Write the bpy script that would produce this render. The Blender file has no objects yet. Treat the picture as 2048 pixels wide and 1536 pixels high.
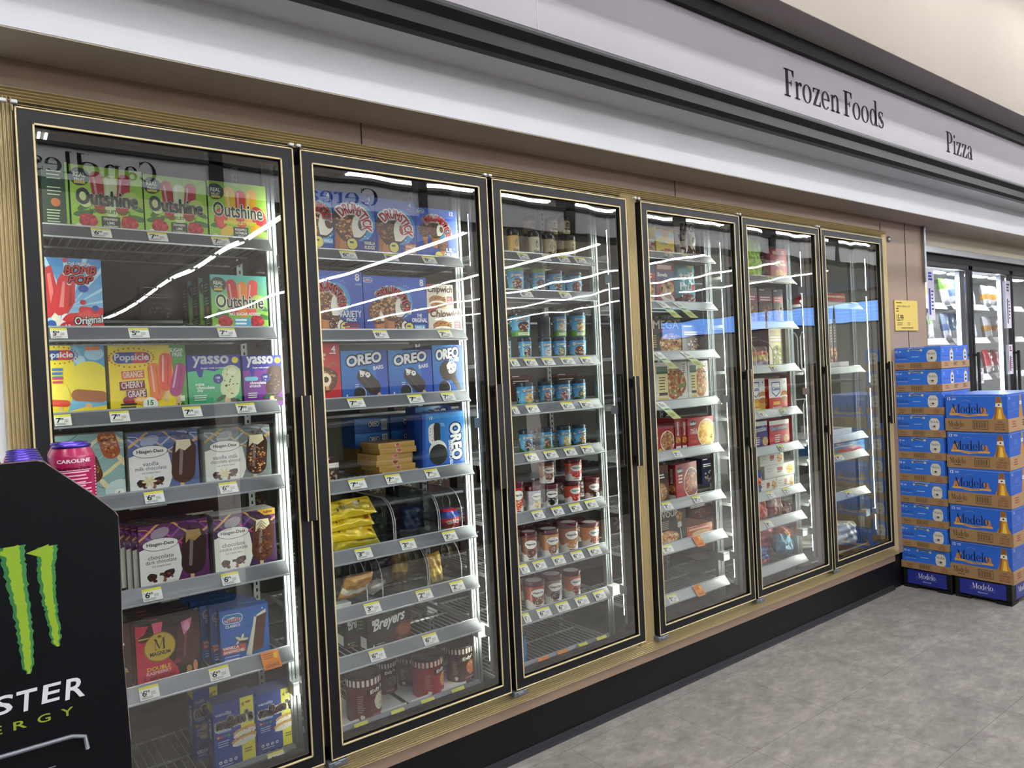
import bpy, math, random
from mathutils import Vector, Matrix
D = bpy.data
SC = bpy.context.scene
COL = SC.collection
# ---------------------------------------------------------------- camera
CAM = Vector((-0.13413424, -2.26893663, 1.55638))
YAW, PIT, ROL, FPX = 0.648971695, -0.0135930959, -0.0488479768, 1453.25845
_f = Vector((math.sin(YAW) * math.cos(PIT), math.cos(YAW) * math.cos(PIT), math.sin(PIT)))
_r = Vector((math.cos(YAW), -math.sin(YAW), 0))
_u = _r.cross(_f)
_r2 = math.cos(ROL) * _r + math.sin(ROL) * _u
_u2 = -math.sin(ROL) * _r + math.cos(ROL) * _u
cam_data = D.cameras.new('camera')
cam_data.sensor_width = 36
cam_data.lens = FPX / 2048 * 36
cam_data.clip_start = 0.02
cam_data.clip_end = 200
cam = D.objects.new('camera', cam_data)
COL.objects.link(cam)
cam.matrix_world = Matrix(((_r2.x, _u2.x, -_f.x, CAM.x), (_r2.y, _u2.y, -_f.y, CAM.y), (_r2.z, _u2.z, -_f.z, CAM.z), (0, 0, 0, 1)))
SC.camera = cam


def at(px, py, ax, val):
    """the place where the sight line of a pixel meets the plane axis = val"""
    d = _f + (px - 1024) / FPX * _r2 - (py - 768) / FPX * _u2
    return CAM + d * ((val - CAM[ax]) / d[ax])


# ---------------------------------------------------------------- world, exposure
w = D.worlds.new('sky')
SC.world = w
w.use_nodes = True
w.node_tree.nodes['Background'].inputs[0].default_value = (0.16, 0.38, 0.95, 1)
w.node_tree.nodes['Background'].inputs[1].default_value = 3.6
SC.view_settings.view_transform = 'Standard'
SC.view_settings.look = 'None'
SC.view_settings.exposure = 0.0
SC.view_settings.gamma = 1.0
SC.cycles.use_denoising = True
SC.cycles.max_bounces = 8
SC.cycles.diffuse_bounces = 3
SC.cycles.glossy_bounces = 3
SC.cycles.transmission_bounces = 4
SC.cycles.transparent_max_bounces = 12
SC.cycles.caustics_reflective = False
SC.cycles.caustics_refractive = False
SC.cycles.sample_clamp_indirect = 4
E_CEIL = 125.0
E_SOFT = 95.0      # ceiling tubes
E_LED = 17.0
E_LED_DIM = 9.0       # freezer door lamps
E_COOL = 80.0      # bright cooler lamps


# ---------------------------------------------------------------- colour and materials
def lin(h):
    if not isinstance(h, str):
        return tuple(h) + (1.0,) if len(h) == 3 else tuple(h)
    h = h.lstrip('#')
    o = []
    for i in (0, 2, 4):
        c = int(h[i:i + 2], 16) / 255
        o.append(c / 12.92 if c <= 0.04045 else ((c + 0.055) / 1.055) ** 2.4)
    return tuple(o) + (1.0,)


def mix(a, b, t):
    a, b = lin(a), lin(b)
    return tuple(a[i] * (1 - t) + b[i] * t for i in range(3)) + (1.0,)


MATS = {}


def mat(name, col=None, rough=.5, metal=0., spec=.5, coat=0., emit=None, es=0., attr=False, bump=0., bscale=60, vary=0., vscale=8, alpha=1., stretch=None):
    m = D.materials.new(name)
    m.use_nodes = True
    nt = m.node_tree
    b = nt.nodes['Principled BSDF']
    b.inputs['Roughness'].default_value = rough
    b.inputs['Metallic'].default_value = metal
    b.inputs['Specular IOR Level'].default_value = spec
    b.inputs['Coat Weight'].default_value = coat
    b.inputs['Coat Roughness'].default_value = .12
    if attr:
        a = nt.nodes.new('ShaderNodeAttribute')
        a.attribute_name = 'Col'
        nt.links.new(a.outputs['Color'], b.inputs['Base Color'])
    else:
        b.inputs['Base Color'].default_value = lin(col)
    if emit:
        b.inputs['Emission Color'].default_value = lin(emit)
        b.inputs['Emission Strength'].default_value = es
    if vary or bump:
        tc = nt.nodes.new('ShaderNodeTexCoord')
        mp = nt.nodes.new('ShaderNodeMapping')
        nt.links.new(tc.outputs['Object'], mp.inputs[0])
        if stretch:
            mp.inputs['Scale'].default_value = stretch
        if vary:
            n = nt.nodes.new('ShaderNodeTexNoise')
            n.inputs['Scale'].default_value = vscale
            n.inputs['Detail'].default_value = 5
            nt.links.new(mp.outputs[0], n.inputs['Vector'])
            hs = nt.nodes.new('ShaderNodeMix')
            hs.data_type = 'RGBA'
            hs.blend_type = 'MULTIPLY'
            hs.inputs[0].default_value = 1
            rp = nt.nodes.new('ShaderNodeValToRGB')
            rp.color_ramp.elements[0].position = .3
            rp.color_ramp.elements[1].position = .7
            rp.color_ramp.elements[0].color = (1 - vary, 1 - vary, 1 - vary, 1)
            nt.links.new(n.outputs[0], rp.inputs[0])
            nt.links.new(rp.outputs[0], hs.inputs[7])
            hs.inputs[6].default_value = lin(col) if col else (1, 1, 1, 1)
            if attr:
                nt.links.new(a.outputs['Color'], hs.inputs[6])
            nt.links.new(hs.outputs[2], b.inputs['Base Color'])
        if bump:
            n2 = nt.nodes.new('ShaderNodeTexNoise')
            n2.inputs['Scale'].default_value = bscale
            n2.inputs['Detail'].default_value = 3
            nt.links.new(mp.outputs[0], n2.inputs['Vector'])
            bp = nt.nodes.new('ShaderNodeBump')
            bp.inputs['Strength'].default_value = bump
            bp.inputs['Distance'].default_value = .01
            nt.links.new(n2.outputs[0], bp.inputs['Height'])
            nt.links.new(bp.outputs[0], b.inputs['Normal'])
    MATS[name] = m
    return m


M = MATS
mat('printed_card', attr=True, rough=.42, spec=.45, coat=.15)
mat('printed_matt', attr=True, rough=.75, spec=.3)
mat('printed_plastic', attr=True, rough=.25, spec=.5, coat=.2)
mat('printed_foil', attr=True, rough=.28, spec=.6, coat=.4, metal=.15, bump=.6, bscale=25)
mat('gold_trim', '#DFCC9C', rough=.42, metal=.35, vary=.04, vscale=3)
mat('gold_dull', '#AE9255', rough=.45, metal=.55, vary=.1, vscale=4)
mat('black_frame', '#0E1014', rough=.45, spec=.3, bump=.05, bscale=300)
mat('black_gap', '#050506', rough=.6, spec=.2)
mat('black_kick', '#0B0C0E', rough=.5, spec=.3, vary=.35, vscale=5)
mat('grey_vinyl', '#2A2C31', rough=.5)
mat('taupe_panel', '#A08876', rough=.5, spec=.4, vary=.08, vscale=2.5)
mat('taupe_soffit', '#B4A898', rough=.75, vary=.06, vscale=2)
mat('white_fascia', '#E4E6EA', rough=.6, vary=.03, vscale=1.5)
mat('grey_ledge', '#D0D1D1', rough=.6)
mat('gloss_black', '#0C0D10', rough=.48, spec=.28)
mat('sign_band', '#878087', rough=.55, vary=.05, vscale=2)
mat('cove_grey', '#A39C9A', rough=.7)
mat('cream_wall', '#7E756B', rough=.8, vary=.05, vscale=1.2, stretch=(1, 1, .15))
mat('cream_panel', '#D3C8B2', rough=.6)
mat('ceiling_white', '#C9C6C0', rough=.85)
mat('store_wall', '#8E8A86', rough=.85)
mat('store_dark', '#2B2927', rough=.8)
mat('letter_ink', '#121215', rough=.7, spec=.1)
mat('steel', '#A7ABAC', rough=.32, metal=.85, vary=.15, vscale=6, stretch=(1, 1, .3))
mat('alu_strip', '#AEB2B3', rough=.4, metal=.5, vary=.1, vscale=8)
mat('mullion_grey', '#B9B4AA', rough=.4, metal=.2, vary=.15, vscale=6, stretch=(1, 1, .3))
mat('wire', '#C9CBCB', rough=.35, metal=.5)
mat('rail_grey', '#6A6D73', rough=.3, spec=.6, metal=.25, vary=.1, vscale=9)
mat('rail_clear', '#C2C6C9', rough=.2, spec=.6, metal=.3)
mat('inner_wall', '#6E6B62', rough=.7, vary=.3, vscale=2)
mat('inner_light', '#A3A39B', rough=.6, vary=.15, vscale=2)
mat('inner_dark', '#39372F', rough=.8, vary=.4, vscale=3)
mat('white_plastic', '#E3E3DF', rough=.4)
mat('grey_hinge', '#70757C', rough=.4, metal=.4)
mat('led_lens', '#EFF3EA', rough=.3, emit='#F3F8EA', es=E_LED)
mat('led_lens_dim', '#EFF3EA', rough=.3, emit='#F3F8EA', es=E_LED_DIM)
mat('cool_lens', '#F2F5FA', rough=.3, emit='#F2F6FF', es=E_COOL)
mat('ceiling_tube', '#FFFFFF', rough=.4, emit='#FCFCFF', es=E_CEIL)
mat('ceiling_tube_soft', '#FFFFFF', rough=.4, emit='#FCFCFF', es=E_SOFT)
mat('fill_tube_low', '#FFFFFF', rough=.4, emit='#FCFCFF', es=30)  # weak tubes, used only in the added aisle lamps
mat('cooler_white', '#DADDDC', rough=.5)
mat('can_pink', '#C51F5E', rough=.25, metal=.5, coat=.4)
mat('can_lid', '#4B3AA0', rough=.25, metal=.8)
mat('kraft', attr=True, rough=.8, spec=.25)
mat('letter_green', '#8CC63F', rough=.5)


def glass(name, base, tint=(1, 1, 1), warp=0., wscale=2.5, rough=0.0):
    m = D.materials.new(name)
    m.use_nodes = True
    nt = m.node_tree
    nt.nodes.clear()
    N = nt.nodes.new
    out = N('ShaderNodeOutputMaterial')
    mx = N('ShaderNodeMixShader')
    tr = N('ShaderNodeBsdfTransparent')
    tr.inputs[0].default_value = tint + (1,)
    gl = N('ShaderNodeBsdfGlossy')
    gl.inputs['Roughness'].default_value = rough
    fr = N('ShaderNodeFresnel')
    fr.inputs[0].default_value = 1.5
    geo = N('ShaderNodeNewGeometry')
    a = N('ShaderNodeMath')
    a.operation = 'MULTIPLY_ADD'
    a.inputs[1].default_value = 2.4
    a.inputs[2].default_value = base
    inv = N('ShaderNodeMath')
    inv.operation = 'SUBTRACT'
    inv.inputs[0].default_value = 1
    m2 = N('ShaderNodeMath')
    m2.operation = 'MULTIPLY'
    L = nt.links.new
    L(geo.outputs['Backfacing'], inv.inputs[1])
    L(fr.outputs[0], a.inputs[0])
    L(a.outputs[0], m2.inputs[0])
    L(inv.outputs[0], m2.inputs[1])
    L(m2.outputs[0], mx.inputs[0])
    L(tr.outputs[0], mx.inputs[1])
    L(gl.outputs[0], mx.inputs[2])
    L(mx.outputs[0], out.inputs[0])
    if warp:
        tc = N('ShaderNodeTexCoord')
        mp = N('ShaderNodeMapping')
        mp.inputs['Scale'].default_value = (1.6, 1, .8)
        n = N('ShaderNodeTexNoise')
        n.inputs['Scale'].default_value = wscale
        n.inputs['Detail'].default_value = 1
        b = N('ShaderNodeBump')
        b.inputs['Strength'].default_value = 1
        b.inputs['Distance'].default_value = warp
        L(tc.outputs['Object'], mp.inputs[0])
        L(mp.outputs[0], n.inputs['Vector'])
        L(n.outputs[0], b.inputs['Height'])
        L(b.outputs[0], gl.inputs['Normal'])
    MATS[name] = m
    return m


glass('door_glass', .14, (.97, .985, .98), warp=.0011)
glass('acrylic', .05, (.9, .92, .92), warp=.002, wscale=20, rough=.06)
glass('window_glass', .02)


def floor_material():
    m = D.materials.new('vinyl_floor')
    m.use_nodes = True
    nt = m.node_tree
    N, L = nt.nodes.new, nt.links.new
    b = nt.nodes['Principled BSDF']
    tc = N('ShaderNodeTexCoord')
    mp = N('ShaderNodeMapping')
    mp.inputs['Scale'].default_value = (1, 1.7, 1)
    L(tc.outputs['Object'], mp.inputs[0])
    n1 = N('ShaderNodeTexNoise'); n1.inputs['Scale'].default_value = 5.5; n1.inputs['Detail'].default_value = 6; n1.inputs['Roughness'].default_value = .62
    n2 = N('ShaderNodeTexNoise'); n2.inputs['Scale'].default_value = 17; n2.inputs['Detail'].default_value = 8; n2.inputs['Roughness'].default_value = .7; n2.inputs['Distortion'].default_value = .4
    L(mp.outputs[0], n1.inputs['Vector']); L(mp.outputs[0], n2.inputs['Vector'])
    ad = N('ShaderNodeMath'); ad.operation = 'ADD'
    L(n1.outputs[0], ad.inputs[0]); L(n2.outputs[0], ad.inputs[1])
    ml = N('ShaderNodeMath'); ml.operation = 'MULTIPLY'; ml.inputs[1].default_value = .5
    L(ad.outputs[0], ml.inputs[0])
    rp = N('ShaderNodeValToRGB')
    e = rp.color_ramp.elements
    e[0].position = .38; e[0].color = lin('#78736E')
    e[1].position = .66; e[1].color = lin('#AAA39C')
    k = rp.color_ramp.elements.new(.5); k.color = lin('#8C8781')
    L(ml.outputs[0], rp.inputs[0])
    # joints between the tiles
    br = N('ShaderNodeTexBrick')
    br.offset = 0
    br.inputs['Scale'].default_value = 1
    br.inputs['Brick Width'].default_value = .533
    br.inputs['Row Height'].default_value = .517
    br.inputs['Mortar Size'].default_value = .0016
    br.inputs['Mortar Smooth'].default_value = .2
    br.inputs['Color1'].default_value = (1, 1, 1, 1)
    br.inputs['Color2'].default_value = (.93, .93, .93, 1)
    br.inputs['Mortar'].default_value = (.5, .5, .5, 1)
    mp2 = N('ShaderNodeMapping')
    mp2.inputs['Location'].default_value = (-1.80 + .533 * 8, .513 + .517 * 80, 0)
    L(tc.outputs['Object'], mp2.inputs[0]); L(mp2.outputs[0], br.inputs['Vector'])
    mx = N('ShaderNodeMix'); mx.data_type = 'RGBA'; mx.blend_type = 'MULTIPLY'; mx.inputs[0].default_value = 1
    L(rp.outputs[0], mx.inputs[6]); L(br.outputs[0], mx.inputs[7])
    L(mx.outputs[2], b.inputs['Base Color'])
    b.inputs['Roughness'].default_value = .42
    b.inputs['Specular IOR Level'].default_value = .35
    bp = N('ShaderNodeBump'); bp.inputs['Strength'].default_value = .12; bp.inputs['Distance'].default_value = .004
    L(n2.outputs[0], bp.inputs['Height']); L(bp.outputs[0], b.inputs['Normal'])
    MATS['vinyl_floor'] = m


floor_material()


# ---------------------------------------------------------------- geometry helpers
class Geo:
    def __init__(s):
        s.v, s.f, s.c, s.sm = [], [], [], []

    def face(s, pts, col='#808080', smooth=False):
        n = len(s.v)
        s.v += [tuple(p) for p in pts]
        s.f.append(tuple(range(n, n + len(pts))))
        s.c.append(col if isinstance(col, tuple) else lin(col))
        s.sm.append(smooth)

    def mesh(s, verts, faces, col='#808080', smooth=False):
        n = len(s.v)
        s.v += [tuple(p) for p in verts]
        for i, f in enumerate(faces):
            s.f.append(tuple(n + k for k in f))
            c = col[i] if isinstance(col, list) else col
            s.c.append(c if isinstance(c, tuple) else lin(c))
            s.sm.append(smooth)

    def box(s, x0, x1, y0, y1, z0, z1, col='#808080', cols=None):
        v = [(x, y, z) for z in (z0, z1) for y in (y0, y1) for x in (x0, x1)]
        f = [(0, 1, 5, 4), (2, 0, 4, 6), (1, 3, 7, 5), (3, 2, 6, 7), (4, 5, 7, 6), (2, 3, 1, 0)]  # front left right back top bottom
        s.mesh(v, f, [cols.get(n, col) for n in ('front', 'left', 'right', 'back', 'top', 'bottom')] if cols else col)

    def bbox(s, x0, x1, y0, y1, z0, z1, b=.002, col='#808080'):
        """box with its edges cut"""
        sx, sy, sz = (x1 - x0) / 2, (y1 - y0) / 2, (z1 - z0) / 2
        b = min(b, sx * .8, sy * .8, sz * .8)
        cx, cy, cz = (x0 + x1) / 2, (y0 + y1) / 2, (z0 + z1) / 2
        P = {}
        vs = []
        for i in (-1, 1):
            for j in (-1, 1):
                for k in (-1, 1):
                    for ax in range(3):
                        d = [sx - b, sy - b, sz - b]
                        d[ax] += b
                        P[(i, j, k, ax)] = len(vs)
                        vs.append((cx + i * d[0], cy + j * d[1], cz + k * d[2]))
        fs = []
        for ax in range(3):
            o = [a for a in range(3) if a != ax]
            for sg in (-1, 1):
                q = []
                for a, c in ((-1, -1), (1, -1), (1, 1), (-1, 1)):
                    key = [0, 0, 0]
                    key[ax] = sg; key[o[0]] = a; key[o[1]] = c
                    q.append(P[tuple(key) + (ax,)])
                if (sg > 0) == (ax == 1):
                    q.reverse()
                fs.append(tuple(q))
        for ax in range(3):
            o = [a for a in range(3) if a != ax]
            for a in (-1, 1):
                for c in (-1, 1):
                    k1 = [0, 0, 0]; k2 = [0, 0, 0]
                    k1[o[0]] = k2[o[0]] = a; k1[o[1]] = k2[o[1]] = c
                    k1[ax] = -1; k2[ax] = 1
                    fs.append((P[tuple(k1) + (o[0],)], P[tuple(k2) + (o[0],)], P[tuple(k2) + (o[1],)], P[tuple(k1) + (o[1],)]))
        for i in (-1, 1):
            for j in (-1, 1):
                for k in (-1, 1):
                    fs.append((P[(i, j, k, 0)], P[(i, j, k, 1)], P[(i, j, k, 2)]))
        s.mesh(vs, fs, col)
        return s

    def tube(s, pts, r, n=6, col='#808080', closed=False):
        pts = [Vector(p) for p in pts]
        rings = []
        m = len(pts)
        for i, p in enumerate(pts):
            a = pts[(i - 1) % m] if (i > 0 or closed) else p
            b = pts[(i + 1) % m] if (i < m - 1 or closed) else p
            t = (b - a).normalized()
            up = Vector((0, 0, 1)) if abs(t.z) < .9 else Vector((1, 0, 0))
            q = t.cross(up).normalized()
            w_ = q.cross(t)
            rings.append([p + r * (math.cos(2 * math.pi * k / n + .4) * q + math.sin(2 * math.pi * k / n + .4) * w_) for k in range(n)])
        vs = [x for rg in rings for x in rg]
        fs = []
        for i in range(m if closed else m - 1):
            j = (i + 1) % m
            for k in range(n):
                l = (k + 1) % n
                fs.append((i * n + k, i * n + l, j * n + l, j * n + k))
        if not closed:
            fs.append(tuple(range(n))); fs.append(tuple((m - 1) * n + k for k in reversed(range(n))))
        s.mesh(vs, fs, col, True)

    def lathe(s, prof, n=28, col='#808080', cx=0, cy=0, cols=None):
        vs = [(cx + r * math.cos(2 * math.pi * k / n), cy + r * math.sin(2 * math.pi * k / n), z) for r, z in prof for k in range(n)]
        fs, cc = [], []
        for i in range(len(prof) - 1):
            for k in range(n):
                l = (k + 1) % n
                fs.append((i * n + k, i * n + l, (i + 1) * n + l, (i + 1) * n + k))
                cc.append(cols[i] if cols else col)
        s.mesh(vs, fs, cc, True)
        s.mesh(vs[:n], [tuple(reversed(range(n)))], cc[0])
        s.mesh(vs[-n:], [tuple(range(n))], cc[-1])

    def extrude_x(s, prof, x0, x1, col='#808080', cap=True):
        """closed profile of (y,z) drawn out along x"""
        n = len(prof)
        vs = [(x0, y, z) for y, z in prof] + [(x1, y, z) for y, z in prof]
        fs = [(i, (i + 1) % n, n + (i + 1) % n, n + i) for i in range(n)]
        if cap:
            fs += [tuple(reversed(range(n))), tuple(range(n, 2 * n))]
        s.mesh(vs, fs, col)

    def art(s, art, fn):
        for pts, k, c in art.P:
            s.face([fn(u, v, k) for u, v in pts], c)

    def build(s, name, m, parent=None, loc=None, label=None, cat=None, group=None, kind=None, rot=None):
        me = D.meshes.new(name)
        me.from_pydata(s.v, [], s.f)
        me.polygons.foreach_set('use_smooth', s.sm)
        if m in ('printed_card', 'printed_matt', 'printed_plastic', 'printed_foil', 'kraft'):
            a = me.attributes.new('Col', 'FLOAT_COLOR', 'CORNER')
            buf = []
            for f, c in zip(s.f, s.c):
                buf += list(c) * len(f)
            a.data.foreach_set('color', buf)
        me.materials.append(M[m])
        me.update()
        o = D.objects.new(name, me)
        COL.objects.link(o)
        if parent:
            o.parent = parent
        if loc is not None:
            o.location = loc
        if rot is not None:
            o.rotation_euler = rot
        return tag(o, label, cat, group, kind)


def tag(o, label=None, cat=None, group=None, kind=None):
    if label: o['label'] = label
    if cat: o['category'] = cat
    if group: o['group'] = group
    if kind: o['kind'] = kind
    return o


def thing(name, loc, label, cat, group=None, rot=None):
    o = D.objects.new(name, None)
    COL.objects.link(o)
    o.empty_display_size = .05
    o.location = loc
    if rot: o.rotation_euler = rot
    return tag(o, label, cat, group)


def dup(o, dl=(0, 0, 0), label=None, parent=None):
    c = o.copy()
    COL.objects.link(c)
    if parent:
        c.parent = parent
    else:
        c.location = Vector(o.location) + Vector(dl)
        if label: c['label'] = label
    for ch in list(o.children):
        dup(ch, parent=c)
    return c


# ---------------------------------------------------------------- letters
_txt = {}


def sans(t, off=0.0, slant=0.0):
    k = (t, round(off, 4), slant)
    if k not in _txt:
        cu = D.curves.new('t', 'FONT')
        cu.body = t
        cu.resolution_u = 3
        cu.offset = off
        cu.shear = slant
        o = D.objects.new('t', cu)
        me = o.to_mesh()
        vs = [(v.co.x, v.co.y) for v in me.vertices]
        fs = [tuple(p.vertices) for p in me.polygons]
        o.to_mesh_clear()
        D.objects.remove(o)
        D.curves.remove(cu)
        _txt[k] = (vs, fs)
    return _txt[k]


def ring(cx, cy, rx, ry, tx, ty, a0=0, a1=360, n=22):
    q = []
    for i in range(n):
        A = math.radians(a0 + (a1 - a0) * i / n)
        B = math.radians(a0 + (a1 - a0) * (i + 1) / n)
        q.append([(cx + rx * math.cos(A), cy + ry * math.sin(A)), (cx + rx * math.cos(B), cy + ry * math.sin(B)),
                  (cx + (rx - tx) * math.cos(B), cy + (ry - ty) * math.sin(B)), (cx + (rx - tx) * math.cos(A), cy + (ry - ty) * math.sin(A))])
    return q


def R_(x0, x1, y0, y1):
    return [(x0, y0), (x1, y0), (x1, y1), (x0, y1)]


def _disc(cx, cy, r, n=12):
    return [(cx + r * math.cos(2 * math.pi * i / n), cy + r * math.sin(2 * math.pi * i / n)) for i in range(n)]


S_ = .045


def serif_glyph(c):
    if c == 'F':
        return .6, [R_(.1, .25, 0, 1), R_(0, .36, 0, S_), R_(0, .58, 1 - S_, 1), [(.58, 1), (.58, .76), (.545, .76), (.46, .97)], R_(.25, .44, .49, .53), [(.44, .62), (.44, .4), (.41, .4), (.4, .51), (.41, .62)]]
    if c == 'P':
        return .64, [R_(.1, .25, 0, 1), R_(0, .36, 0, S_), R_(0, .34, 1 - S_, 1), R_(.25, .34, .45, .45 + S_)] + ring(.33, .725, .28, .275, .14, .035, -90, 90, 14)
    if c == 'C':
        return .76, ring(.4, .5, .4, .52, .14, .035, 42, 318, 24) + [R_(.66, .69, .68, .98), [(.66, .06), (.7, .2), (.66, .2)]]
    if c == 'M':
        return 1.0, [R_(.11, .145, 0, 1), R_(.76, .9, 0, 1), [(.05, 1), (.22, 1), (.5, .12), (.43, .02)], [(.43, .02), (.5, .12), (.8, 1), (.76, 1)], R_(.02, .24, 0, S_), R_(.68, .98, 0, S_), R_(.02, .2, 1 - S_, 1), R_(.78, .98, 1 - S_, 1)]
    if c == 'r':
        return .44, [R_(.08, .2, 0, .64), R_(0, .3, 0, S_), [(0, .6), (.08, .64), (.08, .6)], _disc(.37, .58, .062)] + ring(.34, .46, .16, .2, .05, .07, 60, 165, 8)
    if c == 'o':
        return .6, ring(.28, .33, .28, .35, .12, .028)
    if c == 'z':
        return .54, [R_(.04, .48, .62, .66), R_(.02, .5, 0, .04), [(.34, .63), (.48, .63), (.17, .03), (.02, .03)], [(.04, .66), (.04, .48), (.07, .48), (.14, .64)], [(.5, 0), (.5, .2), (.47, .2), (.38, .02)]]
    if c == 'e':
        return .56, ring(.27, .33, .27, .35, .12, .028, 0, 318, 20) + [R_(.1, .53, .34, .37)]
    if c == 'n':
        return .64, [R_(.08, .2, 0, .64), R_(.43, .55, 0, .46), R_(0, .28, 0, S_), R_(.35, .63, 0, S_), [(0, .6), (.08, .64), (.08, .6)]] + ring(.36, .45, .19, .23, .12, .05, 0, 150, 10)
    if c == 'd':
        return .64, ring(.26, .33, .26, .35, .12, .028) + [R_(.42, .54, 0, 1.05), R_(.34, .44, 1.015, 1.05), R_(.5, .62, 0, S_)]
    if c == 's':
        return .44, ring(.21, .5, .19, .18, .09, .035, 35, 250, 12) + ring(.21, .17, .2, .19, .09, .035, -150, 70, 12) + [[(.1, .44), (.2, .5), (.33, .22), (.25, .17)], R_(.35, .375, .5, .66), R_(.02, .045, 0, .18)]
    if c == 'i':
        return .28, [R_(.08, .2, 0, .64), R_(0, .28, 0, S_), [(0, .6), (.08, .64), (.08, .6)], _disc(.14, .87, .075)]
    if c == 'a':
        return .54, [R_(.33, .45, 0, .5), [(.45, 0), (.52, .03), (.52, .07), (.45, .06)], _disc(.08, .53, .055)] + ring(.24, .48, .21, .2, .1, .04, 0, 160, 10) + ring(.2, .18, .19, .19, .1, .03)
    if c == 'l':
        return .3, [R_(.09, .21, 0, 1.05), R_(0, .3, 0, S_), R_(.02, .1, 1.01, 1.05)]
    return .22, []


def serif(t):
    k = ('serif', t)
    if k not in _txt:
        x, vs, fs = 0, [], []
        for c in t:
            adv, polys = serif_glyph(c)
            for p in polys:
                n = len(vs)
                vs += [(x + a, b) for a, b in p]
                fs.append(tuple(range(n, n + len(p))))
            x += adv + .03
        _txt[k] = (vs, fs)
    return _txt[k]


# ---------------------------------------------------------------- flat print
def clip(pts, axis, lim, keep_less):
    out = []
    n = len(pts)
    for i in range(n):
        a, b = pts[i], pts[(i + 1) % n]
        ia = (a[axis] <= lim) if keep_less else (a[axis] >= lim)
        ib = (b[axis] <= lim) if keep_less else (b[axis] >= lim)
        if ia:
            out.append(a)
        if ia != ib:
            t = (lim - a[axis]) / (b[axis] - a[axis])
            out.append((a[0] + t * (b[0] - a[0]), a[1] + t * (b[1] - a[1])))
    return out


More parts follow.
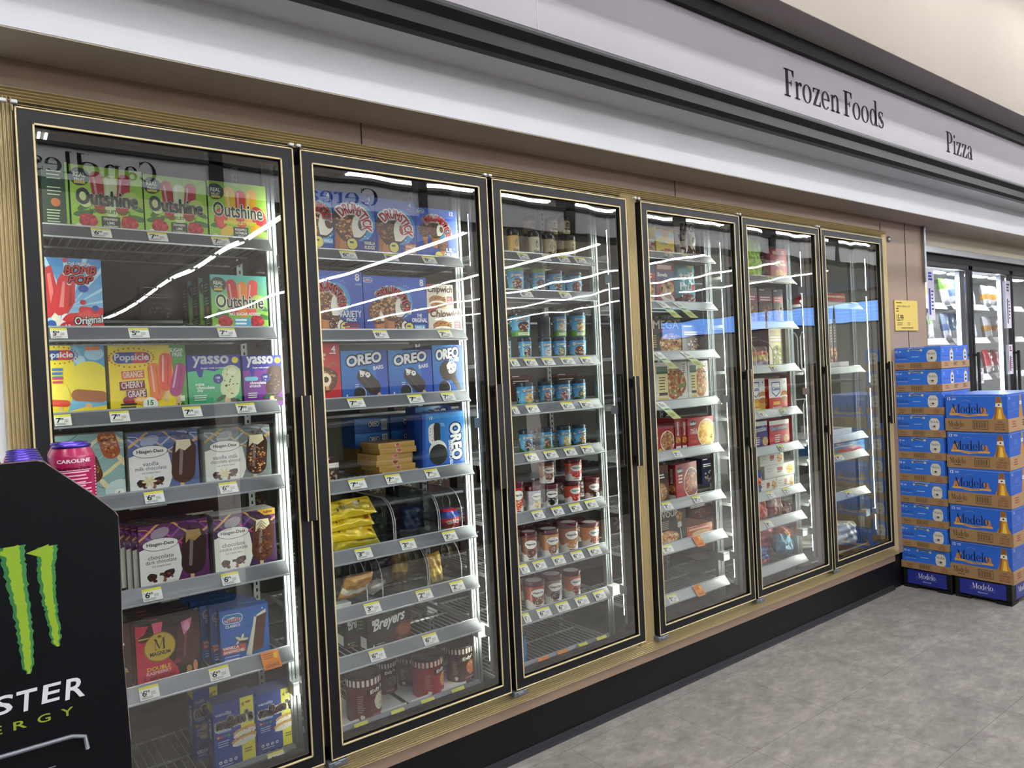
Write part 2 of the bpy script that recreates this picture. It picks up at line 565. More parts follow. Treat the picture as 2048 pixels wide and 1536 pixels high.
class Art:
    """print on a face A wide and 1 high; every call lies on top of the last"""

    def __init__(s, A, bg=None, curved=0):
        s.A, s.P, s.k, s.curved = A, [], 0, curved
        s.rnd = random.Random(7)
        if bg:
            s.rect(0, 0, A, 1, bg)

    def _add(s, pts, col, up=True):
        for ax, lim, less in ((0, 0, False), (0, s.A, True), (1, 0, False), (1, 1, True)):
            if not pts:
                return
            if any((p[ax] > lim) if less else (p[ax] < lim) for p in pts):
                pts = clip(pts, ax, lim, less)
        if len(pts) < 3:
            return
        us = [p[0] for p in pts]
        lo, hi = min(us), max(us)
        if s.curved and int(lo / s.curved) != int((hi - 1e-9) / s.curved):
            j = int(lo / s.curved)
            while j * s.curved < hi:
                q = clip(clip(pts, 0, j * s.curved, False), 0, (j + 1) * s.curved, True)
                if len(q) >= 3:
                    s.P.append((q, s.k, col))
                j += 1
        else:
            s.P.append((pts, s.k, col))

    def poly(s, pts, col):
        s.k += 1
        s._add(list(pts), lin(col))

    def rect(s, u0, v0, u1, v1, col, rot=0):
        p = [(u0, v0), (u1, v0), (u1, v1), (u0, v1)]
        if rot:
            cx, cy = (u0 + u1) / 2, (v0 + v1) / 2
            c_, s_ = math.cos(math.radians(rot)), math.sin(math.radians(rot))
            p = [(cx + (a - cx) * c_ - (b - cy) * s_, cy + (a - cx) * s_ + (b - cy) * c_) for a, b in p]
        s.poly(p, col)

    def grad(s, u0, v0, u1, v1, c0, c1, n=8, vert=True):
        s.k += 1
        for i in range(n):
            t0, t1 = i / n, (i + 1) / n
            c = mix(c0, c1, (t0 + t1) / 2)
            s._add([(u0, v0 + (v1 - v0) * t0), (u1, v0 + (v1 - v0) * t0), (u1, v0 + (v1 - v0) * t1), (u0, v0 + (v1 - v0) * t1)] if vert else
                   [(u0 + (u1 - u0) * t0, v0), (u0 + (u1 - u0) * t1, v0), (u0 + (u1 - u0) * t1, v1), (u0 + (u1 - u0) * t0, v1)], c)

    def disc(s, cx, cy, rx, ry, col, n=20, rot=0, amp=0, seed=1):
        rr = random.Random(seed)
        ph = [rr.uniform(0, 6.28) for _ in range(4)]
        c_, s_ = math.cos(math.radians(rot)), math.sin(math.radians(rot))
        p = []
        for i in range(n):
            a = 2 * math.pi * i / n
            k = 1 + amp * (math.sin(3 * a + ph[0]) + .7 * math.sin(5 * a + ph[1]) + .6 * math.sin(8 * a + ph[2]))
            x, y = rx * k * math.cos(a), ry * k * math.sin(a)
            p.append((cx + x * c_ - y * s_, cy + x * s_ + y * c_))
        s.poly(p, col)

    def pill(s, cx, cy, w_, h_, col, rot=0, n=9):
        r = min(w_, h_) / 2
        c_, s_ = math.cos(math.radians(rot)), math.sin(math.radians(rot))
        p = []
        for qx, qy, a0 in ((1, 1, 0), (-1, 1, 90), (-1, -1, 180), (1, -1, 270)):
            for i in range(n):
                a = math.radians(a0 + 90 * i / (n - 1))
                x, y = qx * (w_ / 2 - r) + r * math.cos(a), qy * (h_ / 2 - r) + r * math.sin(a)
                p.append((cx + x * c_ - y * s_, cy + x * s_ + y * c_))
        s.poly(p, col)

    def line(s, pts, w_, col):
        s.k += 1
        col = lin(col)
        for a, b in zip(pts, pts[1:]):
            dx, dy = b[0] - a[0], b[1] - a[1]
            l = math.hypot(dx, dy) or 1
            nx, ny = -dy / l * w_ / 2, dx / l * w_ / 2
            s._add([(a[0] + nx, a[1] + ny), (b[0] + nx, b[1] + ny), (b[0] - nx, b[1] - ny), (a[0] - nx, a[1] - ny)][::-1], col)

    def specks(s, cx, cy, rx, ry, cols, n, size, seed=3, rot=0):
        rr = random.Random(seed)
        s.k += 1
        c_, s_ = math.cos(math.radians(rot)), math.sin(math.radians(rot))
        for i in range(n):
            a, q = rr.uniform(0, 6.283), math.sqrt(rr.random())
            x, y = rx * q * math.cos(a), ry * q * math.sin(a)
            x, y = cx + x * c_ - y * s_, cy + x * s_ + y * c_
            r, ph, m = size * rr.uniform(.6, 1.3), rr.uniform(0, 6), rr.choice((3, 4, 5))
            s._add([(x + r * math.cos(ph + 6.283 * j / m), y + r * rr.uniform(.6, 1) * math.sin(ph + 6.283 * j / m)) for j in range(m)], lin(rr.choice(cols)))
            if i % 12 == 11:
                s.k += .3

    def food(s, cx, cy, rx, ry, base, cols, n=60, size=.03, seed=3, rot=0, amp=.03):
        s.disc(cx, cy, rx, ry, base, rot=rot, amp=amp, seed=seed)
        s.specks(cx, cy, rx * .93, ry * .93, cols, n, size, seed, rot)

    def text(s, t, cx, cy, w_, h_, col, bold=0.0, rot=0, arc=0, slant=0, font='sans', grow=0, gcol=None, rise=0):
        base = serif(t) if font == 'serif' else sans(t, 0, slant)
        if not base[0]:
            return
        xs = [v[0] for v in base[0]]; ys = [v[1] for v in base[0]]
        x0, x1, y0, y1 = min(xs), max(xs), min(ys), max(ys)
        sy = h_ / (y1 - y0)
        sx = w_ / (x1 - x0) if w_ else sy
        c_, s_ = math.cos(math.radians(rot)), math.sin(math.radians(rot))
        W2 = sx * (x1 - x0) / 2

        def put(vs, fs, col, ox=0, oy=0):
            s.k += 1
            q = []
            for x, y in vs:
                x, y = (x - (x0 + x1) / 2) * sx, (y - (y0 + y1) / 2) * sy
                if arc:
                    th = x / W2 * arc
                    R = W2 / arc
                    x, y = (R + y) * math.sin(th), (R + y) * math.cos(th) - R
                y += rise * x
                q.append((cx + ox + x * c_ - y * s_, cy + oy + x * s_ + y * c_))
            col = lin(col)
            for f in fs:
                s._add([q[i] for i in f], col)
        def spread_(vs, fs, col, r, n):
            q = r * h_
            for i in range(n):
                th = 6.2832 * i / n
                put(vs, fs, col, q * math.cos(th), q * math.sin(th))
                s.k -= 1
            s.k += 1
        if gcol:
            spread_(base[0], base[1], gcol, grow * 1.0 + (bold if bold > .03 else 0), 8)
        if bold > .03 and font != 'serif':
            spread_(base[0], base[1], col, bold * .75, 6)
            s.k += 1
            put(base[0], base[1], col)
        elif font == 'serif' or not bold:
            put(base[0], base[1], col)
        else:
            g = sans(t, bold, slant)
            put(g[0], g[1], col)

    def lines(s, u0, v0, u1, n, dv, col, h=None, seed=5):
        """rows of print too small to read"""
        rr = random.Random(seed)
        s.k += 1
        for i in range(n):
            e = u1 - (u1 - u0) * rr.uniform(0, .35)
            s._add([(u0, v0 - i * dv), (e, v0 - i * dv), (e, v0 - i * dv + (h or dv * .45)), (u0, v0 - i * dv + (h or dv * .45))], lin(col))


EPS = .00035


def box_art(g, w_, h_, d, front=None, left=None, top=None, z0=0):
    """print on the faces of a box whose front lower left corner is the origin, depth along +y"""
    if front:
        g.art(front, lambda u, v, k: (u * h_, -.0004 - k * EPS * .12, z0 + v * h_))
    if left:
        g.art(left, lambda u, v, k: (-.0004 - k * EPS * .12, d - u * h_, z0 + v * h_))
    if top:
        g.art(top, lambda u, v, k: (u * d, v * d, z0 + h_ + .0004 + k * EPS * .12))


def fold(art_fn, A):
    return art_fn(A)

# ================================================================ the room
PIT_ = .762                      # door pitch
GAP = .0721                      # post between the two banks
ZB, ZT = .3215, 2.315            # door bottom and top
BX = [0, PIT_, 2 * PIT_, 3 * PIT_ + GAP, 4 * PIT_ + GAP, 5 * PIT_ + GAP]
ORD = ['leftmost', 'second', 'third', 'fourth', 'fifth', 'sixth']


def struct(name, g, m, **k):
    return g.build(name, m, kind='structure', **k)


g = Geo(); g.box(-9, 27, -25.5, 2.0, -.1, 0); struct('floor', g, 'vinyl_floor')
g = Geo(); g.box(-9, 27, -25.5, -.48, 4.05, 4.15); struct('ceiling', g, 'ceiling_white')
# far wall with the high window that shows the sky
g = Geo()
g.box(26.5, 26.7, -25.5, 2, 0, 2.85); g.box(26.5, 26.7, -25.5, 2, 3.62, 4.05)
g.box(26.5, 26.7, -25.5, -21, 2.85, 3.62); g.box(26.5, 26.7, -9.5, 2, 2.85, 3.62)
struct('wall_right', g, 'store_wall')
g = Geo()
for y in (-21, -18.1, -15.3, -12.4, -9.56):
    g.box(26.46, 26.54, y, y + .06, 2.85, 3.62)
g.box(26.46, 26.54, -21, -9.5, 2.82, 2.88); g.box(26.46, 26.54, -21, -9.5, 3.59, 3.65)
wf = struct('window_1', g, 'store_dark')
g = Geo(); g.box(26.49, 26.5, -21, -9.5, 2.87, 3.6); g.build('pane', 'window_glass', wf)
g = Geo(); g.box(-9.2, -9, -25.5, 2, 0, 4.05); struct('wall_left', g, 'store_wall')
g = Geo(); g.box(-9, 27, -25.7, -25.5, 0, 4.05); struct('wall_front', g, 'store_wall')
# upper wall above the sign bulkhead
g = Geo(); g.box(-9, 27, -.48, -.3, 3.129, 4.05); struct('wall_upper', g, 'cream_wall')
# wall round the freezer doors
XL, XR = -.043, 4.748            # outside of the gold frame
FZB, FZT = .246, 2.378
g = Geo()
g.box(-9, XL + .02, .05, .2, 0, 2.462)
struct('wall_back_left', g, 'white_fascia')
g = Geo()
g.box(XL + .02, XR - .02, .055, .2, FZT - .02, 2.462)
g.box(XR - .03, 5.345, .055, .1, .236, 2.462)
for x in (5.075,):
    pass
struct('wall_back', g, 'taupe_panel')
g = Geo()
for x in (1.02, 2.68, 5.062):
    g.box(x, x + .0035, .0525, .056, FZT if x < 4.7 else .0, 2.462)
struct('trim_1', g, 'store_dark')
g = Geo(); g.box(XL + .02, XR - .02, .048, .12, .2, FZB + .01); struct('trim_2', g, 'taupe_panel')
g = Geo()
g.box(XL, XR, .08, .16, 0, .2)
struct('baseboard_back', g, 'black_kick')
g = Geo()
g.box(XL, XR, .064, .08, 0, .012); g.box(XL, XR, .07, .08, .012, .03)
struct('baseboard_trim', g, 'grey_vinyl')
g = Geo(); g.box(XR - .001, 5.345, .079, .11, 0, .236); struct('baseboard_right', g, 'black_kick')
# corner tube at the end of the taupe panel and a round bumper
g = Geo(); g.lathe([(.011, 2.06), (.011, 2.46)], 14, cx=5.325, cy=.04); struct('trim_3', g, 'steel')
g = Geo()
g.lathe([(.001, -.012), (.014, -.012), (.02, -.006), (.02, 0)], 18)
g.build('door_stop', 'steel', loc=(4.83, .053, 2.33), rot=(-math.pi / 2, 0, 0), label='small round steel button on the brown panel above the beer stack', cat='button')
# cream wall over the dark cooler
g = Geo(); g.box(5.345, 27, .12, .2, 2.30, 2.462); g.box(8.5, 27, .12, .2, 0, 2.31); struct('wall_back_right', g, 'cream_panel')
# ---- bulkhead with the sign
g = Geo(); g.box(-9, 27, -.137, .2, 2.462, 2.647); 
g2 = Geo(); g2.box(-9, 27, -.1355, .2, 2.458, 2.4635)
struct('trim_4', g, 'white_fascia'); struct('trim_5', g2, 'taupe_soffit')
g = Geo(); g.box(-9, 27, -.3, -.135, 2.645, 2.7); struct('trim_6', g, 'grey_ledge')
pr = [(-.3, 2.643), (-.315, 2.66), (-.318, 2.70)]
for i in range(9):
    a = math.radians(200 - 25 * i)
    pr.append((-.318 + .021 * math.cos(a), 2.733 + .021 * math.sin(a)))
pr += [(-.29, 2.755), (-.27, 2.755), (-.27, 2.643)]
g = Geo(); g.extrude_x(pr, -9, 27); struct('trim_7', g, 'gloss_black')
g = Geo(); g.box(-9, 27, -.30, -.2, 2.74, 3.08); struct('trim_8', g, 'sign_band')
g = Geo()
for x in (1.55, 6.3):
    g.box(x, x + .003, -.3012, -.2995, 2.755, 3.06)
struct('trim_9', g, 'cove_grey')
g = Geo(); g.box(-9, 27, -.325, -.2, 3.06, 3.135); struct('trim_10', g, 'gloss_black')
g = Geo(); g.box(-9, 27, -.479, -.2, 3.128, 3.14); struct('trim_11', g, 'cove_grey')


def lettering(t, x0, x1, z0, z1, y, label, flip=False, grp=None):
    vs, fs = serif(t)
    a0, a1 = min(v[0] for v in vs), max(v[0] for v in vs)
    b1 = 1.0
    g = Geo()
    for f in fs:
        p = [((vs[i][0] - a0) / (a1 - a0), vs[i][1] / b1) for i in f]
        if flip:
            g.face([(x1 - (x1 - x0) * a, y, z0 + (z1 - z0) * b) for a, b in p])
            g.face([(x1 - (x1 - x0) * a, y - .0015, z0 + (z1 - z0) * b) for a, b in reversed(p)])
        else:
            g.face([(x0 + (x1 - x0) * a, y, z0 + (z1 - z0) * b) for a, b in p])
            g.face([(x0 + (x1 - x0) * a, y + .0015, z0 + (z1 - z0) * b) for a, b in reversed(p)])
    return g.build('sign_lettering', 'letter_ink', label=label, cat='sign', group=grp)


lettering('Frozen Foods', 3.09, 4.072, 2.835, 2.967, -.302, 'large black serif words Frozen Foods on the pale sign band')
lettering('Pizza', 4.885, 5.285, 2.825, 2.955, -.302, 'black serif word Pizza at the right of the sign band')

# ---- hanging sign across the aisle (seen mirrored in the doors)
g = Geo(); g.box(-4, 14, -3.02, -2.92, 2.9, 3.16); struct('sign_band', g, 'sign_band') if False else None
bands = []
px_ = [-1.95, -.3, 1.34, 2.99, 4.6, 6.3, 7.99, 9.53, 11.1, 12.7]
for i, (a, b) in enumerate(zip(px_, px_[1:])):
    g = Geo(); g.box(a + .045, b - .045, -3.0, -2.93, 2.88, 3.10)
    o = g.build('hanging_sign_panel', 'white_fascia', label='pale blank sign panel hung across the aisle', cat='sign panel', group='sign panels across the aisle')
for x in px_:
    g = Geo(); g.box(x - .045, x + .045, -3.03, -2.91, 2.86, 4.05)
    g.build('sign_post', 'gloss_black', label='black post holding the sign panels across the aisle', cat='post', group='black posts across the aisle')
g = Geo(); g.box(-1.95, 12.7, -3.02, -2.91, 3.095, 3.12); g.box(-1.95, 12.7, -3.03, -2.91, 2.84, 2.89)
struct('trim_12', g, 'gloss_black')
lettering('Candles', .27, .98, 2.935, 3.065, -2.928, 'black serif word Candles on the panel across the aisle', flip=True)
lettering('Cereal', 1.92, 2.56, 2.935, 3.065, -2.928, 'black serif word Cereal on the panel across the aisle', flip=True)


# ---- ceiling lamps
def ceiling_lamp(x0, x1, y0, y1, z, label, grp, m='ceiling_tube'):
    t = thing('ceiling_light', ((x0 + x1) / 2, (y0 + y1) / 2, z), label, 'ceiling light', grp)
    hx, hy = (x1 - x0) / 2, (y1 - y0) / 2
    g = Geo(); g.bbox(-hx, hx, -hy, hy, .02, .1, .01); g.build('housing', 'white_plastic', t)
    ix, iy = (hx - .02 if hx > hy else hx * .45), (hy - .02 if hy > hx else hy * .45)
    for q in (-1, 1):
        g = Geo()
        if hx > hy:
            g.bbox(-ix, ix, q * hy * .5 - .011, q * hy * .5 + .011, 0, .02, .005)
        else:
            g.bbox(q * hx * .5 - .011, q * hx * .5 + .011, -iy, iy, 0, .02, .005)
        g.build('tube', m, t)


for x in (-2.45, .6):  # two left rows added only to give more light
    for i in range(8):
        ceiling_lamp(x - .07, x + .07, -1.7 - 1.9 * i - 1.5, -1.7 - 1.9 * i, 3.95, 'added unseen fill lamp on the ceiling over the aisle', 'added fill lamps over the aisle')
for x in (3.65, 6.7, 9.75, 12.8, 15.85, 18.9):
    for i in range(4):  # near lamps of each row, added out of sight to brighten the fascia
        if x < 16:
            ceiling_lamp(x - .07, x + .07, -1.7 - 1.9 * i - (.35 if i > 1 else 0) - 1.5, -1.7 - 1.9 * i - (.35 if i > 1 else 0), 3.95, 'added unseen fill lamp on the ceiling over the aisle', 'added fill lamps over the aisle', 'fill_tube_low' if i < 2 else 'ceiling_tube')
    if x < 6:
        for i in range(10):
            ceiling_lamp(x - .07, x + .07, -8.4 - 1.56 * i - 1.3, -8.4 - 1.56 * i, 3.95, 'narrow white lamp of the long row on the store ceiling', 'ceiling lamps in rows')
    else:
        for i in range(3):
            ceiling_lamp(x - .07, x + .07, -8.4 - 5.2 * i - 5.1, -8.4 - 5.2 * i, 3.95, 'narrow white lamp of the long row on the store ceiling', 'ceiling lamps in rows')
for x0, x1 in ((3.5, 5.35), (5.7, 6.65), (7.0, 7.9), (8.43, 10.6), (11, 13.3), (13.7, 15.8)):
    ceiling_lamp(x0, x1, -5.58, -5.46, 3.95, 'white lamp running along the aisle ceiling', 'ceiling lamps along the aisle')
for i in range(9):
    ceiling_lamp(-2.6 + 1.55 * i, -1.3 + 1.55 * i, -1.15, -1.03, 3.95, 'white lamp close to the cream wall above the bulkhead', 'ceiling lamps by the cream wall', 'ceiling_tube_soft')

for i in range(7):  # unseen row added to light the hanging sign and the freezer fronts
    ceiling_lamp(-1.2 + 2.1 * i, .7 + 2.1 * i, -2.15, -2.01, 3.95, 'added unseen fill lamp on the ceiling above the viewer', 'added fill lamps above the aisle', 'fill_tube_low')

# ---- low store shelving behind the camera, mirrored dark in the doors
for i in range(4):
    t = thing('store_gondola', (-1.5 + 3.1 * i, -3.6, 0), 'dark store gondola across the aisle behind the viewer', 'shelving', 'gondolas across the aisle')
    g = Geo(); g.box(0, 2.9, -.02, .02, 0, 1.5); g.build('back_panel', 'store_dark', t)
    g = Geo(); g.bbox(0, 2.9, 0, .4, 0, .15, .01); g.build('base', 'store_dark', t)
    for z in (.5, .85, 1.2):
        g = Geo(); g.bbox(0, 2.9, .02, .36, z, z + .03, .005); g.build('shelf_board', 'grey_hinge', t)

# ================================================================ freezer cases
def ribs(g, a, b, n, horizontal, at0, at1, x0, x1, y):
    """fluted strip: n ribs between at0 and at1, drawn from x0 to x1"""
    w_ = (at1 - at0) / n
    for i in range(n):
        c0, c1 = at0 + i * w_, at0 + (i + 1) * w_
        m = (c0 + c1) / 2
        pts = [(y + .0075, c0), (y + .001, c0 + w_ * .24), (y - .003, c0 + w_ * .4), (y - .0035, c0 + w_ * .52), (y - .002, c0 + w_ * .66), (y + .0075, c0 + w_ * .8), (y + .0075, c1)]
        for p, q in zip(pts, pts[1:]):
            if horizontal:
                g.face([(x0, p[0], p[1]), (x1, p[0], p[1]), (x1, q[0], q[1]), (x0, q[0], q[1])])
            else:
                g.face([(p[1], p[0], x0), (q[1], q[0], x0), (q[1], q[0], x1), (p[1], p[0], x1)])


def freezer_case(bank, x0, x1, doors, label):
    t = thing('freezer_case', (0, 0, 0), label, 'freezer')
    yf = .034
    g = Geo()
    # backing of the gold frame, as a ring
    g.box(x0, x1, yf + .009, .06, FZT - .045, FZT); g.box(x0, x1, yf + .009, .06, FZB, FZB + .05)
    g.box(x0, x0 + .055, yf + .009, .06, FZB, FZT); g.box(x1 - .055, x1, yf + .009, .06, FZB, FZT)
    ribs(g, 0, 0, 5, True, FZT - .043, FZT, x0, x1, yf)
    ribs(g, 0, 0, 6, True, FZB, FZB + .047, x0, x1, yf)
    ribs(g, 0, 0, 6, False, x0, x0 + .054, FZB + .03, FZT - .03, yf - .001)
    ribs(g, 0, 0, 6, False, x1 - .054, x1, FZB + .03, FZT - .03, yf - .001)
    g.build('gold_frame', 'gold_trim', t)
    g = Geo()
    g.box(x0 + .05, x1 - .05, .05, .1, FZT - .1, FZT - .04)
    g.box(x0 + .05, x1 - .05, .05, .1, FZB + .04, ZB + .03)
    g.box(x0 + .045, x0 + .07, .045, .1, FZB + .04, FZT - .04); g.box(x1 - .07, x1 - .045, .045, .1, FZB + .04, FZT - .04)
    g.build('inner_frame', 'black_gap', t)
    # mullions with their lamps
    bs = [doors[0]] + [d + PIT_ for d in doors]
    for i, b in enumerate(bs):
        g = Geo()
        hw = .024
        g.bbox(b - hw, b + hw, .052, .085, FZB + .05, FZT - .05, .003)
        mu = g.build('mullion', 'mullion_grey', t)
        g = Geo(); g.bbox(b - .034, b + .034, .088, .1075, ZB + .06, ZT - .06, .003)
        for z in (.52, 1.35, 1.95):
            g.box(b - .037, b + .037, .085, .127, z, z + .04)
        g.build('lamp_housing', 'alu_strip', mu)
        for sg in (-1, 1):
            if (i == 0 and sg < 0) or (i == len(bs) - 1 and sg > 0):
                continue
            g = Geo()
            q = [(b + sg * .034, .108), (b + sg * .006, .124), (b + sg * .006, .1)]
            if sg > 0: q.reverse()
            za, zb_ = ZB + .1, ZT - .12
            g.mesh([(x, y, za) for x, y in q] + [(x, y, zb_) for x, y in q], [(2, 1, 0), (3, 4, 5), (0, 1, 4, 3), (1, 2, 5, 4), (2, 0, 3, 5)])
            g.build('lamp_lens', 'led_lens' if bank == 2 or i >= 2 else 'led_lens_dim', mu)
    for di, b in enumerate(doors):
        n = 'door'
        dx0, dx1 = b + .011, b + PIT_ - .011
        g = Geo()
        W_ = .0415
        y0, y1 = 0, .04
        g.box(dx0, dx1, y0, y1, ZT - W_ + .003, ZT); g.box(dx0, dx1, y0, y1, ZB, ZB + W_ - .003)
        g.box(dx0, dx0 + W_ - .003, y0, y1, ZB + W_ - .003, ZT - W_ + .003); g.box(dx1 - W_ + .003, dx1, y0, y1, ZB + W_ - .003, ZT - W_ + .003)
        d = g.build('door', 'black_frame', t)
        g = Geo()
        for (a0, a1, c0, c1) in ((dx0, dx1, ZB, ZT), (dx0 + W_ - .004, dx1 - W_ + .004, ZB + W_ - .004, ZT - W_ + .004)):
            e = .0046 if a0 == dx0 else .0055
            g.bbox(a0, a1, y0 - .0025, y0 + .003, c1 - e, c1, .001); g.bbox(a0, a1, y0 - .0025, y0 + .003, c0, c0 + e, .001)
            g.bbox(a0, a0 + e, y0 - .0025, y0 + .003, c0, c1, .001); g.bbox(a1 - e, a1, y0 - .0025, y0 + .003, c0, c1, .001)
        g.build('gold_beading', 'gold_trim', d)
        g = Geo(); g.box(dx0 + W_ - .004, dx1 - W_ + .004, .012, .02, ZB + W_ - .004, ZT - W_ + .004)
        g.build('glass_pane', 'door_glass', d)
        # grey spacer inside the glass edge
        g = Geo()
        a0, a1, c0, c1 = dx0 + W_, dx1 - W_, ZB + W_, ZT - W_
        for q in ((a0, a1, c1 - .012, c1), (a0, a1, c0, c0 + .012), (a0, a0 + .008, c0, c1), (a1 - .008, a1, c0, c1)):
            g.box(q[0], q[1], .0215, .037, q[2], q[3])
        g.build('glass_spacer', 'black_gap', d)
        g = Geo()
        hx = dx1 + .002
        g.bbox(hx - .028, hx, -.034, -.014, 1.12, 1.52, .003)
        g.bbox(hx - .022, hx - .006, -.014, .002, 1.13, 1.17, .002); g.bbox(hx - .022, hx - .006, -.014, .002, 1.47, 1.51, .002)
        h = g.build('handle', 'black_frame', d)
        g = Geo()
        g.bbox(hx - .0295, hx - .0262, -.036, -.03, 1.12, 1.52, .001); g.bbox(hx - .0018, hx + .0015, -.036, -.03, 1.12, 1.52, .001)
        g.build('handle_edge', 'gold_trim', d)
        g = Geo()
        g.bbox(dx0 - .012, dx0 + .055, -.004, .03, ZB - .024, ZB - .004, .002); g.bbox(dx0 + .005, dx0 + .03, -.008, .0, ZB - .02, ZB - .008, .002)
        g.build('hinge', 'grey_hinge', d)
        g = Geo()
        for q in (-.012, .012):
            g.bbox(b + q - .008, b + q + .008, .004, .02, ZT + .009, ZT + .019, .002)
        g.build('hinge_cap', 'white_plastic', d)
    return t


freezer_case(1, XL, 2.324, BX[:3], 'left three-door freezer with gold ribbed frame and black door frames')
freezer_case(2, 2.3245, XR, BX[3:], 'right three-door freezer with gold ribbed frame beside the beer stack')

# inside of the cold room
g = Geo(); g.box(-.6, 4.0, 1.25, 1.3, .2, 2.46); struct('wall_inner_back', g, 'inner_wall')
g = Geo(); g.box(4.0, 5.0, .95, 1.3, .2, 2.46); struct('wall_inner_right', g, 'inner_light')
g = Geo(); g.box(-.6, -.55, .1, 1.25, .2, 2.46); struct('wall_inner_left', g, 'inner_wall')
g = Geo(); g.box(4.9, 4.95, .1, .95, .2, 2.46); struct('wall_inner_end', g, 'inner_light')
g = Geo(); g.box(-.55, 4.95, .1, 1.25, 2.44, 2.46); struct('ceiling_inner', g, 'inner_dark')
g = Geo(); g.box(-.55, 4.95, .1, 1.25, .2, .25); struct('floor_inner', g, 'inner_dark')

# ---------------------------------------------------------------- shelves
SH = [[2.045, 1.752, 1.506, 1.256, .965, .675, .344],
      [2.028, 1.743, 1.499, 1.209, .958, .757, .583, .340],
      [2.070, 1.911, 1.621, 1.423, 1.219, .970, .757, .551, .341],
      [2.128, 1.881, 1.631, 1.386, 1.135, .886, .676, .425],
      [2.045, 1.784, 1.535, 1.281, 1.073, .819, .658, .400],
      [1.911, 1.500, 1.068, .950, .705, .330]]
NTH = ['top', 'second', 'third', 'fourth', 'fifth', 'sixth', 'seventh', 'eighth', 'ninth']


def shelf_phrase(d, r):
    n = len(SH[d])
    return ('bottom' if r == n - 1 else NTH[r]) + ' shelf'


TAG_ART = {}


def tag_face(price, col='#F1F1EC', bar='#E3DB4E'):
    k = (price, col)
    if k not in TAG_ART:
        a = Art(1.22, col)
        a.rect(0, .8, 1.22, 1, bar)
        if price:
            p, q = price.split('.')
            a.text(p, .3, .5, None, .42, '#1B1B1E', bold=.03)
            a.text(q, .52, .6, None, .2, '#1B1B1E', bold=.02)
            a.lines(.08, .66, .2, 2, .07, '#444444', .03)
            a.lines(.7, .5, 1.1, 3, .09, '#555555', .03)
            a.lines(.1, .2, 1.0, 2, .09, '#444444', .03)
        TAG_ART[k] = a
    return TAG_ART[k]


TAGS = {  # (door, shelf): pixel spans of the tags
    (0, 0): [(182, 222, '6.49'), (295, 334, '7.99'), (423, 458, '7.29')], (0, 1): [(100, 134, '5.49'), (257, 297, '5.49'), (435, 470, '7.99')],
    (0, 2): [(108, 142, '7.99'), (219, 258, '7.99'), (365, 402, '7.29'), (472, 509, '7.99')], (0, 3): [(288, 327, '6.49'), (438, 474, '6.49')],
    (0, 4): [(284, 323, '6.49'), (442, 477, '6.99')], (0, 5): [(278, 317, '6.99'), (418, 457, '6.49')], (0, 6): [(536, 568, '6.99')],
    (1, 0): [(679, 711, '6.49'), (768, 794, '8.29'), (844, 870, '8.29')], (1, 1): [(746, 774, '8.29'), (876, 902, '7.99')],
    (1, 2): [(695, 727, '7.99'), (815, 844, '7.99'), (882, 907, '7.99')], (1, 3): [(697, 730, '7.49'), (770, 800, '7.99'), (849, 875, '7.99')],
    (1, 4): [(710, 742, '3.49'), (800, 829, '3.49'), (885, 911, '3.49')], (1, 5): [(728, 759, '3.49'), (832, 862, '2.99'), (900, 926, '2.99')],
    (1, 6): [(738, 768, '6.99'), (845, 873, '6.99')],
    (2, 0): [(1035, 1055, '7.49'), (1085, 1098, '7.49'), (1115, 1136, '7.49'), (1148, 1170, '7.49')], (2, 1): [(1038, 1062, '6.99'), (1118, 1140, '6.99')],
    (2, 2): [(1020, 1035, '6.99'), (1048, 1071, '6.99'), (1084, 1106, '6.99'), (1121, 1146, '6.99'), (1160, 1182, '6.99')],
    (2, 3): [(1024, 1035, '6.99'), (1052, 1075, '6.99'), (1122, 1145, '6.99'), (1159, 1182, '6.99')],
    (2, 4): [(1050, 1073, '6.99'), (1088, 1112, '6.99'), (1128, 1150, '6.99'), (1162, 1184, '7.29')],
    (2, 5): [(1064, 1086, '6.79'), (1103, 1124, '6.79'), (1138, 1160, '6.79'), (1170, 1192, '6.79')],
    (2, 6): [(1040, 1055, '6.79'), (1066, 1089, '6.79'), (1104, 1127, '6.79'), (1142, 1164, '6.79'), (1176, 1199, '6.79')],
    (2, 7): [(1046, 1058, '6.79'), (1074, 1099, '6.79'), (1112, 1136, '6.79'), (1150, 1174, '6.79'), (1187, 1208, '6.79')],
    (3, 0): [(1330, 1345, '3.49'), (1365, 1378, '5.99')], (3, 4): [(1345, 1360, '3.99')], (3, 5): [(1325, 1342, '3.99'), (1385, 1400, '3.99')], (3, 6): [(1323, 1343, '5.99')], (3, 7): [(1335, 1352, '5.99')],
    (4, 3): [(1517, 1530, '6.99'), (1560, 1572, '6.99')], (4, 4): [(1555, 1567, '5.99')], (4, 5): [(1534, 1546, '2.49'), (1566, 1578, '2.49')], (4, 6): [(1530, 1542, '8.99')], (4, 2): [(1540, 1552, '4.99')], (4, 0): [(1535, 1547, '4.99')],
    (5, 3): [(1670, 1684, '9.99')], (5, 4): [(1692, 1702, '4.99')], (5, 5): [(1678, 1688, '2.99')]}


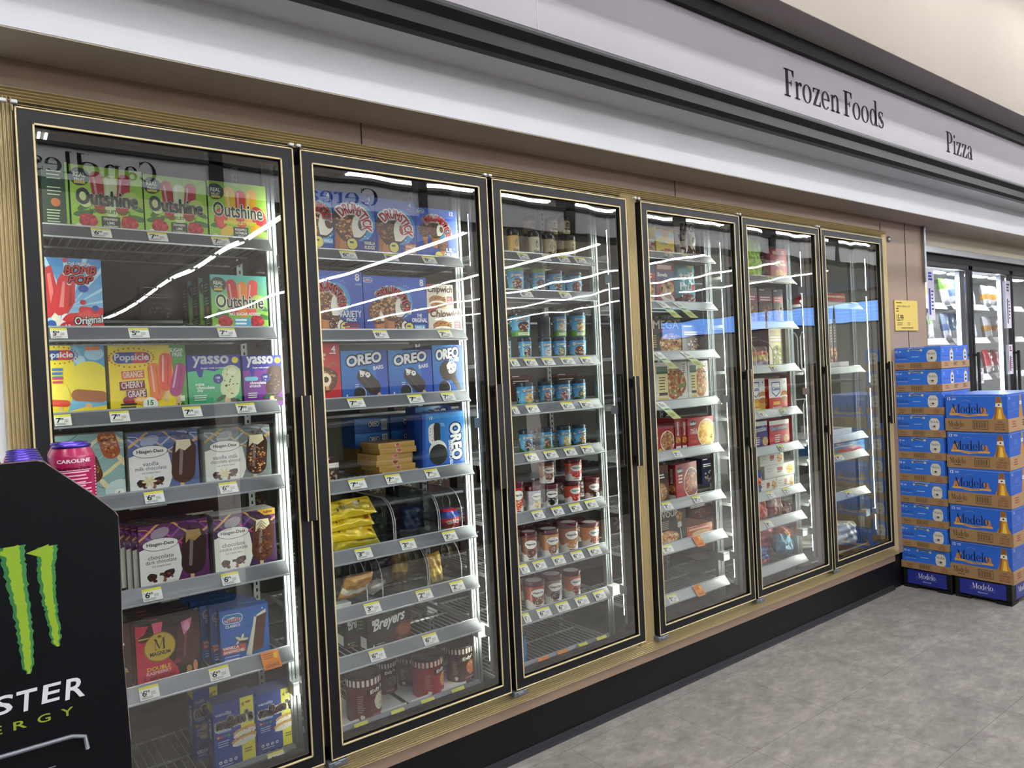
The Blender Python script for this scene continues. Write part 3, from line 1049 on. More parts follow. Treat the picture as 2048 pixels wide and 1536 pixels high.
def rail_tag(rail, xa, xb, zt, face, h=.036, drop=0., lean=0.):
    g = Geo()
    w_ = xb - xa
    n = Vector((0, -.036, -.030)).normalized()   # the way down the sloping rail
    dn = Vector((0, -.030, -.036)).normalized()
    o = Vector((xa, .1535, zt))
    A = face.A

    def fn(u, v, k):
        p = o + Vector((u / A * w_ + lean * (1 - v), 0, 0)) + dn * ((1 - v) * h * 1.2)
        return (p.x, p.y - .002 - k * .0002, p.z)
    g.art(face, fn)
    bk = [fn(0, 0, -3), fn(0, 1, -3), fn(A, 1, -3), fn(A, 0, -3)]
    g.face(bk, '#DDDDDD')
    return g.build('price_tag', 'printed_matt', rail)


def shelf(d, r, x0=None, x1=None, deck=True):
    z = SH[d][r]
    b = BX[d]
    x0 = b + .03 if x0 is None else x0
    x1 = b + (.712 if d != 2 else .675) if x1 is None else x1
    last = r == len(SH[d]) - 1
    t = thing('freezer_shelf', (0, 0, 0), 'wire freezer shelf with grey price rail, ' + shelf_phrase(d, r) + ' behind the ' + ORD[d] + ' door', 'shelf')
    zt = z
    thin = last and d < 3
    if d == 5 and r == 5:
        thin = True
    g = Geo()
    dep = .42 if d < 5 else .4
    n = int((x1 - x0) / .024)
    for i in range(n + 1):
        x = x0 + (x1 - x0) * i / n
        g.box(x - .0016, x + .0016, .17, .17 + dep, z - .0225, z - .0195)
    for y in (.172, .17 + dep * .5, .17 + dep):
        g.box(x0, x1, y - .003, y + .003, z - .029, z - .0225)
    g.box(x0 - .002, x0 + .003, .16, .17 + dep, z - .034, z - .018); g.box(x1 - .003, x1 + .002, .16, .17 + dep, z - .034, z - .018)
    g.build('wire_deck', 'wire', t)
    g = Geo()
    if thin:
        g.extrude_x([(.16, z), (.152, z - .013), (.157, z - .014), (.166, z - .002)], x0, x1)
    else:
        g.extrude_x([(.163, z + .001), (.157, z), (.127, z - .036), (.127, z - .039), (.132, z - .039), (.162, z - .006)], x0, x1)
    rail = g.build('price_rail', 'rail_grey' if not (d >= 3) else 'alu_strip', t)
    if not thin:
        g = Geo(); g.bbox(x0, x1, .1575, .1615, z - .003, z + .005, .001); g.bbox(x0, x1, .124, .1285, z - .042, z - .036, .001)
        g.build('rail_lip', 'rail_clear', t)
    for a, c, p in TAGS.get((d, r), []):
        q = at((a + c) / 2, 0, 0, 0) if False else None
        # height on the picture of this rail
        xa = px_to_x(a, zt - .015, .145); xb = px_to_x(c, zt - .015, .145)
        rail_tag(rail, xa, xb, zt - .002, tag_face(p), h=.034)
    return t


def px_to_x(px, z, y):
    """x of the point at height z and depth y seen in picture column px"""
    lo, hi = -1.0, 9.0
    for _ in range(40):
        m = (lo + hi) / 2
        dv = Vector((m, y, z)) - CAM
        if 1024 + FPX * dv.dot(_r2) / dv.dot(_f) < px:
            lo = m
        else:
            hi = m
    return (lo + hi) / 2


def py_to_z(px, py, y):
    return at(px, py, 1, y).z


shelf_of = {}
for d in range(6):
    for r in range(len(SH[d])):
        shelf_of[d, r] = shelf(d, r)
# orange and yellow stickers on the rails
for d, r, spans in ((1, 7, [(708, 735, 'y'), (782, 808, 'y'), (842, 868, 'y'), (903, 928, 'y')]), (2, 8, [(1076, 1097, 'o'), (1115, 1135, 'o'), (1157, 1174, 'y'), (1193, 1212, 'y')]),
                    (0, 5, [(521, 556, 'O')]), (3, 6, [(1384, 1399, 'O')]), (3, 7, [(1385, 1400, 'O')])):
    rail = [c for c in shelf_of[d, r].children if c.name.startswith('price_rail')][0]
    for a, c, k in spans:
        f = Art(1.3, '#D8D45C' if k == 'y' else '#E8862E')
        if k == 'O':
            f.lines(.1, .85, 1.1, 3, .12, '#8A4A10', .04)
            f.text('CLEARANCE', .65, .2, 1.0, .16, '#6B3208', bold=.02)
            f.rect(.9, .55, 1.15, .85, '#F2C23A')
        xa, xb = px_to_x(a, SH[d][r] - .01, .15), px_to_x(c, SH[d][r] - .01, .15)
        rail_tag(rail, xa, xb, SH[d][r] + (.004 if k == 'O' else -.001), f, h=.012 if k != 'O' else .05)
# long hanging labels on the fourth door's shelves
for r, spans in ((1, [(1312, 1328), (1345, 1361)]), (2, [(1305, 1321), (1360, 1376)]), (3, [(1310, 1326)])):
    rail = [c for c in shelf_of[3, r].children if c.name.startswith('price_rail')][0]
    for a, c in spans:
        f = Art(.36, '#E9EAE2')
        f.rect(0, .45, .36, .6, '#B8CFA0')
        f.rect(0, 0, .36, .42, '#C3CC86')
        f.text('4', .12, .9, None, .08, '#222222', bold=.03)
        f.lines(.06, .82, .3, 3, .05, '#555555', .02)
        f.lines(.06, .54, .3, 1, .05, '#3B6B2E', .05)
        f.lines(.06, .3, .3, 4, .05, '#5A6A3A', .02)
        xa, xb = px_to_x(a, SH[3][r], .15), px_to_x(c, SH[3][r], .15)
        rail_tag(rail, xa, xb, SH[3][r] - .002, f, h=.092, lean=.05)

# perforated rack posts just inside each door
for d in range(6):
    for k, (dx, yy) in enumerate(((.738, .21), (.738, .58))):
        t = thing('rack_post', (BX[d] + dx, yy, 0), ('front' if k == 0 else 'rear') + ' steel rack post at the right of the shelves behind the ' + ORD[d] + ' door', 'post')
        g = Geo()
        g.bbox(-.014 if k else -.023, .014 if k else (.034 if d > 2 else .018), -.012, .012, .25, 2.4, .003)
        if not k: g.bbox(-.012, -.008, -.015, -.012, .25, 2.4, .001); g.bbox(.0, .006, -.017, -.012, .25, 2.4, .002)
        g.build('upright', 'steel', t)
        g = Geo()
        for i in range(80 if k else 0):
            g.box(-.003, .003, -.0135, -.0118, .3 + i * .026, .3 + i * .026 + .012)
        if k: g.build('slots', 'black_gap', t)
        g = Geo(); g.bbox(-.024, .03, -.05 if k == 0 else -.02, .0, .5, .545, .003); g.build('bracket', 'white_plastic' if d in (1, 2) else 'alu_strip', t)

# ================================================================ printed packages
NUT = ['#C98B4A', '#8A4E22', '#E0B070', '#5A2E14']
CHOC = ['#4A2614', '#6B3A20', '#2E160B', '#8A5230']


def a_outshine(A, kind=0):
    a = Art(A)
    if kind == 3:
        a.grad(0, .35, A, 1, '#8CC63F', '#57B7B5', 8); a.rect(0, 0, A, .36, '#84BC3C')
    else:
        a.grad(0, 0, A, 1, '#93C83A', '#A9D544', 8)
    fr = [('#B3202C', '#D9E8B0', '#B3202C'), ('#B3202C', '#D9E8B0', '#B3202C'), ('#F3C62D', '#D8453A', '#F3B52A'), ('#C8322F', '#EE8A2B', '#E2584A')][kind]
    for i, c in enumerate(fr):
        u = A * (.38 + .17 * i)
        a.pill(u, .58 if i == 1 else .62, .17, .62, c, rot=(i - 1) * -6)
        a.pill(u - .04, .7, .03, .3, mix(c, '#FFFFFF', .35), rot=(i - 1) * -6)
    for x, y, r_ in ((.2, .42, 35), (.88, .45, -30), (.16, .3, 10), (.9, .28, -10)):
        a.disc(A * x, y, .13, .045, '#2E6B2A', rot=r_)
    if kind in (0, 1, 3):
        for x in (.22, .79):
            a.disc(A * x, .2, .12, .11, '#B41E2E', amp=.05, seed=3)
            a.specks(A * x, .2, .1, .09, ['#D8404A', '#8E1422'], 16, .025, 4)
        a.disc(A * .2, .52, .1, .13, '#D9E8A0'); a.disc(A * .82, .55, .12, .12, '#BFD870')
    else:
        a.disc(A * .2, .4, .1, .17, '#C9333A'); a.disc(A * .86, .45, .12, .2, '#C9333A', rot=20); a.disc(A * .8, .25, .1, .1, '#F0B42A'); a.disc(A * .3, .2, .12, .08, '#F2C94A', rot=30)
        a.disc(A * .2, .4, .08, .14, '#E85A50')
    a.disc(A * .13, .83, .13, .13, '#2D3A34', n=28, amp=.015)
    a.text('REAL', A * .13, .86, .15, .06, '#DDE5D0', bold=.03)
    a.text('FRUIT', A * .13, .79, .13, .035, '#DDE5D0', bold=.02); a.rect(A * .13 - .07, .73, A * .13 + .07, .765, '#D8C24A')
    a.text('Outshine', A * .5, .545, A * .84, .22, '#22382F', grow=.07, gcol='#F1F6E2', bold=.022, rise=-.02)
    if kind == 3:
        a.text('NO SUGAR ADDED', A * .58, .33, A * .55, .05, '#FFFFFF', bold=.02)
        a.rect(A * .38, .1, A * .68, .26, '#4FA9C9'); a.lines(A * .4, .21, A * .66, 2, .06, '#FFFFFF', .03)
    else:
        a.text('MINI FRUIT POPS', A * .53, .35, A * .56, .055, '#3E6B1E' if kind < 2 else '#D8F04A', bold=.03)
        a.rect(A * .4, .09, A * .66, .28, '#24372B')
        for i, t in enumerate([('STRAWBERRY', 'LIME', 'RASPBERRY'), ('STRAWBERRY', 'LIME', 'RASPBERRY'), ('PINEAPPLE', 'WATERMELON', 'MANGO')][min(kind, 2)]):
            a.text(t, A * .53, .24 - i * .055, A * (.2 if len(t) > 5 else .1), .036, '#F0F0E0', bold=.02)
    a.disc(A * .09, .1, .05, .05, '#E8F2C8'); a.disc(A * .09, .1, .03, .03, '#5C9A3A')
    return a


def a_dark_side(A, seed=1):
    a = Art(A, '#1F3A28')
    a.rect(A * .9, 0, A, 1, '#8CC63F')
    a.lines(A * .2, .85, A * .8, 3, .05, '#BFD8B0', .015, seed)
    a.lines(A * .2, .62, A * .75, 3, .05, '#BFD8B0', .015, seed + 1)
    a.disc(A * .5, .42, A * .18, .06, '#C9702A')
    a.lines(A * .15, .3, A * .8, 5, .04, '#BFD8B0', .015, seed + 2)
    return a


def a_bomb(A):
    a = Art(A)
    a.grad(0, .1, A, 1, '#9AD4F0', '#2F86D0', 8); a.rect(0, 0, A, .12, '#D8E8C8')
    for i in range(9):
        th = math.radians(10 + i * 20)
        a.poly([(A * .4, .35), (A * .4 + 1.2 * math.cos(th), .35 + 1.2 * math.sin(th)), (A * .4 + 1.2 * math.cos(th + .08), .35 + 1.2 * math.sin(th + .08))], '#BFE4F6')
    a.pill(A * .16, .14, .1, .3, '#F2E9D4')
    a.poly([(0, .86), (A * .12, .9), (A * .2, .62), (A * .2, .34), (A * .08, .22), (0, .2)], '#C9252C')
    a.poly([(A * .1, .3), (A * .22, .72), (A * .36, .86), (A * .52, .7), (A * .5, .42), (A * .36, .26), (A * .2, .24)], '#D62B30')
    a.poly([(A * .22, .35), (A * .3, .68), (A * .35, .7), (A * .3, .35)], '#F08A86'); a.poly([(A * .38, .35), (A * .43, .62), (A * .46, .6), (A * .44, .38)], '#A8141C')
    a.poly([(A * .04, .78), (A * .1, .8), (A * .14, .55), (A * .08, .4)], '#EF7A76')
    a.pill(A * .3, .12, .11, .3, '#F2F4F8', rot=-15); a.pill(A * .08, .08, .1, .2, '#2E5AA8')
    a.disc(A * .75, .22, .26, .13, '#D8202E', n=30, amp=.16, seed=5); a.disc(A * .75, .22, .16, .08, '#E8504A', n=30, amp=.2, seed=8)
    a.text('THE ORIGINAL', A * .62, .93, A * .4, .035, '#FFFFFF', bold=.02, grow=.08, gcol='#1B3A8A')
    a.text('BOMB', A * .62, .845, A * .56, .11, '#D01F2B', bold=.05, slant=.25, grow=.12, gcol='#FFFFFF')
    a.text('POP', A * .62, .715, A * .44, .11, '#D01F2B', bold=.05, slant=.25, grow=.12, gcol='#FFFFFF')
    a.disc(A * .66, .6, .06, .05, '#2E4FA8'); a.disc(A * .64, .42, .035, .035, '#C4202E'); a.disc(A * .36, .97, .03, .03, '#C4202E'); a.disc(A * .86, .34, .04, .04, '#2E4FA8')
    a.text('Original', A * .73, .17, A * .5, .13, '#FFFFFF', bold=.04, grow=.07, gcol='#7A4A2A', rise=.1)
    a.disc(A * .36, .08, .1, .08, '#C22530'); a.text('12', A * .36, .1, None, .05, '#FFFFFF', bold=.04); a.text('POPS', A * .36, .035, .13, .03, '#FFFFFF', bold=.03)
    a.disc(A * .92, .08, .03, .03, '#2E5AA8')
    return a


def popsicle_logo(a, u, v, w_):
    for i in range(26):
        th = 6.283 * i / 26
        a.disc(u + w_ * .58 * math.cos(th), v + w_ * .27 * math.sin(th), w_ * .022, w_ * .026, '#C22A1E', n=8)
    a.pill(u, v, w_ * .98, w_ * .32, '#23388F')
    a.poly([(u + w_ * .02, v - w_ * .16), (u + w_ * .33, v - w_ * .16), (u + w_ * .46, v - w_ * .06), (u + w_ * .46, v + w_ * .06), (u + w_ * .33, v + w_ * .16), (u + w_ * .1, v + w_ * .16)], '#D0222C')
    a.text('Popsicle', u, v - w_ * .01, w_ * .88, w_ * .24, '#FFFFFF', bold=.05)


def a_pop_kids(A):
    # plain stand-in: a square yellow ice pop on a blue ground
    a = Art(A, '#F5DE2C')
    a.poly([(A * .4, 1), (A, 1), (A, .16), (A * .3, .1), (A * .5, .5)], '#7FC0E2')
    a.poly([(A * .5, 1), (A, 1), (A, .5), (A * .75, .6)], '#5FA9D4')
    a.disc(A * .82, .88, .12, .09, '#A9D8EC'); a.disc(A * .55, .8, .07, .06, '#BEE4F2')
    a.rect(A * .66, .93, A * .93, .985, '#E87A2A')
    popsicle_logo(a, A * .16, .87, .42)
    a.pill(A * .7, .5, .5, .56, '#F0DC3C', rot=-8); a.pill(A * .7, .3, .44, .16, '#A4612E', rot=-8)
    a.pill(A * .67, .1, .08, .2, '#E8C48A')
    a.pill(A * .15, .33, .26, .3, '#F3E04A', rot=-6); a.pill(A * .16, .22, .25, .09, '#D8482A', rot=-6); a.pill(A * .17, .08, .05, .18, '#E8C48A')
    a.lines(A * .06, .66, A * .3, 3, .055, '#2E7AC0', .035); a.lines(A * .06, .54, A * .3, 2, .05, '#C2345A', .03)
    a.poly([(0, .14), (A * .3, .1), (A * .6, .15), (A, .1), (A, 0), (0, 0)], '#F5DE2C')
    a.lines(A * .62, .04, A * .95, 1, .05, '#333333', .025)
    return a


def a_pop_orange(A):
    a = Art(A, '#F6DC22')
    a.poly([(A * .78, 1), (A, 1), (A, 0), (A * .95, 0), (A * .86, .3)], '#4D9E3A')
    a.text('SUGAR', A * .88, .92, A * .18, .055, '#FFFFFF', bold=.03); a.text('FREE', A * .89, .855, A * .13, .055, '#FFFFFF', bold=.03)
    popsicle_logo(a, A * .29, .82, .5)
    for t, y, x0, x1, c in (('ORANGE', .58, .15, .44, '#E2622A'), ('CHERRY', .43, .12, .44, '#7E1F48'), ('GRAPE', .3, .2, .46, '#7E1F58')):
        a.rect(A * x0, y - .065, A * x1, y + .055, c, rot=3)
        a.text(t, A * (x0 + x1) / 2, y, A * (x1 - x0) * .86, .09, '#FFF4DC', bold=.035, rot=3)
    for u, v, c, r_, h_ in ((.58, .46, '#E8742A', 4, .56), (.72, .6, '#E2502E', -3, .56), (.88, .48, '#A82A72', -12, .5)):
        a.pill(A * u, v - h_ * .55, .05, .25, '#E2B98A', rot=r_)
        a.pill(A * u, v, .17, h_, c, rot=r_); a.pill(A * u - .035, v + .05, .025, h_ * .7, mix(c, '#FFFFFF', .4), rot=r_); a.pill(A * u + .03, v, .02, h_ * .7, mix(c, '#300010', .35), rot=r_)
    a.disc(A * .2, .21, .05, .05, '#8E1228'); a.disc(A * .26, .19, .05, .05, '#B01A30'); a.disc(A * .38, .2, .09, .06, '#F0A52C'); a.disc(A * .38, .21, .07, .03, '#F8D28A')
    a.disc(A * .5, .14, .1, .1, '#F4F4EA'); a.text('15', A * .5, .16, None, .07, '#2E8A3A', bold=.03)
    a.lines(A * .12, .14, A * .38, 3, .045, '#2A2A2A', .025)
    a.text('18', A * .91, .09, None, .08, '#1D3A2A', bold=.03); a.rect(A * .9, .16, A * .96, .24, '#E8F0D8')
    return a


def a_yasso(A, kind=0):
    a = Art(A)
    if kind == 0:
        a.grad(0, 0, A, .8, '#2E9A62', '#57C58A', 8)
    else:
        a.grad(0, 0, A, .8, '#6A1F86', '#8A3AA0', 8)
    a.poly([(0, 1), (A, 1), (A, .74), (A * .7, .78), (A * .5, .7), (A * .3, .74), (A * .26, .6), (A * .2, .6), (A * .16, .72), (0, .7)], '#2C2E9A')
    a.text('yasso', A * .44, .88, A * .66, .2, '#FFFFFF', bold=.07)
    a.text('frozen greek yogurt bars', A * .5, .76, A * .5, .045, '#FFFFFF', bold=.02)
    c = '#D9E2AE' if kind == 0 else '#3E2018'
    a.pill(A * .72, .14, .1, .24, '#D8B98A', rot=-10)
    a.pill(A * .8, .5, .34, .62, c, rot=-8)
    a.specks(A * .8, .5, .12, .26, ['#2E1A12', '#4A2A1A'] if kind == 0 else ['#5E3424', '#8A5A3A', '#22100A'], 22 if kind == 0 else 60, .02, 6)
    a.pill(A * .83, .7, .16, .14, '#EEF0D0' if kind == 0 else '#4A2A20', rot=-8)
    a.disc(A * .56, .56, .09, .09, '#23338A'); a.text('100' if kind == 0 else '140', A * .56, .58, None, .04, '#FFFFFF', bold=.02); a.text('5g', A * .56, .52, None, .035, '#FFFFFF')
    y = .47
    for t in (('mint', 'chocolate', 'chip') if kind == 0 else ('chocolate', 'crunch')):
        a.text(t, A * .13 + .02 * len(t), y, None, .055, '#FFFFFF', bold=.02); y -= .06
    if kind: a.pill(A * .2, .55, .26, .08, '#6FC4DA')
    a.lines(A * .1, .26, A * .4, 3, .04, '#E0F0E8', .015)
    a.text('4', A * .12, .06, None, .06, '#FFFFFF', bold=.03)
    a.disc(A * .9, .9, .06, .06, '#E8E23A'); a.disc(A * .6, .2, .1, .04, '#2A5A2A', rot=30); a.disc(A * .88, .14, .1, .04, '#3A2A1A', rot=-20)
    return a


HDK = {0: ('#5C6C9E', '#EDEBE6', ('vanilla', 'milk chocolate'), '#4B2818', None),
       1: ('#7E8A86', '#EDEDE2', ('vanilla milk', 'chocolate almond'), '#3A1E10', NUT),
       2: ('#62245E', '#F0EEE8', ('chocolate', 'dark chocolate'), '#2E1812', None),
       3: ('#4A2A58', '#F2F2E6', ('chocolate', 'cookie crumble'), '#5A2E1C', CHOC)}


def hd_logo(a, u, v, w_):
    a.disc(u, v, w_ * .5, w_ * .19, '#2A2326', n=30, amp=.012); a.disc(u, v, w_ * .485, w_ * .175, '#F6F3EC', n=30, amp=.012)
    a.text('Häagen-Dazs', u, v, w_ * .74, w_ * .125, '#3A1420', bold=.035)


def a_hd(A, kind=0):
    top, low, nm, bar, sp = HDK[kind]
    a = Art(A, top)
    for i in range(5):
        c = ['#C8B27A', '#E6E6EE', '#B0B4D0', '#9A7AA8', '#D8A860'][i] if kind < 2 else ['#C83A8A', '#D8A048', '#8A4AA0', '#A83A6A', '#D8B060'][i]
        p = [(A * (t / 10), .78 + .14 * math.sin(t * .7 + i * 1.3) + i * .03) for t in range(11)]
        a.line(p, .012 if i % 2 else .03, c)
    a.disc(A * .3, .86, .14, .08, mix(top, '#FFFFFF', .3), rot=20); a.disc(A * .75, .9, .2, .06, mix(top, '#000000', .3), rot=-15)
    a.poly([(0, .62), (A * .12, .66), (A * .56, .66), (A * .62, .3), (A * .5, 0), (0, 0)], low)
    hd_logo(a, A * .3, .69, .52)
    a.text(nm[0], A * .3, .5, None, .065, '#3E4458', bold=.0); a.text(nm[1], A * .3, .43, A * .44, .06, '#3E4458')
    a.text('ice cream bars', A * .3, .36, A * .26, .035, '#555555')
    a.disc(A * .16, .2, .07, .06, '#3A2014', amp=.06); a.disc(A * .4, .22, .09, .06, '#2E180E', amp=.06, rot=20); a.specks(A * .3, .17, .16, .06, CHOC, 14, .03, 5)
    if kind < 2:
        for r_ in range(0, 360, 60):
            a.disc(A * .27 + .06 * math.cos(math.radians(r_)), .22 + .05 * math.sin(math.radians(r_)), .05, .02, '#E6D6A8', rot=r_)
    a.poly([(A * .45, 0), (A * .62, .1), (A * .7, 0)], mix(top, '#000000', .2))
    a.pill(A * .74, .1, .06, .2, '#D8B98A')
    a.pill(A * .78, .5, .36, .72, bar, rot=-5)
    a.pill(A * .74, .52, .05, .5, mix(bar, '#FFFFFF', .16), rot=-5)
    if sp: a.specks(A * .78, .42, .15, .26, sp, 80, .022, 4)
    a.poly([(A * .68, .84), (A * .88, .84), (A * .9, .74), (A * .8, .66), (A * .72, .7), (A * .66, .64)], '#EDE2BE' if kind != 2 else '#B08A4A')
    a.specks(A * .8, .9, .1, .05, CHOC, 8, .03, 9)
    if kind == 3:
        a.poly([(A * .7, 1), (A, 1), (A, .9), (A * .82, .9)], '#EBB23A'); a.text('NEW', A * .88, .95, None, .045, '#3A2A10', bold=.03)
        for i in range(3):
            a.line([(A * .68, .6 + i * .07), (A * .76, .74 + i * .04), (A * .84, .62 + i * .06)], .01, '#6B4A2A')
    a.text('3', A * .93, .07, None, .07, '#222222', bold=.02)
    return a


def a_hd6(A):
    a = Art(A, '#8FB0AE')
    for i in range(5):
        a.line([(A * t / 8, .3 + i * .18 + .12 * math.sin(t * .8 + i)) for t in range(9)], .05 if i % 2 else .012, ['#5E7A80', '#E8D898', '#B8D8CC', '#E6E0B0', '#5A767C'][i])
    for u, v, r_, s_ in ((.78, .83, 20, NUT + ['#D88A50']), (.5, .5, 35, NUT), (.3, .16, 30, CHOC)):
        a.pill(A * u + .17, v - .26, .07, .2, '#E6D8A8', rot=35)
        a.pill(A * u, v, .24, .44, '#A8542A' if v > .7 else '#5A2E1A', rot=r_ - 20 if v < .7 else 15)
        a.specks(A * u, v, .1, .19, s_, 70, .02, int(u * 10), rot=r_ - 20 if v < .7 else 15)
    a.disc(A * .2, .56, .1, .14, '#E8E0B8'); a.disc(A * .92, .14, .2, .16, '#C8D8D4')
    a.disc(A * .9, .09, .07, .07, '#F2EFE4'); a.text('6', A * .9, .09, None, .07, '#222222', bold=.02)
    return a


def a_magnum(A):
    a = Art(A, '#2C1510')
    a.poly([(0, 1), (A * .2, .97), (A * .1, .8), (A * .3, .72), (A * .45, .45), (A * .62, .2), (A * .66, 0), (0, 0)], '#C2213F')
    a.poly([(A * .25, 1), (A * .42, 1), (A * .38, .78), (A * .28, .8)], '#E05A7A')
    a.pill(A * .8, .56, .34, .7, '#4A241C', rot=-6); a.pill(A * .76, .6, .04, .5, '#7A463A', rot=-6)
    a.poly([(A * .7, .92), (A * .88, .97), (A * .84, .8), (A * .74, .7), (A * .72, .8)], '#D878A0'); a.disc(A * .79, .84, .05, .08, '#E9A6C0')
    a.pill(A * .8, .1, .08, .18, '#B98A50'); a.disc(A * .62, .3, .05, .04, '#8E1228'); a.disc(A * .9, .16, .035, .09, '#D8986A')
    a.disc(A * .36, .6, .24, .24, '#8A6A1E', n=32); a.disc(A * .36, .6, .225, .225, '#C9A93A', n=32)
    a.text('M', A * .36, .65, None, .18, '#2A1A10', bold=.04, font='serif'); a.text('MAGNUM', A * .36, .5, .3, .06, '#2A1A10', bold=.03)
    a.disc(A * .36, .77, .03, .02, '#8A2A1E')
    a.disc(A * .12, .78, .08, .06, '#2C1510'); a.rect(A * .04, .765, A * .2, .79, '#C9A93A')
    a.text('DOUBLE', A * .33, .27, A * .36, .06, '#F0D03A', bold=.04); a.text('RASPBERRY', A * .33, .2, A * .38, .05, '#F2B8C0', bold=.03)
    a.text('44% CACAO', A * .38, .12, A * .4, .045, '#4A0E1A', bold=.03); a.text('3', A * .1, .14, None, .06, '#4A0E1A', bold=.02)
    return a


def nestle(a, u, v, w_):
    a.pill(u, v, w_, w_ * .5, '#E9EEF4'); a.pill(u, v, w_ * .92, w_ * .42, '#2E86C8'); a.poly([(u - w_ * .4, v - w_ * .02), (u, v + w_ * .1), (u + w_ * .4, v - w_ * .02), (u + w_ * .36, v - w_ * .14), (u - w_ * .36, v - w_ * .14)], '#E9EEF4')
    a.text('Nestlé', u, v - w_ * .04, w_ * .66, w_ * .22, '#C8242E', bold=.04)


def a_nestle(A):
    a = Art(A)
    a.grad(0, 0, A, 1, '#1B5FB0', '#2E6FC4', 6)
    nestle(a, A * .26, .83, .36); a.text('CLASSICS', A * .26, .7, A * .3, .045, '#FFFFFF', bold=.03)
    a.poly([(A * .5, .12), (A * .62, .1), (A * .76, .82), (A * .95, .9), (A * .95, .82), (A * .68, .68)], '#EFEAD6')
    a.poly([(A * .6, .12), (A * .86, .2), (A * .97, .84), (A * .74, .78)], '#5A3420')
    for i in range(5):
        for j in range(3):
            a.disc(A * (.67 + .05 * j + i * .022), .24 + i * .12 + j * .02, .012, .012, '#2E180C', n=6)
    a.poly([(A * .56, .12), (A * .62, .12), (A * .75, .78), (A * .7, .8)], '#F2EEDC')
    for r_ in range(0, 360, 72):
        a.disc(A * .42 + .06 * math.cos(math.radians(r_)), .42 + .05 * math.sin(math.radians(r_)), .06, .022, '#F0ECC8', rot=r_)
    a.disc(A * .46, .37, .09, .03, '#33302A', rot=-15)
    a.rect(A * .02, .2, A * .5, .34, '#D0502E', rot=2); a.text('VANILLA', A * .2, .31, A * .32, .05, '#FFFFFF', bold=.03); a.text('SANDWICHES', A * .26, .24, A * .42, .05, '#FFFFFF', bold=.03)
    a.lines(A * .06, .14, A * .45, 2, .05, '#BFD4F0', .02); a.lines(A * .06, .04, A * .4, 1, .05, '#DDE8F8', .03)
    a.text('6', A * .88, .93, None, .04, '#FFFFFF', bold=.02)
    return a


def a_mm(A, full=True):
    a = Art(A, '#20408F')
    a.rect(A * .64, 0, A * .96, 1, '#EAE23A')
    a.rect(A * .64, .84, A * .96, .97, '#EAE23A'); a.text('4', A * .7, .9, None, .06, '#A85A1A', bold=.03); a.lines(A * .77, .9, A * .92, 1, .05, '#A85A1A', .03)
    a.rect(A * .64, .33, A * .96, .8, '#20408F') if False else None
    a.text('vanilla', A * .24, .84, A * .36, .05, '#E8ECF6', bold=.01, slant=.2)
    a.text("m&m's", A * .5, .7, A * .86, .17, '#3A1E12', bold=.04, grow=.12, gcol='#F0E8D8', rise=.05)
    a.lines(A * .1, .56, A * .5, 1, .05, '#9AB0E0', .025)
    for i, c in enumerate(('#E0A030', '#C83030', '#3A6AC8', '#3A9A4A')):
        a.disc(A * (.1 + .08 * i), .5, .022, .02, c, n=10)
    a.lines(A * .08, .42, A * .42, 3, .035, '#AFC0E8', .014)
    a.poly([(A * .45, .35), (A * .9, .42), (A * .95, .5), (A * .5, .44)], '#EFE6D0')
    a.disc(A * .72, .5, .17, .055, '#D8A860', rot=8, amp=.03); a.disc(A * .72, .46, .17, .05, '#F4EEDC', rot=8); a.disc(A * .7, .38, .19, .06, '#D8A860', rot=8, amp=.03); a.disc(A * .7, .34, .18, .05, '#F4EEDC', rot=8)
    a.specks(A * .72, .45, .15, .09, ['#C83030', '#3A6AC8', '#E8C23A', '#7A4A22'], 16, .012, 3)
    for i in range(4):
        a.pill(A * (.12 + .12 * i), .12, .05, .05, '#DDE4F4'); a.disc(A * (.12 + .12 * i), .12, .012, .012, '#20408F', n=8)
    a.lines(A * .1, .06, A * .5, 1, .04, '#AFC0E8', .015); a.lines(A * .7, .2, A * .92, 2, .04, '#8A7A20', .02)
    return a


def mm_side(A):
    a = Art(A, '#20408F')
    a.rect(0, .88, A, 1, '#EAE23A'); a.rect(0, 0, A * .2, 1, '#2A4A9A')
    a.text("m&m's", A * .5, .6, .3, A * .34, '#E8ECF6', rot=90, bold=.05)
    a.lines(A * .2, .34, A * .8, 5, .04, '#AFC0E8', .012)
    return a


def cone(a, u, v, s, tip=(-.2, -1.1), nuts=NUT, bite=1):
    """dipped cone: wafer, nutty top and a bite showing the cream"""
    a.poly([(u - s * .5, v - s * .1), (u + s * .3, v - s * .45), (u + s * (tip[0] + .14), v + s * tip[1]), (u + s * (tip[0] - .14), v + s * tip[1])], '#C07F45')
    a.poly([(u - s * .5, v - s * .1), (u - s * .3, v - s * .3), (u + s * (tip[0] - .05), v + s * tip[1]), (u + s * (tip[0] - .14), v + s * tip[1])], '#A56432')
    a.disc(u, v, s * .6, s * .58, '#4A2412', n=22, amp=.03)
    a.specks(u - s * .06, v + s * .04, s * .52, s * .5, nuts, 170, s * .055, int(u * 20) + 2)
    if bite:
        a.disc(u + s * .3, v - s * .05, s * .26, s * .4, '#F4EFE0', n=16, amp=.05, rot=-15)
        a.disc(u + s * .4, v - s * .02, s * .15, s * .2, '#5A3018' if bite == 1 else '#B04A4A', n=10)


def drum_word(a, u, v, w_, h_, arc=1.25):
    a.text('DRUMSTICK', u, v, w_, h_, '#D4222E', bold=.05, arc=arc, grow=.16, gcol='#F6F4F0', rot=-28)


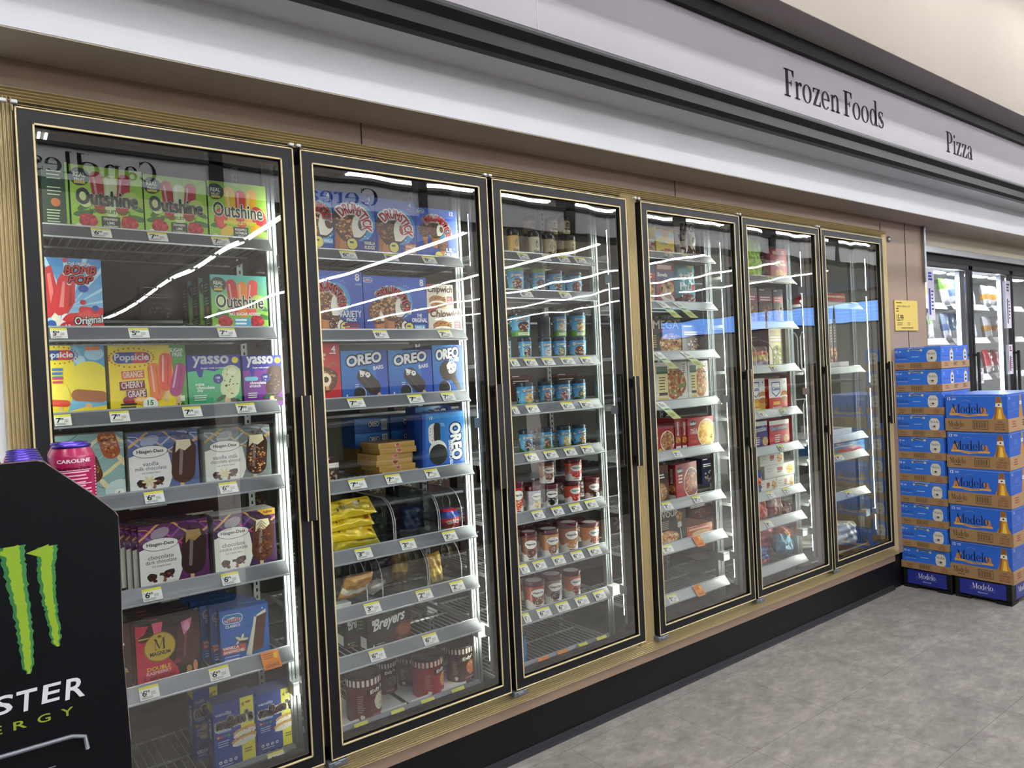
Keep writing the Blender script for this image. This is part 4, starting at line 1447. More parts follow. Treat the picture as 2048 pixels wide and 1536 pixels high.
def a_drum(A, kind=0):
    a = Art(A)
    a.grad(0, 0, A, 1, '#16378F', '#2B5FCC', 8)
    if kind < 3:
        a.disc(A * .62, .55, .26, .3, '#3F9AD8', n=24); a.specks(A * .66, .58, .3, .32, ['#BFE6FA', '#E8F6FF'], 22, .012, 8)
        cone(a, A * .4, .52, .5, tip=(-.42, -1.1), bite=1 if kind != 1 else 2, nuts=NUT if kind != 1 else CHOC + ['#A07A52'])
        drum_word(a, A * .6, .72, A * .98, .15, 1.3)
        a.disc(A * .42, .2, .1, .1, '#17306E'); a.disc(A * .42, .2, .085, .085, '#E6D86A'); a.lines(A * .36, .21, A * .48, 1, .03, '#17306E', .03)
        a.text('4', A * .86, .93, None, .07, '#FFFFFF', bold=.03)
        t, c = (('VANILLA', 'FUDGE'), '#17306E') if kind == 0 else (('VANILLA', 'CARAMEL'), '#C8662E')
        if kind == 2:
            a.rect(A * .6, .18, A * .98, .27, '#4FA0CF'); a.text('VANILLA', A * .79, .225, A * .34, .05, '#F4F8FF', bold=.03)
        else:
            a.rect(A * .68, .12, A * .98, .28, c); a.text(t[0], A * .83, .23, A * .26, .05, '#F4F0E8', bold=.03); a.text(t[1], A * .83, .16, A * .24, .05, '#F4F0E8', bold=.03)
    elif kind == 3:     # small cones
        a.disc(A * .55, .62, .26, .24, '#3F9AD8'); cone(a, A * .2, .58, .22, (.1, -1.2), CHOC + ['#A07A52'], 0); cone(a, A * .48, .62, .3, (-.1, -1.2), CHOC, 1); cone(a, A * .64, .33, .2, (0, -1.2), CHOC + ['#A07A52'], 0)
        drum_word(a, A * .6, .78, A * .84, .12, 1.2)
        nestle(a, A * .12, .93, .16); a.text('12', A * .88, .93, None, .07, '#FFFFFF', bold=.03)
        a.disc(A * .52, .12, .08, .08, '#E6D86A'); a.text("LIL'", A * .82, .24, A * .2, .07, '#FFFFFF', bold=.03); a.text('DRUMS', A * .82, .15, A * .3, .07, '#FFFFFF', bold=.03); a.rect(A * .72, .05, A * .95, .09, '#5A2A7A')
    else:               # the wide 8 packs
        a.disc(A * .55, .55, .26, .28, '#3F9AD8'); a.specks(A * .56, .58, .3, .3, ['#BFE6FA', '#E8F6FF'], 22, .012, 8)
        cone(a, A * .22, .38, .34, (.1, -1.2), CHOC + ['#A07A52'] if kind == 5 else NUT, 1); cone(a, A * .46, .5, .46, (-.2, -1.15), NUT, 1 if kind == 4 else 2); cone(a, A * .56, .16, .22, (-.1, -1), CHOC + ['#E8DCC0'], 1)
        drum_word(a, A * .53, .72, A * .68, .13, 1.35)
        nestle(a, A * .07, .92, .18); a.text('8', A * .92, .91, None, .11, '#FFFFFF', bold=.03)
        a.disc(A * .69, .13, .09, .09, '#17306E'); a.disc(A * .69, .13, .075, .075, '#E6D86A'); a.lines(A * .65, .13, A * .73, 1, .03, '#17306E', .03)
        if kind == 4:
            a.text('THE', A * .86, .33, A * .08, .06, '#FFFFFF', bold=.03); a.text('ORIGINAL', A * .86, .25, A * .25, .07, '#FFFFFF', bold=.03); a.rect(A * .77, .08, A * .95, .17, '#4FA0CF'); a.text('VANILLA', A * .86, .125, A * .15, .05, '#F4F8FF', bold=.03)
        else:
            a.text('VARIETY', A * .78, .33, A * .36, .1, '#FFFFFF', bold=.04); a.text('PACK', A * .8, .24, A * .16, .05, '#FFFFFF', bold=.03); a.rect(A * .68, .14, A * .92, .19, '#7A2040'); a.rect(A * .68, .07, A * .92, .12, '#C8323A'); a.text('CONES', A * .93, .8, A * .1, .03, '#FFFFFF')
    return a


def a_chip(A):
    a = Art(A, '#E3DACB')
    a.poly([(0, 1), (A * .3, 1), (A * .1, .82), (0, .8)], '#A82A34')
    a.text('Chipwich', A * .52, .76, A * .9, .34, '#5A2A1C', bold=.05, slant=.15)
    a.disc(A * .4, .3, .42, .24, '#B47A45', n=22, amp=.04); a.specks(A * .4, .3, .38, .2, CHOC, 30, .035, 3)
    a.disc(A * .42, .2, .4, .12, '#F2ECDC'); a.disc(A * .44, .12, .4, .12, '#B47A45', amp=.05); a.specks(A * .42, .12, .36, .08, CHOC, 18, .03, 6)
    a.rect(A * .76, .16, A * .96, .5, '#B02E3A'); a.lines(A * .78, .42, A * .94, 4, .07, '#F0E0D8', .03); a.lines(A * .62, .44, A * .72, 3, .09, '#5A4A3A', .03)
    return a


def a_oreo(A, kind=0):
    a = Art(A)
    if kind < 2:
        a.grad(0, 0, A, 1, '#1B4AA8', '#2A8AD0', 8); a.poly([(A * .7, 1), (A, 1), (A, 0), (A * .8, 0)], '#1D4FB4')
        a.text('OREO', A * .5, .83, A * .74, .19, '#F4F6F8', bold=.09, grow=.1, gcol='#16306E', rise=.12)
        if kind == 0:
            a.text('BARS', A * .8, .66, A * .22, .075, '#F4F6F8', bold=.06, rise=.12)
            a.pill(A * .82, .1, .06, .16, '#D8A878', rot=40); a.pill(A * .58, .38, .3, .6, '#2A2018', rot=42)
            a.poly([(A * .38, .62), (A * .6, .56), (A * .62, .5), (A * .56, .46), (A * .5, .5), (A * .4, .48)], '#F1EEE6'); a.specks(A * .5, .53, .09, .04, ['#2A2018'], 9, .018, 3)
            a.pill(A * .55, .34, .03, .34, '#4A3A2C', rot=42)
            a.disc(A * .38, .16, .13, .13, '#DDE2E8'); a.disc(A * .37, .165, .125, .125, '#201C1A'); a.text('5', A * .1, .12, None, .06, '#FFFFFF', bold=.03)
            a.lines(A * .28, .33, A * .38, 2, .04, '#C8D8F0', .015)
        else:
            a.text('CONES', A * .72, .705, A * .32, .07, '#F4F6F8', bold=.06, rise=.12)
            a.poly([(A * .4, .5), (A * .76, .4), (A * 1.0, .02), (A * .9, .02)], '#3A2A20'); a.disc(A * .5, .5, .2, .2, '#33241A', amp=.03)
            a.disc(A * .62, .56, .11, .12, '#F1EEE6', amp=.06); a.specks(A * .62, .56, .09, .1, ['#2A2018'], 9, .018, 3)
            a.disc(A * .36, .16, .14, .14, '#DDE2E8'); a.disc(A * .35, .165, .13, .135, '#201C1A')
    else:     # sandwiches box standing on its end
        a.grad(0, 0, A, 1, '#1E55B8', '#2F86CC', 8); a.rect(0, 0, .06, 1, '#1B49A4')
        a.text('OREO', A * .8, .48, .62, .2, '#F4F6F8', bold=.09, grow=.1, gcol='#16306E', rot=-86)
        a.text('SANDWICHES', A * .665, .3, .42, .06, '#F4F6F8', bold=.02, rot=-86)
        a.pill(A * .26, .64, .2, .36, '#E9E7DE', rot=2); a.specks(A * .24, .64, .07, .14, ['#3A3A3A'], 14, .01, 4); a.pill(A * .34, .66, .13, .34, '#2A2826', rot=2)
        a.disc(A * .36, .34, .18, .19, '#ECEAE0'); a.disc(A * .37, .28, .18, .18, '#201F1E', n=26); a.specks(A * .37, .28, .15, .15, ['#3A3936', '#0F0F0F'], 50, .02, 6)
        a.text('12', A * .2, .92, None, .05, '#FFFFFF', bold=.02)
        for i in range(3):
            a.line([(A * (.42 + .03 * i), .82), (A * (.46 + .03 * i), .76)], .008, '#DDE8F8')
    return a


def a_oreo_side(A):
    a = Art(A)
    a.grad(0, 0, A, 1, '#14408F', '#2C7EC4', 4)
    a.text('OREO', A * .55, .55, A * .3, .34, '#F4F6F8', bold=.08, grow=.14, gcol='#16306E')
    a.rect(A * .78, .1, A * .94, .85, '#E6E6DE')
    for i in range(9):
        a.rect(A * (.8 + .014 * i), .2, A * (.8 + .014 * i + .006), .75, '#333333')
    return a


def a_red4(A):
    a = Art(A, '#C4202A')
    a.text('4', A * .82, .9, None, .1, '#FFFFFF', bold=.03); a.lines(A * .7, .82, A * .95, 1, .04, '#FFFFFF', .02)
    a.text('f', A * .5, .72, None, .2, '#F4F0E8', bold=.06); a.disc(A * .5, .4, .24, .22, '#5A2A14', amp=.04); a.specks(A * .5, .4, .2, .18, NUT, 36, .03, 4); a.disc(A * .55, .4, .1, .11, '#EFE0C0'); a.disc(A * .56, .4, .05, .05, '#3A1C10')
    a.line([(A * .6, .6), (A * .8, .68), (A * .9, .6)], .03, '#A8642E'); a.lines(A * .2, .06, A * .9, 1, .05, '#F0D0C8', .03)
    return a


def a_twix(A):
    a = Art(A)
    a.grad(0, 0, A, 1, '#A87F3A', '#BF9850', 4)
    a.text('TWIX', A * .52, .5, .9, .52, '#C8242E', bold=.06, slant=.2, grow=.12, gcol='#F2E9DC', rise=.06)
    a.lines(A * .08, .7, A * .24, 1, .2, '#6A4A1A', .05)
    return a


def a_breyers(A):
    a = Art(A, '#2B2723')
    a.text('Breyers', A * .5, .68, A * .74, .38, '#F2F0EA', bold=.03, slant=.3, rise=.12)
    a.disc(A * .82, .32, .3, .26, '#6B3A24', amp=.03, rot=30); a.disc(A * .84, .36, .22, .17, '#8A5236', amp=.05); a.disc(A * .6, .2, .14, .1, '#4A2416', amp=.05)
    a.rect(A * .1, .68, A * .2, .82, '#E0E0DA'); a.rect(A * .1, .0, A * .6, .04, '#8A5A2A'); a.text('6', A * .12, .13, None, .08, '#E8E6DE', bold=.02); a.lines(A * .18, .13, A * .4, 2, .07, '#B8B4AA', .02)
    a.disc(A * .5, .92, .2, .05, '#3E6B2A')
    return a


def a_breyers_side(A):
    a = Art(A, '#23201C')
    for i in range(4):
        a.rect(A * .1, .55 + i * .1, A * .6, .58 + i * .1, '#7A9A4A', rot=15)
    a.rect(A * .3, .05, A * .85, .35, '#E6E6DE')
    return a


def pasta(a, u, v, rx, ry, base='#E8B23A', cols=('#F4CC5A', '#D08A1E', '#F8DC82'), n=50, seed=3):
    a.disc(u, v, rx, ry, '#EDEAE2'); a.food(u, v, rx * .92, ry * .92, base, list(cols), n, rx * .14, seed)


def stouffer(a, u, v, w_):
    a.disc(u, v, w_ * .5, w_ * .3, '#141214'); a.text("Stouffer's", u, v, w_ * .82, w_ * .26, '#F4F2EE', bold=.03, slant=.2)


def a_stouffer(A, kind=0):
    a = Art(A, '#A31F26')
    stouffer(a, A * .2, .82, .34)
    if kind == 0:
        a.text('MAC &', A * .22, .62, A * .24, .08, '#F8EDE4', bold=.04); a.text('CHEESE', A * .22, .53, A * .28, .08, '#F8EDE4', bold=.04); a.rect(A * .08, .2, A * .34, .3, '#C83A34'); pasta(a, A * .72, .48, A * .36, .46)
        a.text('MACARONI', A * .72, .05, A * .4, .06, '#F8EDE4', bold=.03)
    elif kind == 1:
        a.lines(A * .12, .66, A * .36, 3, .09, '#F8EDE4', .04); pasta(a, A * .72, .42, A * .36, .44, '#8A3A1E', ('#C05A2A', '#6A2412', '#D88A4A'), 60, 5); a.rect(A * .05, .12, A * .34, .2, '#C83A34')
    else:
        a.lines(A * .1, .6, A * .4, 3, .09, '#F8EDE4', .05); pasta(a, A * .72, .46, A * .3, .4, '#B07A4A', ('#D8A86A', '#8A4A2A'), 50, 6); a.disc(A * .4, .12, .12, .1, '#D8C23A'); a.rect(0, 0, A, .08, '#2A1A1A')
    return a


def a_spine(A):
    a = Art(A, '#8E1C22')
    a.rect(A * .1, .04, A * .9, .16, '#E6E4DC'); a.text('MACARONI', A * .5, .68, .4, A * .3, '#F4E8DC', rot=90, bold=.03); a.food(A * .5, .34, A * .36, .1, '#D08A2A', ['#F0B84A', '#B0661A'], 16, .03, 3)
    return a


def a_white_meal(A, seed=3):
    a = Art(A, '#E4E0D6')
    pasta(a, A * .62, .48, A * .36, .42, '#B5793F', ('#E0B87A', '#8A4A24', '#D8D0A8', '#A8402A', '#6A8A3A'), 90, seed)
    a.rect(A * .14, .06, A * .42, .84, '#E9DC9C'); a.rect(A * .1, .72, A * .42, .9, '#2E5A34'); a.lines(A * .17, .62, A * .4, 5, .07, '#5A4A2A', .025); a.rect(A * .16, .2, A * .4, .27, '#2A2420'); a.grad(A * .14, .06, A * .42, .18, '#D8943A', '#E9DC9C', 3); a.lines(A * .86, .92, A * .97, 5, .05, '#5A5A5A', .02)
    return a


def a_mega(A):
    a = Art(A, '#231C1E')
    a.text('MEGA', A * .5, .83, A * .86, .22, '#E8E4DA', bold=.06, grow=.12, gcol='#6A1E24'); a.text('BOWLS', A * .55, .66, A * .5, .07, '#A82A30', bold=.03)
    a.food(A * .66, .3, A * .42, .3, '#C08A4E', ['#E6C48A', '#8A5426', '#F0DCA8', '#6A3A1A'], 60, .055, 4); a.lines(A * .05, .52, A * .2, 6, .06, '#D8B84A', .02)
    return a


def a_generic(A, base='#20406E', c2='#A82A2A', food='#C08A4E', seed=1, word=None, wc='#F4F0E4'):
    a = Art(A, base)
    a.rect(0, .62, A, .8, c2)
    if word: a.text(word, A * .5, .71, A * .8, .12, wc, bold=.04)
    else: a.lines(A * .1, .74, A * .9, 2, .07, wc, .035, seed)
    a.food(A * .55, .32, A * .36, .24, food, [mix(food, '#FFFFFF', .35), mix(food, '#301000', .45), mix(food, '#F0D070', .4)], 36, .045, seed)
    a.lines(A * .08, .94, A * .5, 1, .05, wc, .03)
    return a


def a_eggo(A):
    a = Art(A, '#E9C63A')
    a.poly([(0, .55), (A * .4, .7), (A, .6), (A, .8), (A * .3, .95), (0, .85)], '#BFD8E0')
    a.text('Eggo', A * .56, .18, A * .66, .2, '#C8242E', bold=.05, rot=180, slant=.3)
    a.disc(A * .5, .8, .24, .14, '#E0A850', amp=.02); a.lines(A * .2, .5, A * .8, 2, .08, '#8AA8B8', .03)
    return a


def a_fudge(A):
    a = Art(A, '#D9CFBC')
    a.disc(A * .45, .9, .16, .06, '#4A3A34'); a.text('Stuffed', A * .45, .8, A * .4, .08, '#8A5A3A', slant=.3); a.text('FUDGE', A * .5, .64, A * .78, .15, '#2A2224', bold=.04)
    a.line([(A * .5, .55), (A * .56, .3)], .07, '#5A3A32'); a.line([(A * .68, .52), (A * .5, .2)], .05, '#7A6258'); a.line([(A * .8, .46), (A * .6, .14)], .04, '#8A7A70')
    a.rect(A * .06, .36, A * .24, .5, '#3A2622', rot=10); a.disc(A * .4, .16, .3, .13, '#4A2E2A', amp=.04); a.disc(A * .2, .14, .1, .1, '#5E2E4A')
    return a


def a_teal(A):
    a = Art(A, '#5FA6B4')
    a.text('trii', A * .45, .72, A * .6, .18, '#F4F6F2', bold=.05); a.text('Frü', A * .42, .48, A * .56, .18, '#F4F6F2', bold=.05)
    a.disc(A * .72, .8, .04, .05, '#C8242E'); a.disc(A * .78, .46, .07, .08, '#C8242E'); a.food(A * .5, .16, A * .44, .15, '#8A3A3A', ['#C86A5A', '#4A1A1E', '#D8C8B8'], 30, .05, 4); a.disc(A * .7, .95, .08, .04, '#E0A83A')
    return a


def a_bowls(A):
    a = Art(A, '#8E1F2A')
    a.rect(0, .6, A, .82, '#26406E'); a.text('Bowls', A * .35, .73, A * .5, .09, '#F0E8D8', bold=.03); a.rect(A * .1, .86, A * .85, .96, '#D8C8B0'); a.food(A * .62, .42, A * .34, .16, '#C89A5A', ['#E8C890', '#9A6A3A'], 30, .05, 2); a.disc(A * .6, .18, .26, .13, '#D8D0C4', rot=-20); a.disc(A * .55, .24, .2, .06, '#A88A6A', rot=-20)
    return a


def a_devour(A):
    a = Art(A, '#3A3832')
    a.text('DEVOUR', A * .38, .86, A * .74, .16, '#EDE9DC', bold=.05); a.lines(A * .2, .66, A * .52, 5, .05, '#B8B4A6', .02)
    a.food(A * .38, .2, A * .36, .2, '#C89A5A', ['#F0DCA8', '#A8542A', '#E8C070', '#B8362A'], 70, .045, 4); a.disc(A * .78, .74, .13, .16, '#B8804A', amp=.08); a.specks(A * .78, .74, .1, .13, ['#E8C890', '#6A3A1A'], 20, .03, 2)
    a.line([(A * .78, .6), (A * .8, .4), (A * .84, .05)], .03, '#D8D8D4'); a.rect(A * .72, .44, A * .85, .58, '#D4D4D0', rot=8)
    return a


def a_eggroll(A):
    a = Art(A, '#A31F45')
    a.text('Chicken', A * .6, .62, A * .5, .08, '#F0E0DC', bold=.02); a.text('Egg Rolls', A * .6, .5, A * .66, .1, '#F4ECE4', bold=.03); a.food(A * .6, .2, A * .34, .15, '#C8843A', ['#E8B060', '#8A4A1A'], 26, .05, 3); a.disc(A * .25, .86, .1, .06, '#D8C2A0'); a.lines(A * .7, .9, A * .92, 2, .06, '#F0E0DC', .03)
    return a


def a_castle(A, c='#C82A24'):
    a = Art(A, '#ECEAE6')
    a.rect(0, 0, A, .42, c); a.text('4', A * .86, .88, None, .08, '#2A2A2A', bold=.02)
    a.poly([(A * .16, .9), (A * .62, .9), (A * .62, .58), (A * .39, .44), (A * .16, .58)], '#2C4A8E'); a.poly([(A * .19, .87), (A * .59, .87), (A * .59, .6), (A * .39, .48), (A * .19, .6)], '#F2F2F0'); a.text('Castle', A * .39, .7, A * .36, .11, '#2C4A8E', bold=.03, slant=.2)
    a.disc(A * .84, .5, .2, .12, '#C8844A'); a.disc(A * .84, .42, .2, .07, '#F0EDE6'); a.disc(A * .84, .36, .2, .08, '#A8602E')
    a.rect(A * .22, .2, A * .58, .3, '#E8B23A'); a.text('SLIDERS', A * .42, .1, A * .5, .09, '#F8F4EC', bold=.04)
    return a


def a_uncrust(A, c='#C8262E'):
    a = Art(A, c)
    a.rect(0, .84, A, 1, '#EFEDE8')
    a.text('Uncrustables', A * .5, .72, A * .86, .16, '#F4F4F4', bold=.06, rise=.04, grow=.14, gcol='#3A6AB8'); a.disc(A * .42, .32, .28, .22, mix(c, '#000000', .25)); a.lines(A * .26, .42, A * .6, 4, .08, '#F0E8E0', .035); a.disc(A * .84, .28, .16, .16, '#D8B07A'); a.disc(A * .84, .28, .11, .11, '#C2945A'); a.rect(A * .12, .04, A * .36, .14, '#3A6AB8')
    return a


def a_bowlbox(A):
    a = Art(A, '#E6E2D6')
    a.rect(A * .42, .45, A * .6, .75, '#B02A2A'); a.lines(A * .42, .34, A * .6, 1, .1, '#3A3A3A', .08); a.disc(A * .84, .46, A * .13, .36, '#D8A24A', amp=.03); a.specks(A * .84, .46, A * .1, .28, ['#F0C870', '#A8602A', '#E8E0C0'], 18, .08, 3); a.lines(A * .08, .7, A * .34, 2, .2, '#A8A49A', .05)
    return a


# ---------------------------------------------------------------- building a carton
ROWZ = SH
USED = {}


def carton(name, d, r, l, rgt, top, art, label, cat='box', y=.18, depth=.12, side='#888888', topc=None, left=None, rz=0., tilt=0., group=None, back=0, dy=None, z=None, m='printed_card', key=None, A=None, sx=0.):
    """box whose front shows between picture columns l and rgt and reaches up to row `top`"""
    z0 = (SH[d][r] - .0165) if z is None else z
    mid = (l + rgt) / 2
    zt = py_to_z(mid, top, y)
    zm = (z0 + zt) / 2
    x0, x1 = px_to_x(l, zm, y), px_to_x(rgt, zm, y)
    w_, h_ = x1 - x0, zt - z0
    g = Geo()
    g.box(0, w_, 0, depth, 0, h_, side, cols={'front': side, 'top': topc or mix(side, '#FFFFFF', .08)})
    A_ = w_ / h_
    box_art(g, w_, h_, depth, front=art(A_) if art else None, left=left(depth / h_) if left else None)
    o = g.build(name, m, loc=(x0, y, z0), rot=(math.radians(-tilt), 0, math.radians(rz)))
    tag(o, label, cat, group)
    short = label.split(' on the ')[0].split(' in the ')[0].split(' with ')[0].split(',')[0]
    for i in range(back):
        b = o.copy(); COL.objects.link(b)
        b.location = (x0 + sx * (i + 1), y + (dy or (depth + .004)) * (i + 1), z0)
        b['label'] = short + ', ' + ['directly', 'two places', 'three places', 'four places', 'five places'][i] + ' behind the front one'
    return o

# ================================================================ what stands on the shelves
def P_(d, r):
    """'on the third shelf behind the second door'"""
    return shelf_phrase(d, r) + ' of the ' + ORD[d] + ' door'


C = carton
# ---- leftmost door
C('fruit_pop_box', 0, 0, 84, 137, 322, lambda A: a_dark_side(A, 3), 'dark green side of a lime fruit pop box, far left of the top shelf', side='#1F3A28', depth=.1)
C('fruit_pop_box', 0, 0, 141, 286, 336, lambda A: a_outshine(A, 0), 'larger green strawberry lime fruit pop box on the top shelf', side='#1F3A28', back=1)
C('fruit_pop_box', 0, 0, 289, 414, 355, lambda A: a_outshine(A, 1), 'green strawberry lime fruit pop box in the middle of the top shelf', side='#1F3A28', back=1)
C('fruit_pop_box', 0, 0, 417, 533, 367, lambda A: a_outshine(A, 2), 'green pineapple watermelon fruit pop box, yellow and red pops, top shelf', side='#1F3A28', back=1)
C('ice_pop_box', 0, 1, 91, 205, 517, a_bomb, 'blue box with red rocket ice pops and white sticks', side='#E8ECF0')
C('fruit_pop_box', 0, 1, 423, 535, 551, lambda A: a_outshine(A, 3), 'teal and green no sugar fruit pop box on the second shelf', side='#1F3A28', left=lambda A: a_dark_side(A, 5), depth=.09, back=2, sx=-.012)
C('ice_pop_box', 0, 2, 98, 211, 691, a_pop_kids, 'yellow and blue ice pop box with a square yellow pop', side='#E8D82A')
C('ice_pop_box', 0, 2, 219, 373, 690, a_pop_orange, 'yellow sugar free orange cherry grape ice pop box', side='#E8D82A')
C('yogurt_bar_box', 0, 2, 376, 482, 710, lambda A: a_yasso(A, 0), 'green and blue mint chip yogurt bar box', side='#2C2E9A', depth=.08)
C('yogurt_bar_box', 0, 2, 487, 564, 711, lambda A: a_yasso(A, 1), 'purple chocolate crunch yogurt bar box at the right of the third shelf', side='#2C2E9A', depth=.08)
C('ice_cream_bar_box', 0, 3, 112, 249, 868, a_hd6, 'pale teal six bar box with three nutty bars, partly behind pink cans', side='#DADFD8', depth=.05, back=1)
C('ice_cream_bar_box', 0, 3, 258, 397, 862, lambda A: a_hd(A, 0), 'white and blue box of vanilla milk chocolate bars', side='#E8E6E0', depth=.05, back=1)
C('ice_cream_bar_box', 0, 3, 410, 541, 854, lambda A: a_hd(A, 1), 'white and grey box of chocolate almond bars with the nutty bar', side='#E8E6E0', depth=.05, back=1)
C('ice_cream_bar_box', 0, 4, 279, 417, 1044, lambda A: a_hd(A, 2), 'purple and white box of dark chocolate bars, front of its row', side='#3A1420', depth=.028, back=4, dy=.034, sx=-.012)
C('ice_cream_bar_box', 0, 4, 429, 552, 1024, lambda A: a_hd(A, 3), 'purple box of cookie crumble bars with a yellow corner', side='#E8E6E0', depth=.05, back=1)
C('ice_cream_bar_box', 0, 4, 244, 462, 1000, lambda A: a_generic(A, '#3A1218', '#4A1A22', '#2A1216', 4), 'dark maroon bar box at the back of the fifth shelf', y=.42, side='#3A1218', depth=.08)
C('ice_cream_bar_box', 0, 5, 273, 401, 1240, a_magnum, 'red and dark brown raspberry bar box with a gold disc, front of its row', side='#3A1216', depth=.034, back=4, dy=.04, sx=-.004)
C('ice_cream_bar_box', 0, 5, 176, 262, 1250, lambda A: a_generic(A, '#3A1E14', '#4A261A', '#3A1E14', 7), 'dark brown bar box beside the red raspberry box', side='#2C1510', depth=.1)
C('ice_cream_sandwich_box', 0, 5, 441, 535, 1213, a_nestle, 'blue vanilla sandwich box with a brown wafer, front of its row', side='#1B4F9C', depth=.05, back=4, dy=.056, rz=-6, sx=-.016, topc='#2A62B4')
C('sandwich_cookie_box', 0, 6, 389, 440, 1376, lambda A: a_mm(A), 'blue vanilla cookie sandwich box standing back at the left', y=.3, side='#1C3A84', depth=.09, left=mm_side)
C('sandwich_cookie_box', 0, 6, 428, 512, 1399, lambda A: a_mm(A), 'blue vanilla cookie sandwich box nearest the front on the bottom shelf', side='#1C3A84', depth=.08, left=mm_side)
C('sandwich_cookie_box', 0, 6, 514, 591, 1381, lambda A: a_mm(A), 'blue vanilla cookie sandwich box at the right of the bottom shelf', y=.2, side='#1C3A84', depth=.09, left=mm_side)
# dark packs lying low on the second shelf
rr = random.Random(4)
for i in range(5):
    x = .19 + .085 * i
    g = Geo()
    hh = .02 + .008 * (i % 2)
    g.bbox(0, .08, 0, .13, 0, hh, .004, '#17140F')
    for j in range(70):
        a, b = rr.uniform(0, .078), rr.uniform(0, .13)
        g.box(a, a + .004, b, b + .002, hh, hh + rr.uniform(.001, .006), rr.choice(['#5A4A2E', '#2A241A', '#7A6A48', '#3A1418', '#111111']))
    g.build('ice_cream_bar_tray', 'printed_plastic', loc=(x, .2 + .01 * (i % 3), 1.7355), label='low dark crumpled tray on the second shelf of the leftmost door', cat='tray', group='low dark trays on the second shelf')

# ---- second door
C('cone_box', 1, 0, 612, 665, 380, lambda A: a_drum(A, 2), 'blue vanilla cone box cut off by the frame, top shelf', side='#1B3F9C')
C('cone_box', 1, 0, 666, 751, 386, lambda A: a_drum(A, 0), 'blue vanilla fudge cone box on the top shelf', side='#1B3F9C', back=1)
C('cone_box', 1, 0, 752, 832, 400, lambda A: a_drum(A, 1), 'blue vanilla caramel cone box with an orange label, top shelf', side='#1B3F9C', back=1)
C('cone_box', 1, 0, 833, 913, 418, lambda A: a_drum(A, 3), 'blue box of twelve small cones, right end of the top shelf', side='#1B3F9C', back=1)
C('cone_box', 1, 1, 598, 726, 541, lambda A: a_drum(A, 5), 'wide blue variety pack of eight cones', side='#1B3F9C')
C('cone_box', 1, 1, 728, 854, 553, lambda A: a_drum(A, 4), 'wide blue original vanilla pack of eight cones', side='#1B3F9C')
c1 = C('cookie_sandwich_box', 1, 1, 857, 924, 617, a_chip, 'cream coloured cookie sandwich box with brown script, lower of two', side='#D8CDB8')
z1 = c1.location.z + c1.dimensions.z
zz = py_to_z(885, 617, .18)
C('cookie_sandwich_box', 1, 1, 852, 906, 569, a_chip, 'cream coloured cookie sandwich box with brown script, upper of two', side='#D8CDB8', z=zz + .001)
C('cone_box', 1, 2, 612, 681, 686, a_red4, 'red box of four cones at the left of the third shelf', side='#A01A22')
C('cookie_bar_box', 1, 2, 683, 775, 701, lambda A: a_oreo(A, 0), 'blue five bar cookie box beside the red box', side='#1B4AA8', back=1)
C('cookie_bar_box', 1, 2, 778, 864, 700, lambda A: a_oreo(A, 0), 'blue five bar cookie box next to the cone box', side='#1B4AA8', back=1)
C('cookie_bar_box', 1, 2, 866, 925, 690, lambda A: a_oreo(A, 1), 'blue cookie cone box at the right of the third shelf', side='#1B4AA8', back=1)
C('small_snack_box', 1, 3, 648, 678, 915, lambda A: a_generic(A, '#2E1612', '#C8C4BC', '#3A1A14', 3), 'small dark brown box at the left of the fourth shelf', side='#3A1412', depth=.07)
zb = SH[1][3] - .0165
for i in range(6):
    ws, hs = .152, .0215
    xo = .012 * ((i * 7) % 3 - 1) * .4 + (.006 * i if i < 4 else 0)
    g = Geo(); g.box(0, ws, 0, .16, 0, hs - .001, '#8E6C30', cols={'front': '#A87F3A', 'top': '#9A763A', 'left': '#B58A42'})
    box_art(g, ws, hs, .16, front=a_twix(ws / hs), left=a_twix(.16 / hs))
    g.build('caramel_bar_box', 'printed_card', loc=(1.098 - xo, .19, zb + i * hs), rot=(0, 0, math.radians(-2 + (i * 5) % 4)), label='flat gold caramel bar box, ' + ['lowest of the stack of six', 'second from the bottom of the gold stack', 'third from the bottom of the gold stack', 'third from the top of the gold stack', 'second from the top of the gold stack', 'topmost of the gold stack'][i], cat='box', group='gold boxes stacked on the fourth shelf')
C('cookie_sandwich_box', 1, 3, 843, 926, 824, lambda A: a_oreo(A, 2), 'blue cookie sandwich box standing on end, fourth shelf, biggest in front', side='#1C50B0', depth=.06, tilt=-4)
C('cookie_sandwich_box', 1, 3, 833, 905, 812, lambda A: a_oreo(A, 0), 'blue cookie box behind the one standing on end', y=.29, side='#1C50B0', depth=.08)
for i in range(2):
    for j in range(2):
        g = Geo(); g.box(0, .15, 0, .12, 0, .058, '#15407E'); box_art(g, .15, .058, .12, front=a_oreo_side(.15 / .058))
        g.build('cookie_bar_box', 'printed_card', loc=(1.07 + .157 * j + .02, .38, zb + .1 + .06 * i), label='blue cookie box with a barcode behind the gold stack, ' + ('upper' if i else 'lower') + (' right' if j else ' left'), cat='box', group='blue boxes behind the gold stack')
for j in range(2):
    g = Geo(); g.box(0, .15, 0, .12, 0, .098, '#6A5228')
    g.build('brown_carton', 'printed_card', loc=(1.09 + .157 * j, .38, zb), label='plain brown carton under the blue cookie boxes at the ' + ('right' if j else 'left'), cat='box')
C('ice_cream_carton', 1, 6, 736, 824, 1220, a_breyers, 'black ice cream carton with white script, in front on the seventh shelf', side='#2B2723', depth=.08, left=a_breyers_side, rz=4)
C('ice_cream_carton', 1, 6, 690, 742, 1226, a_breyers, 'black ice cream carton behind and left of another on the seventh shelf', y=.27, side='#2B2723', depth=.1, left=a_breyers_side)


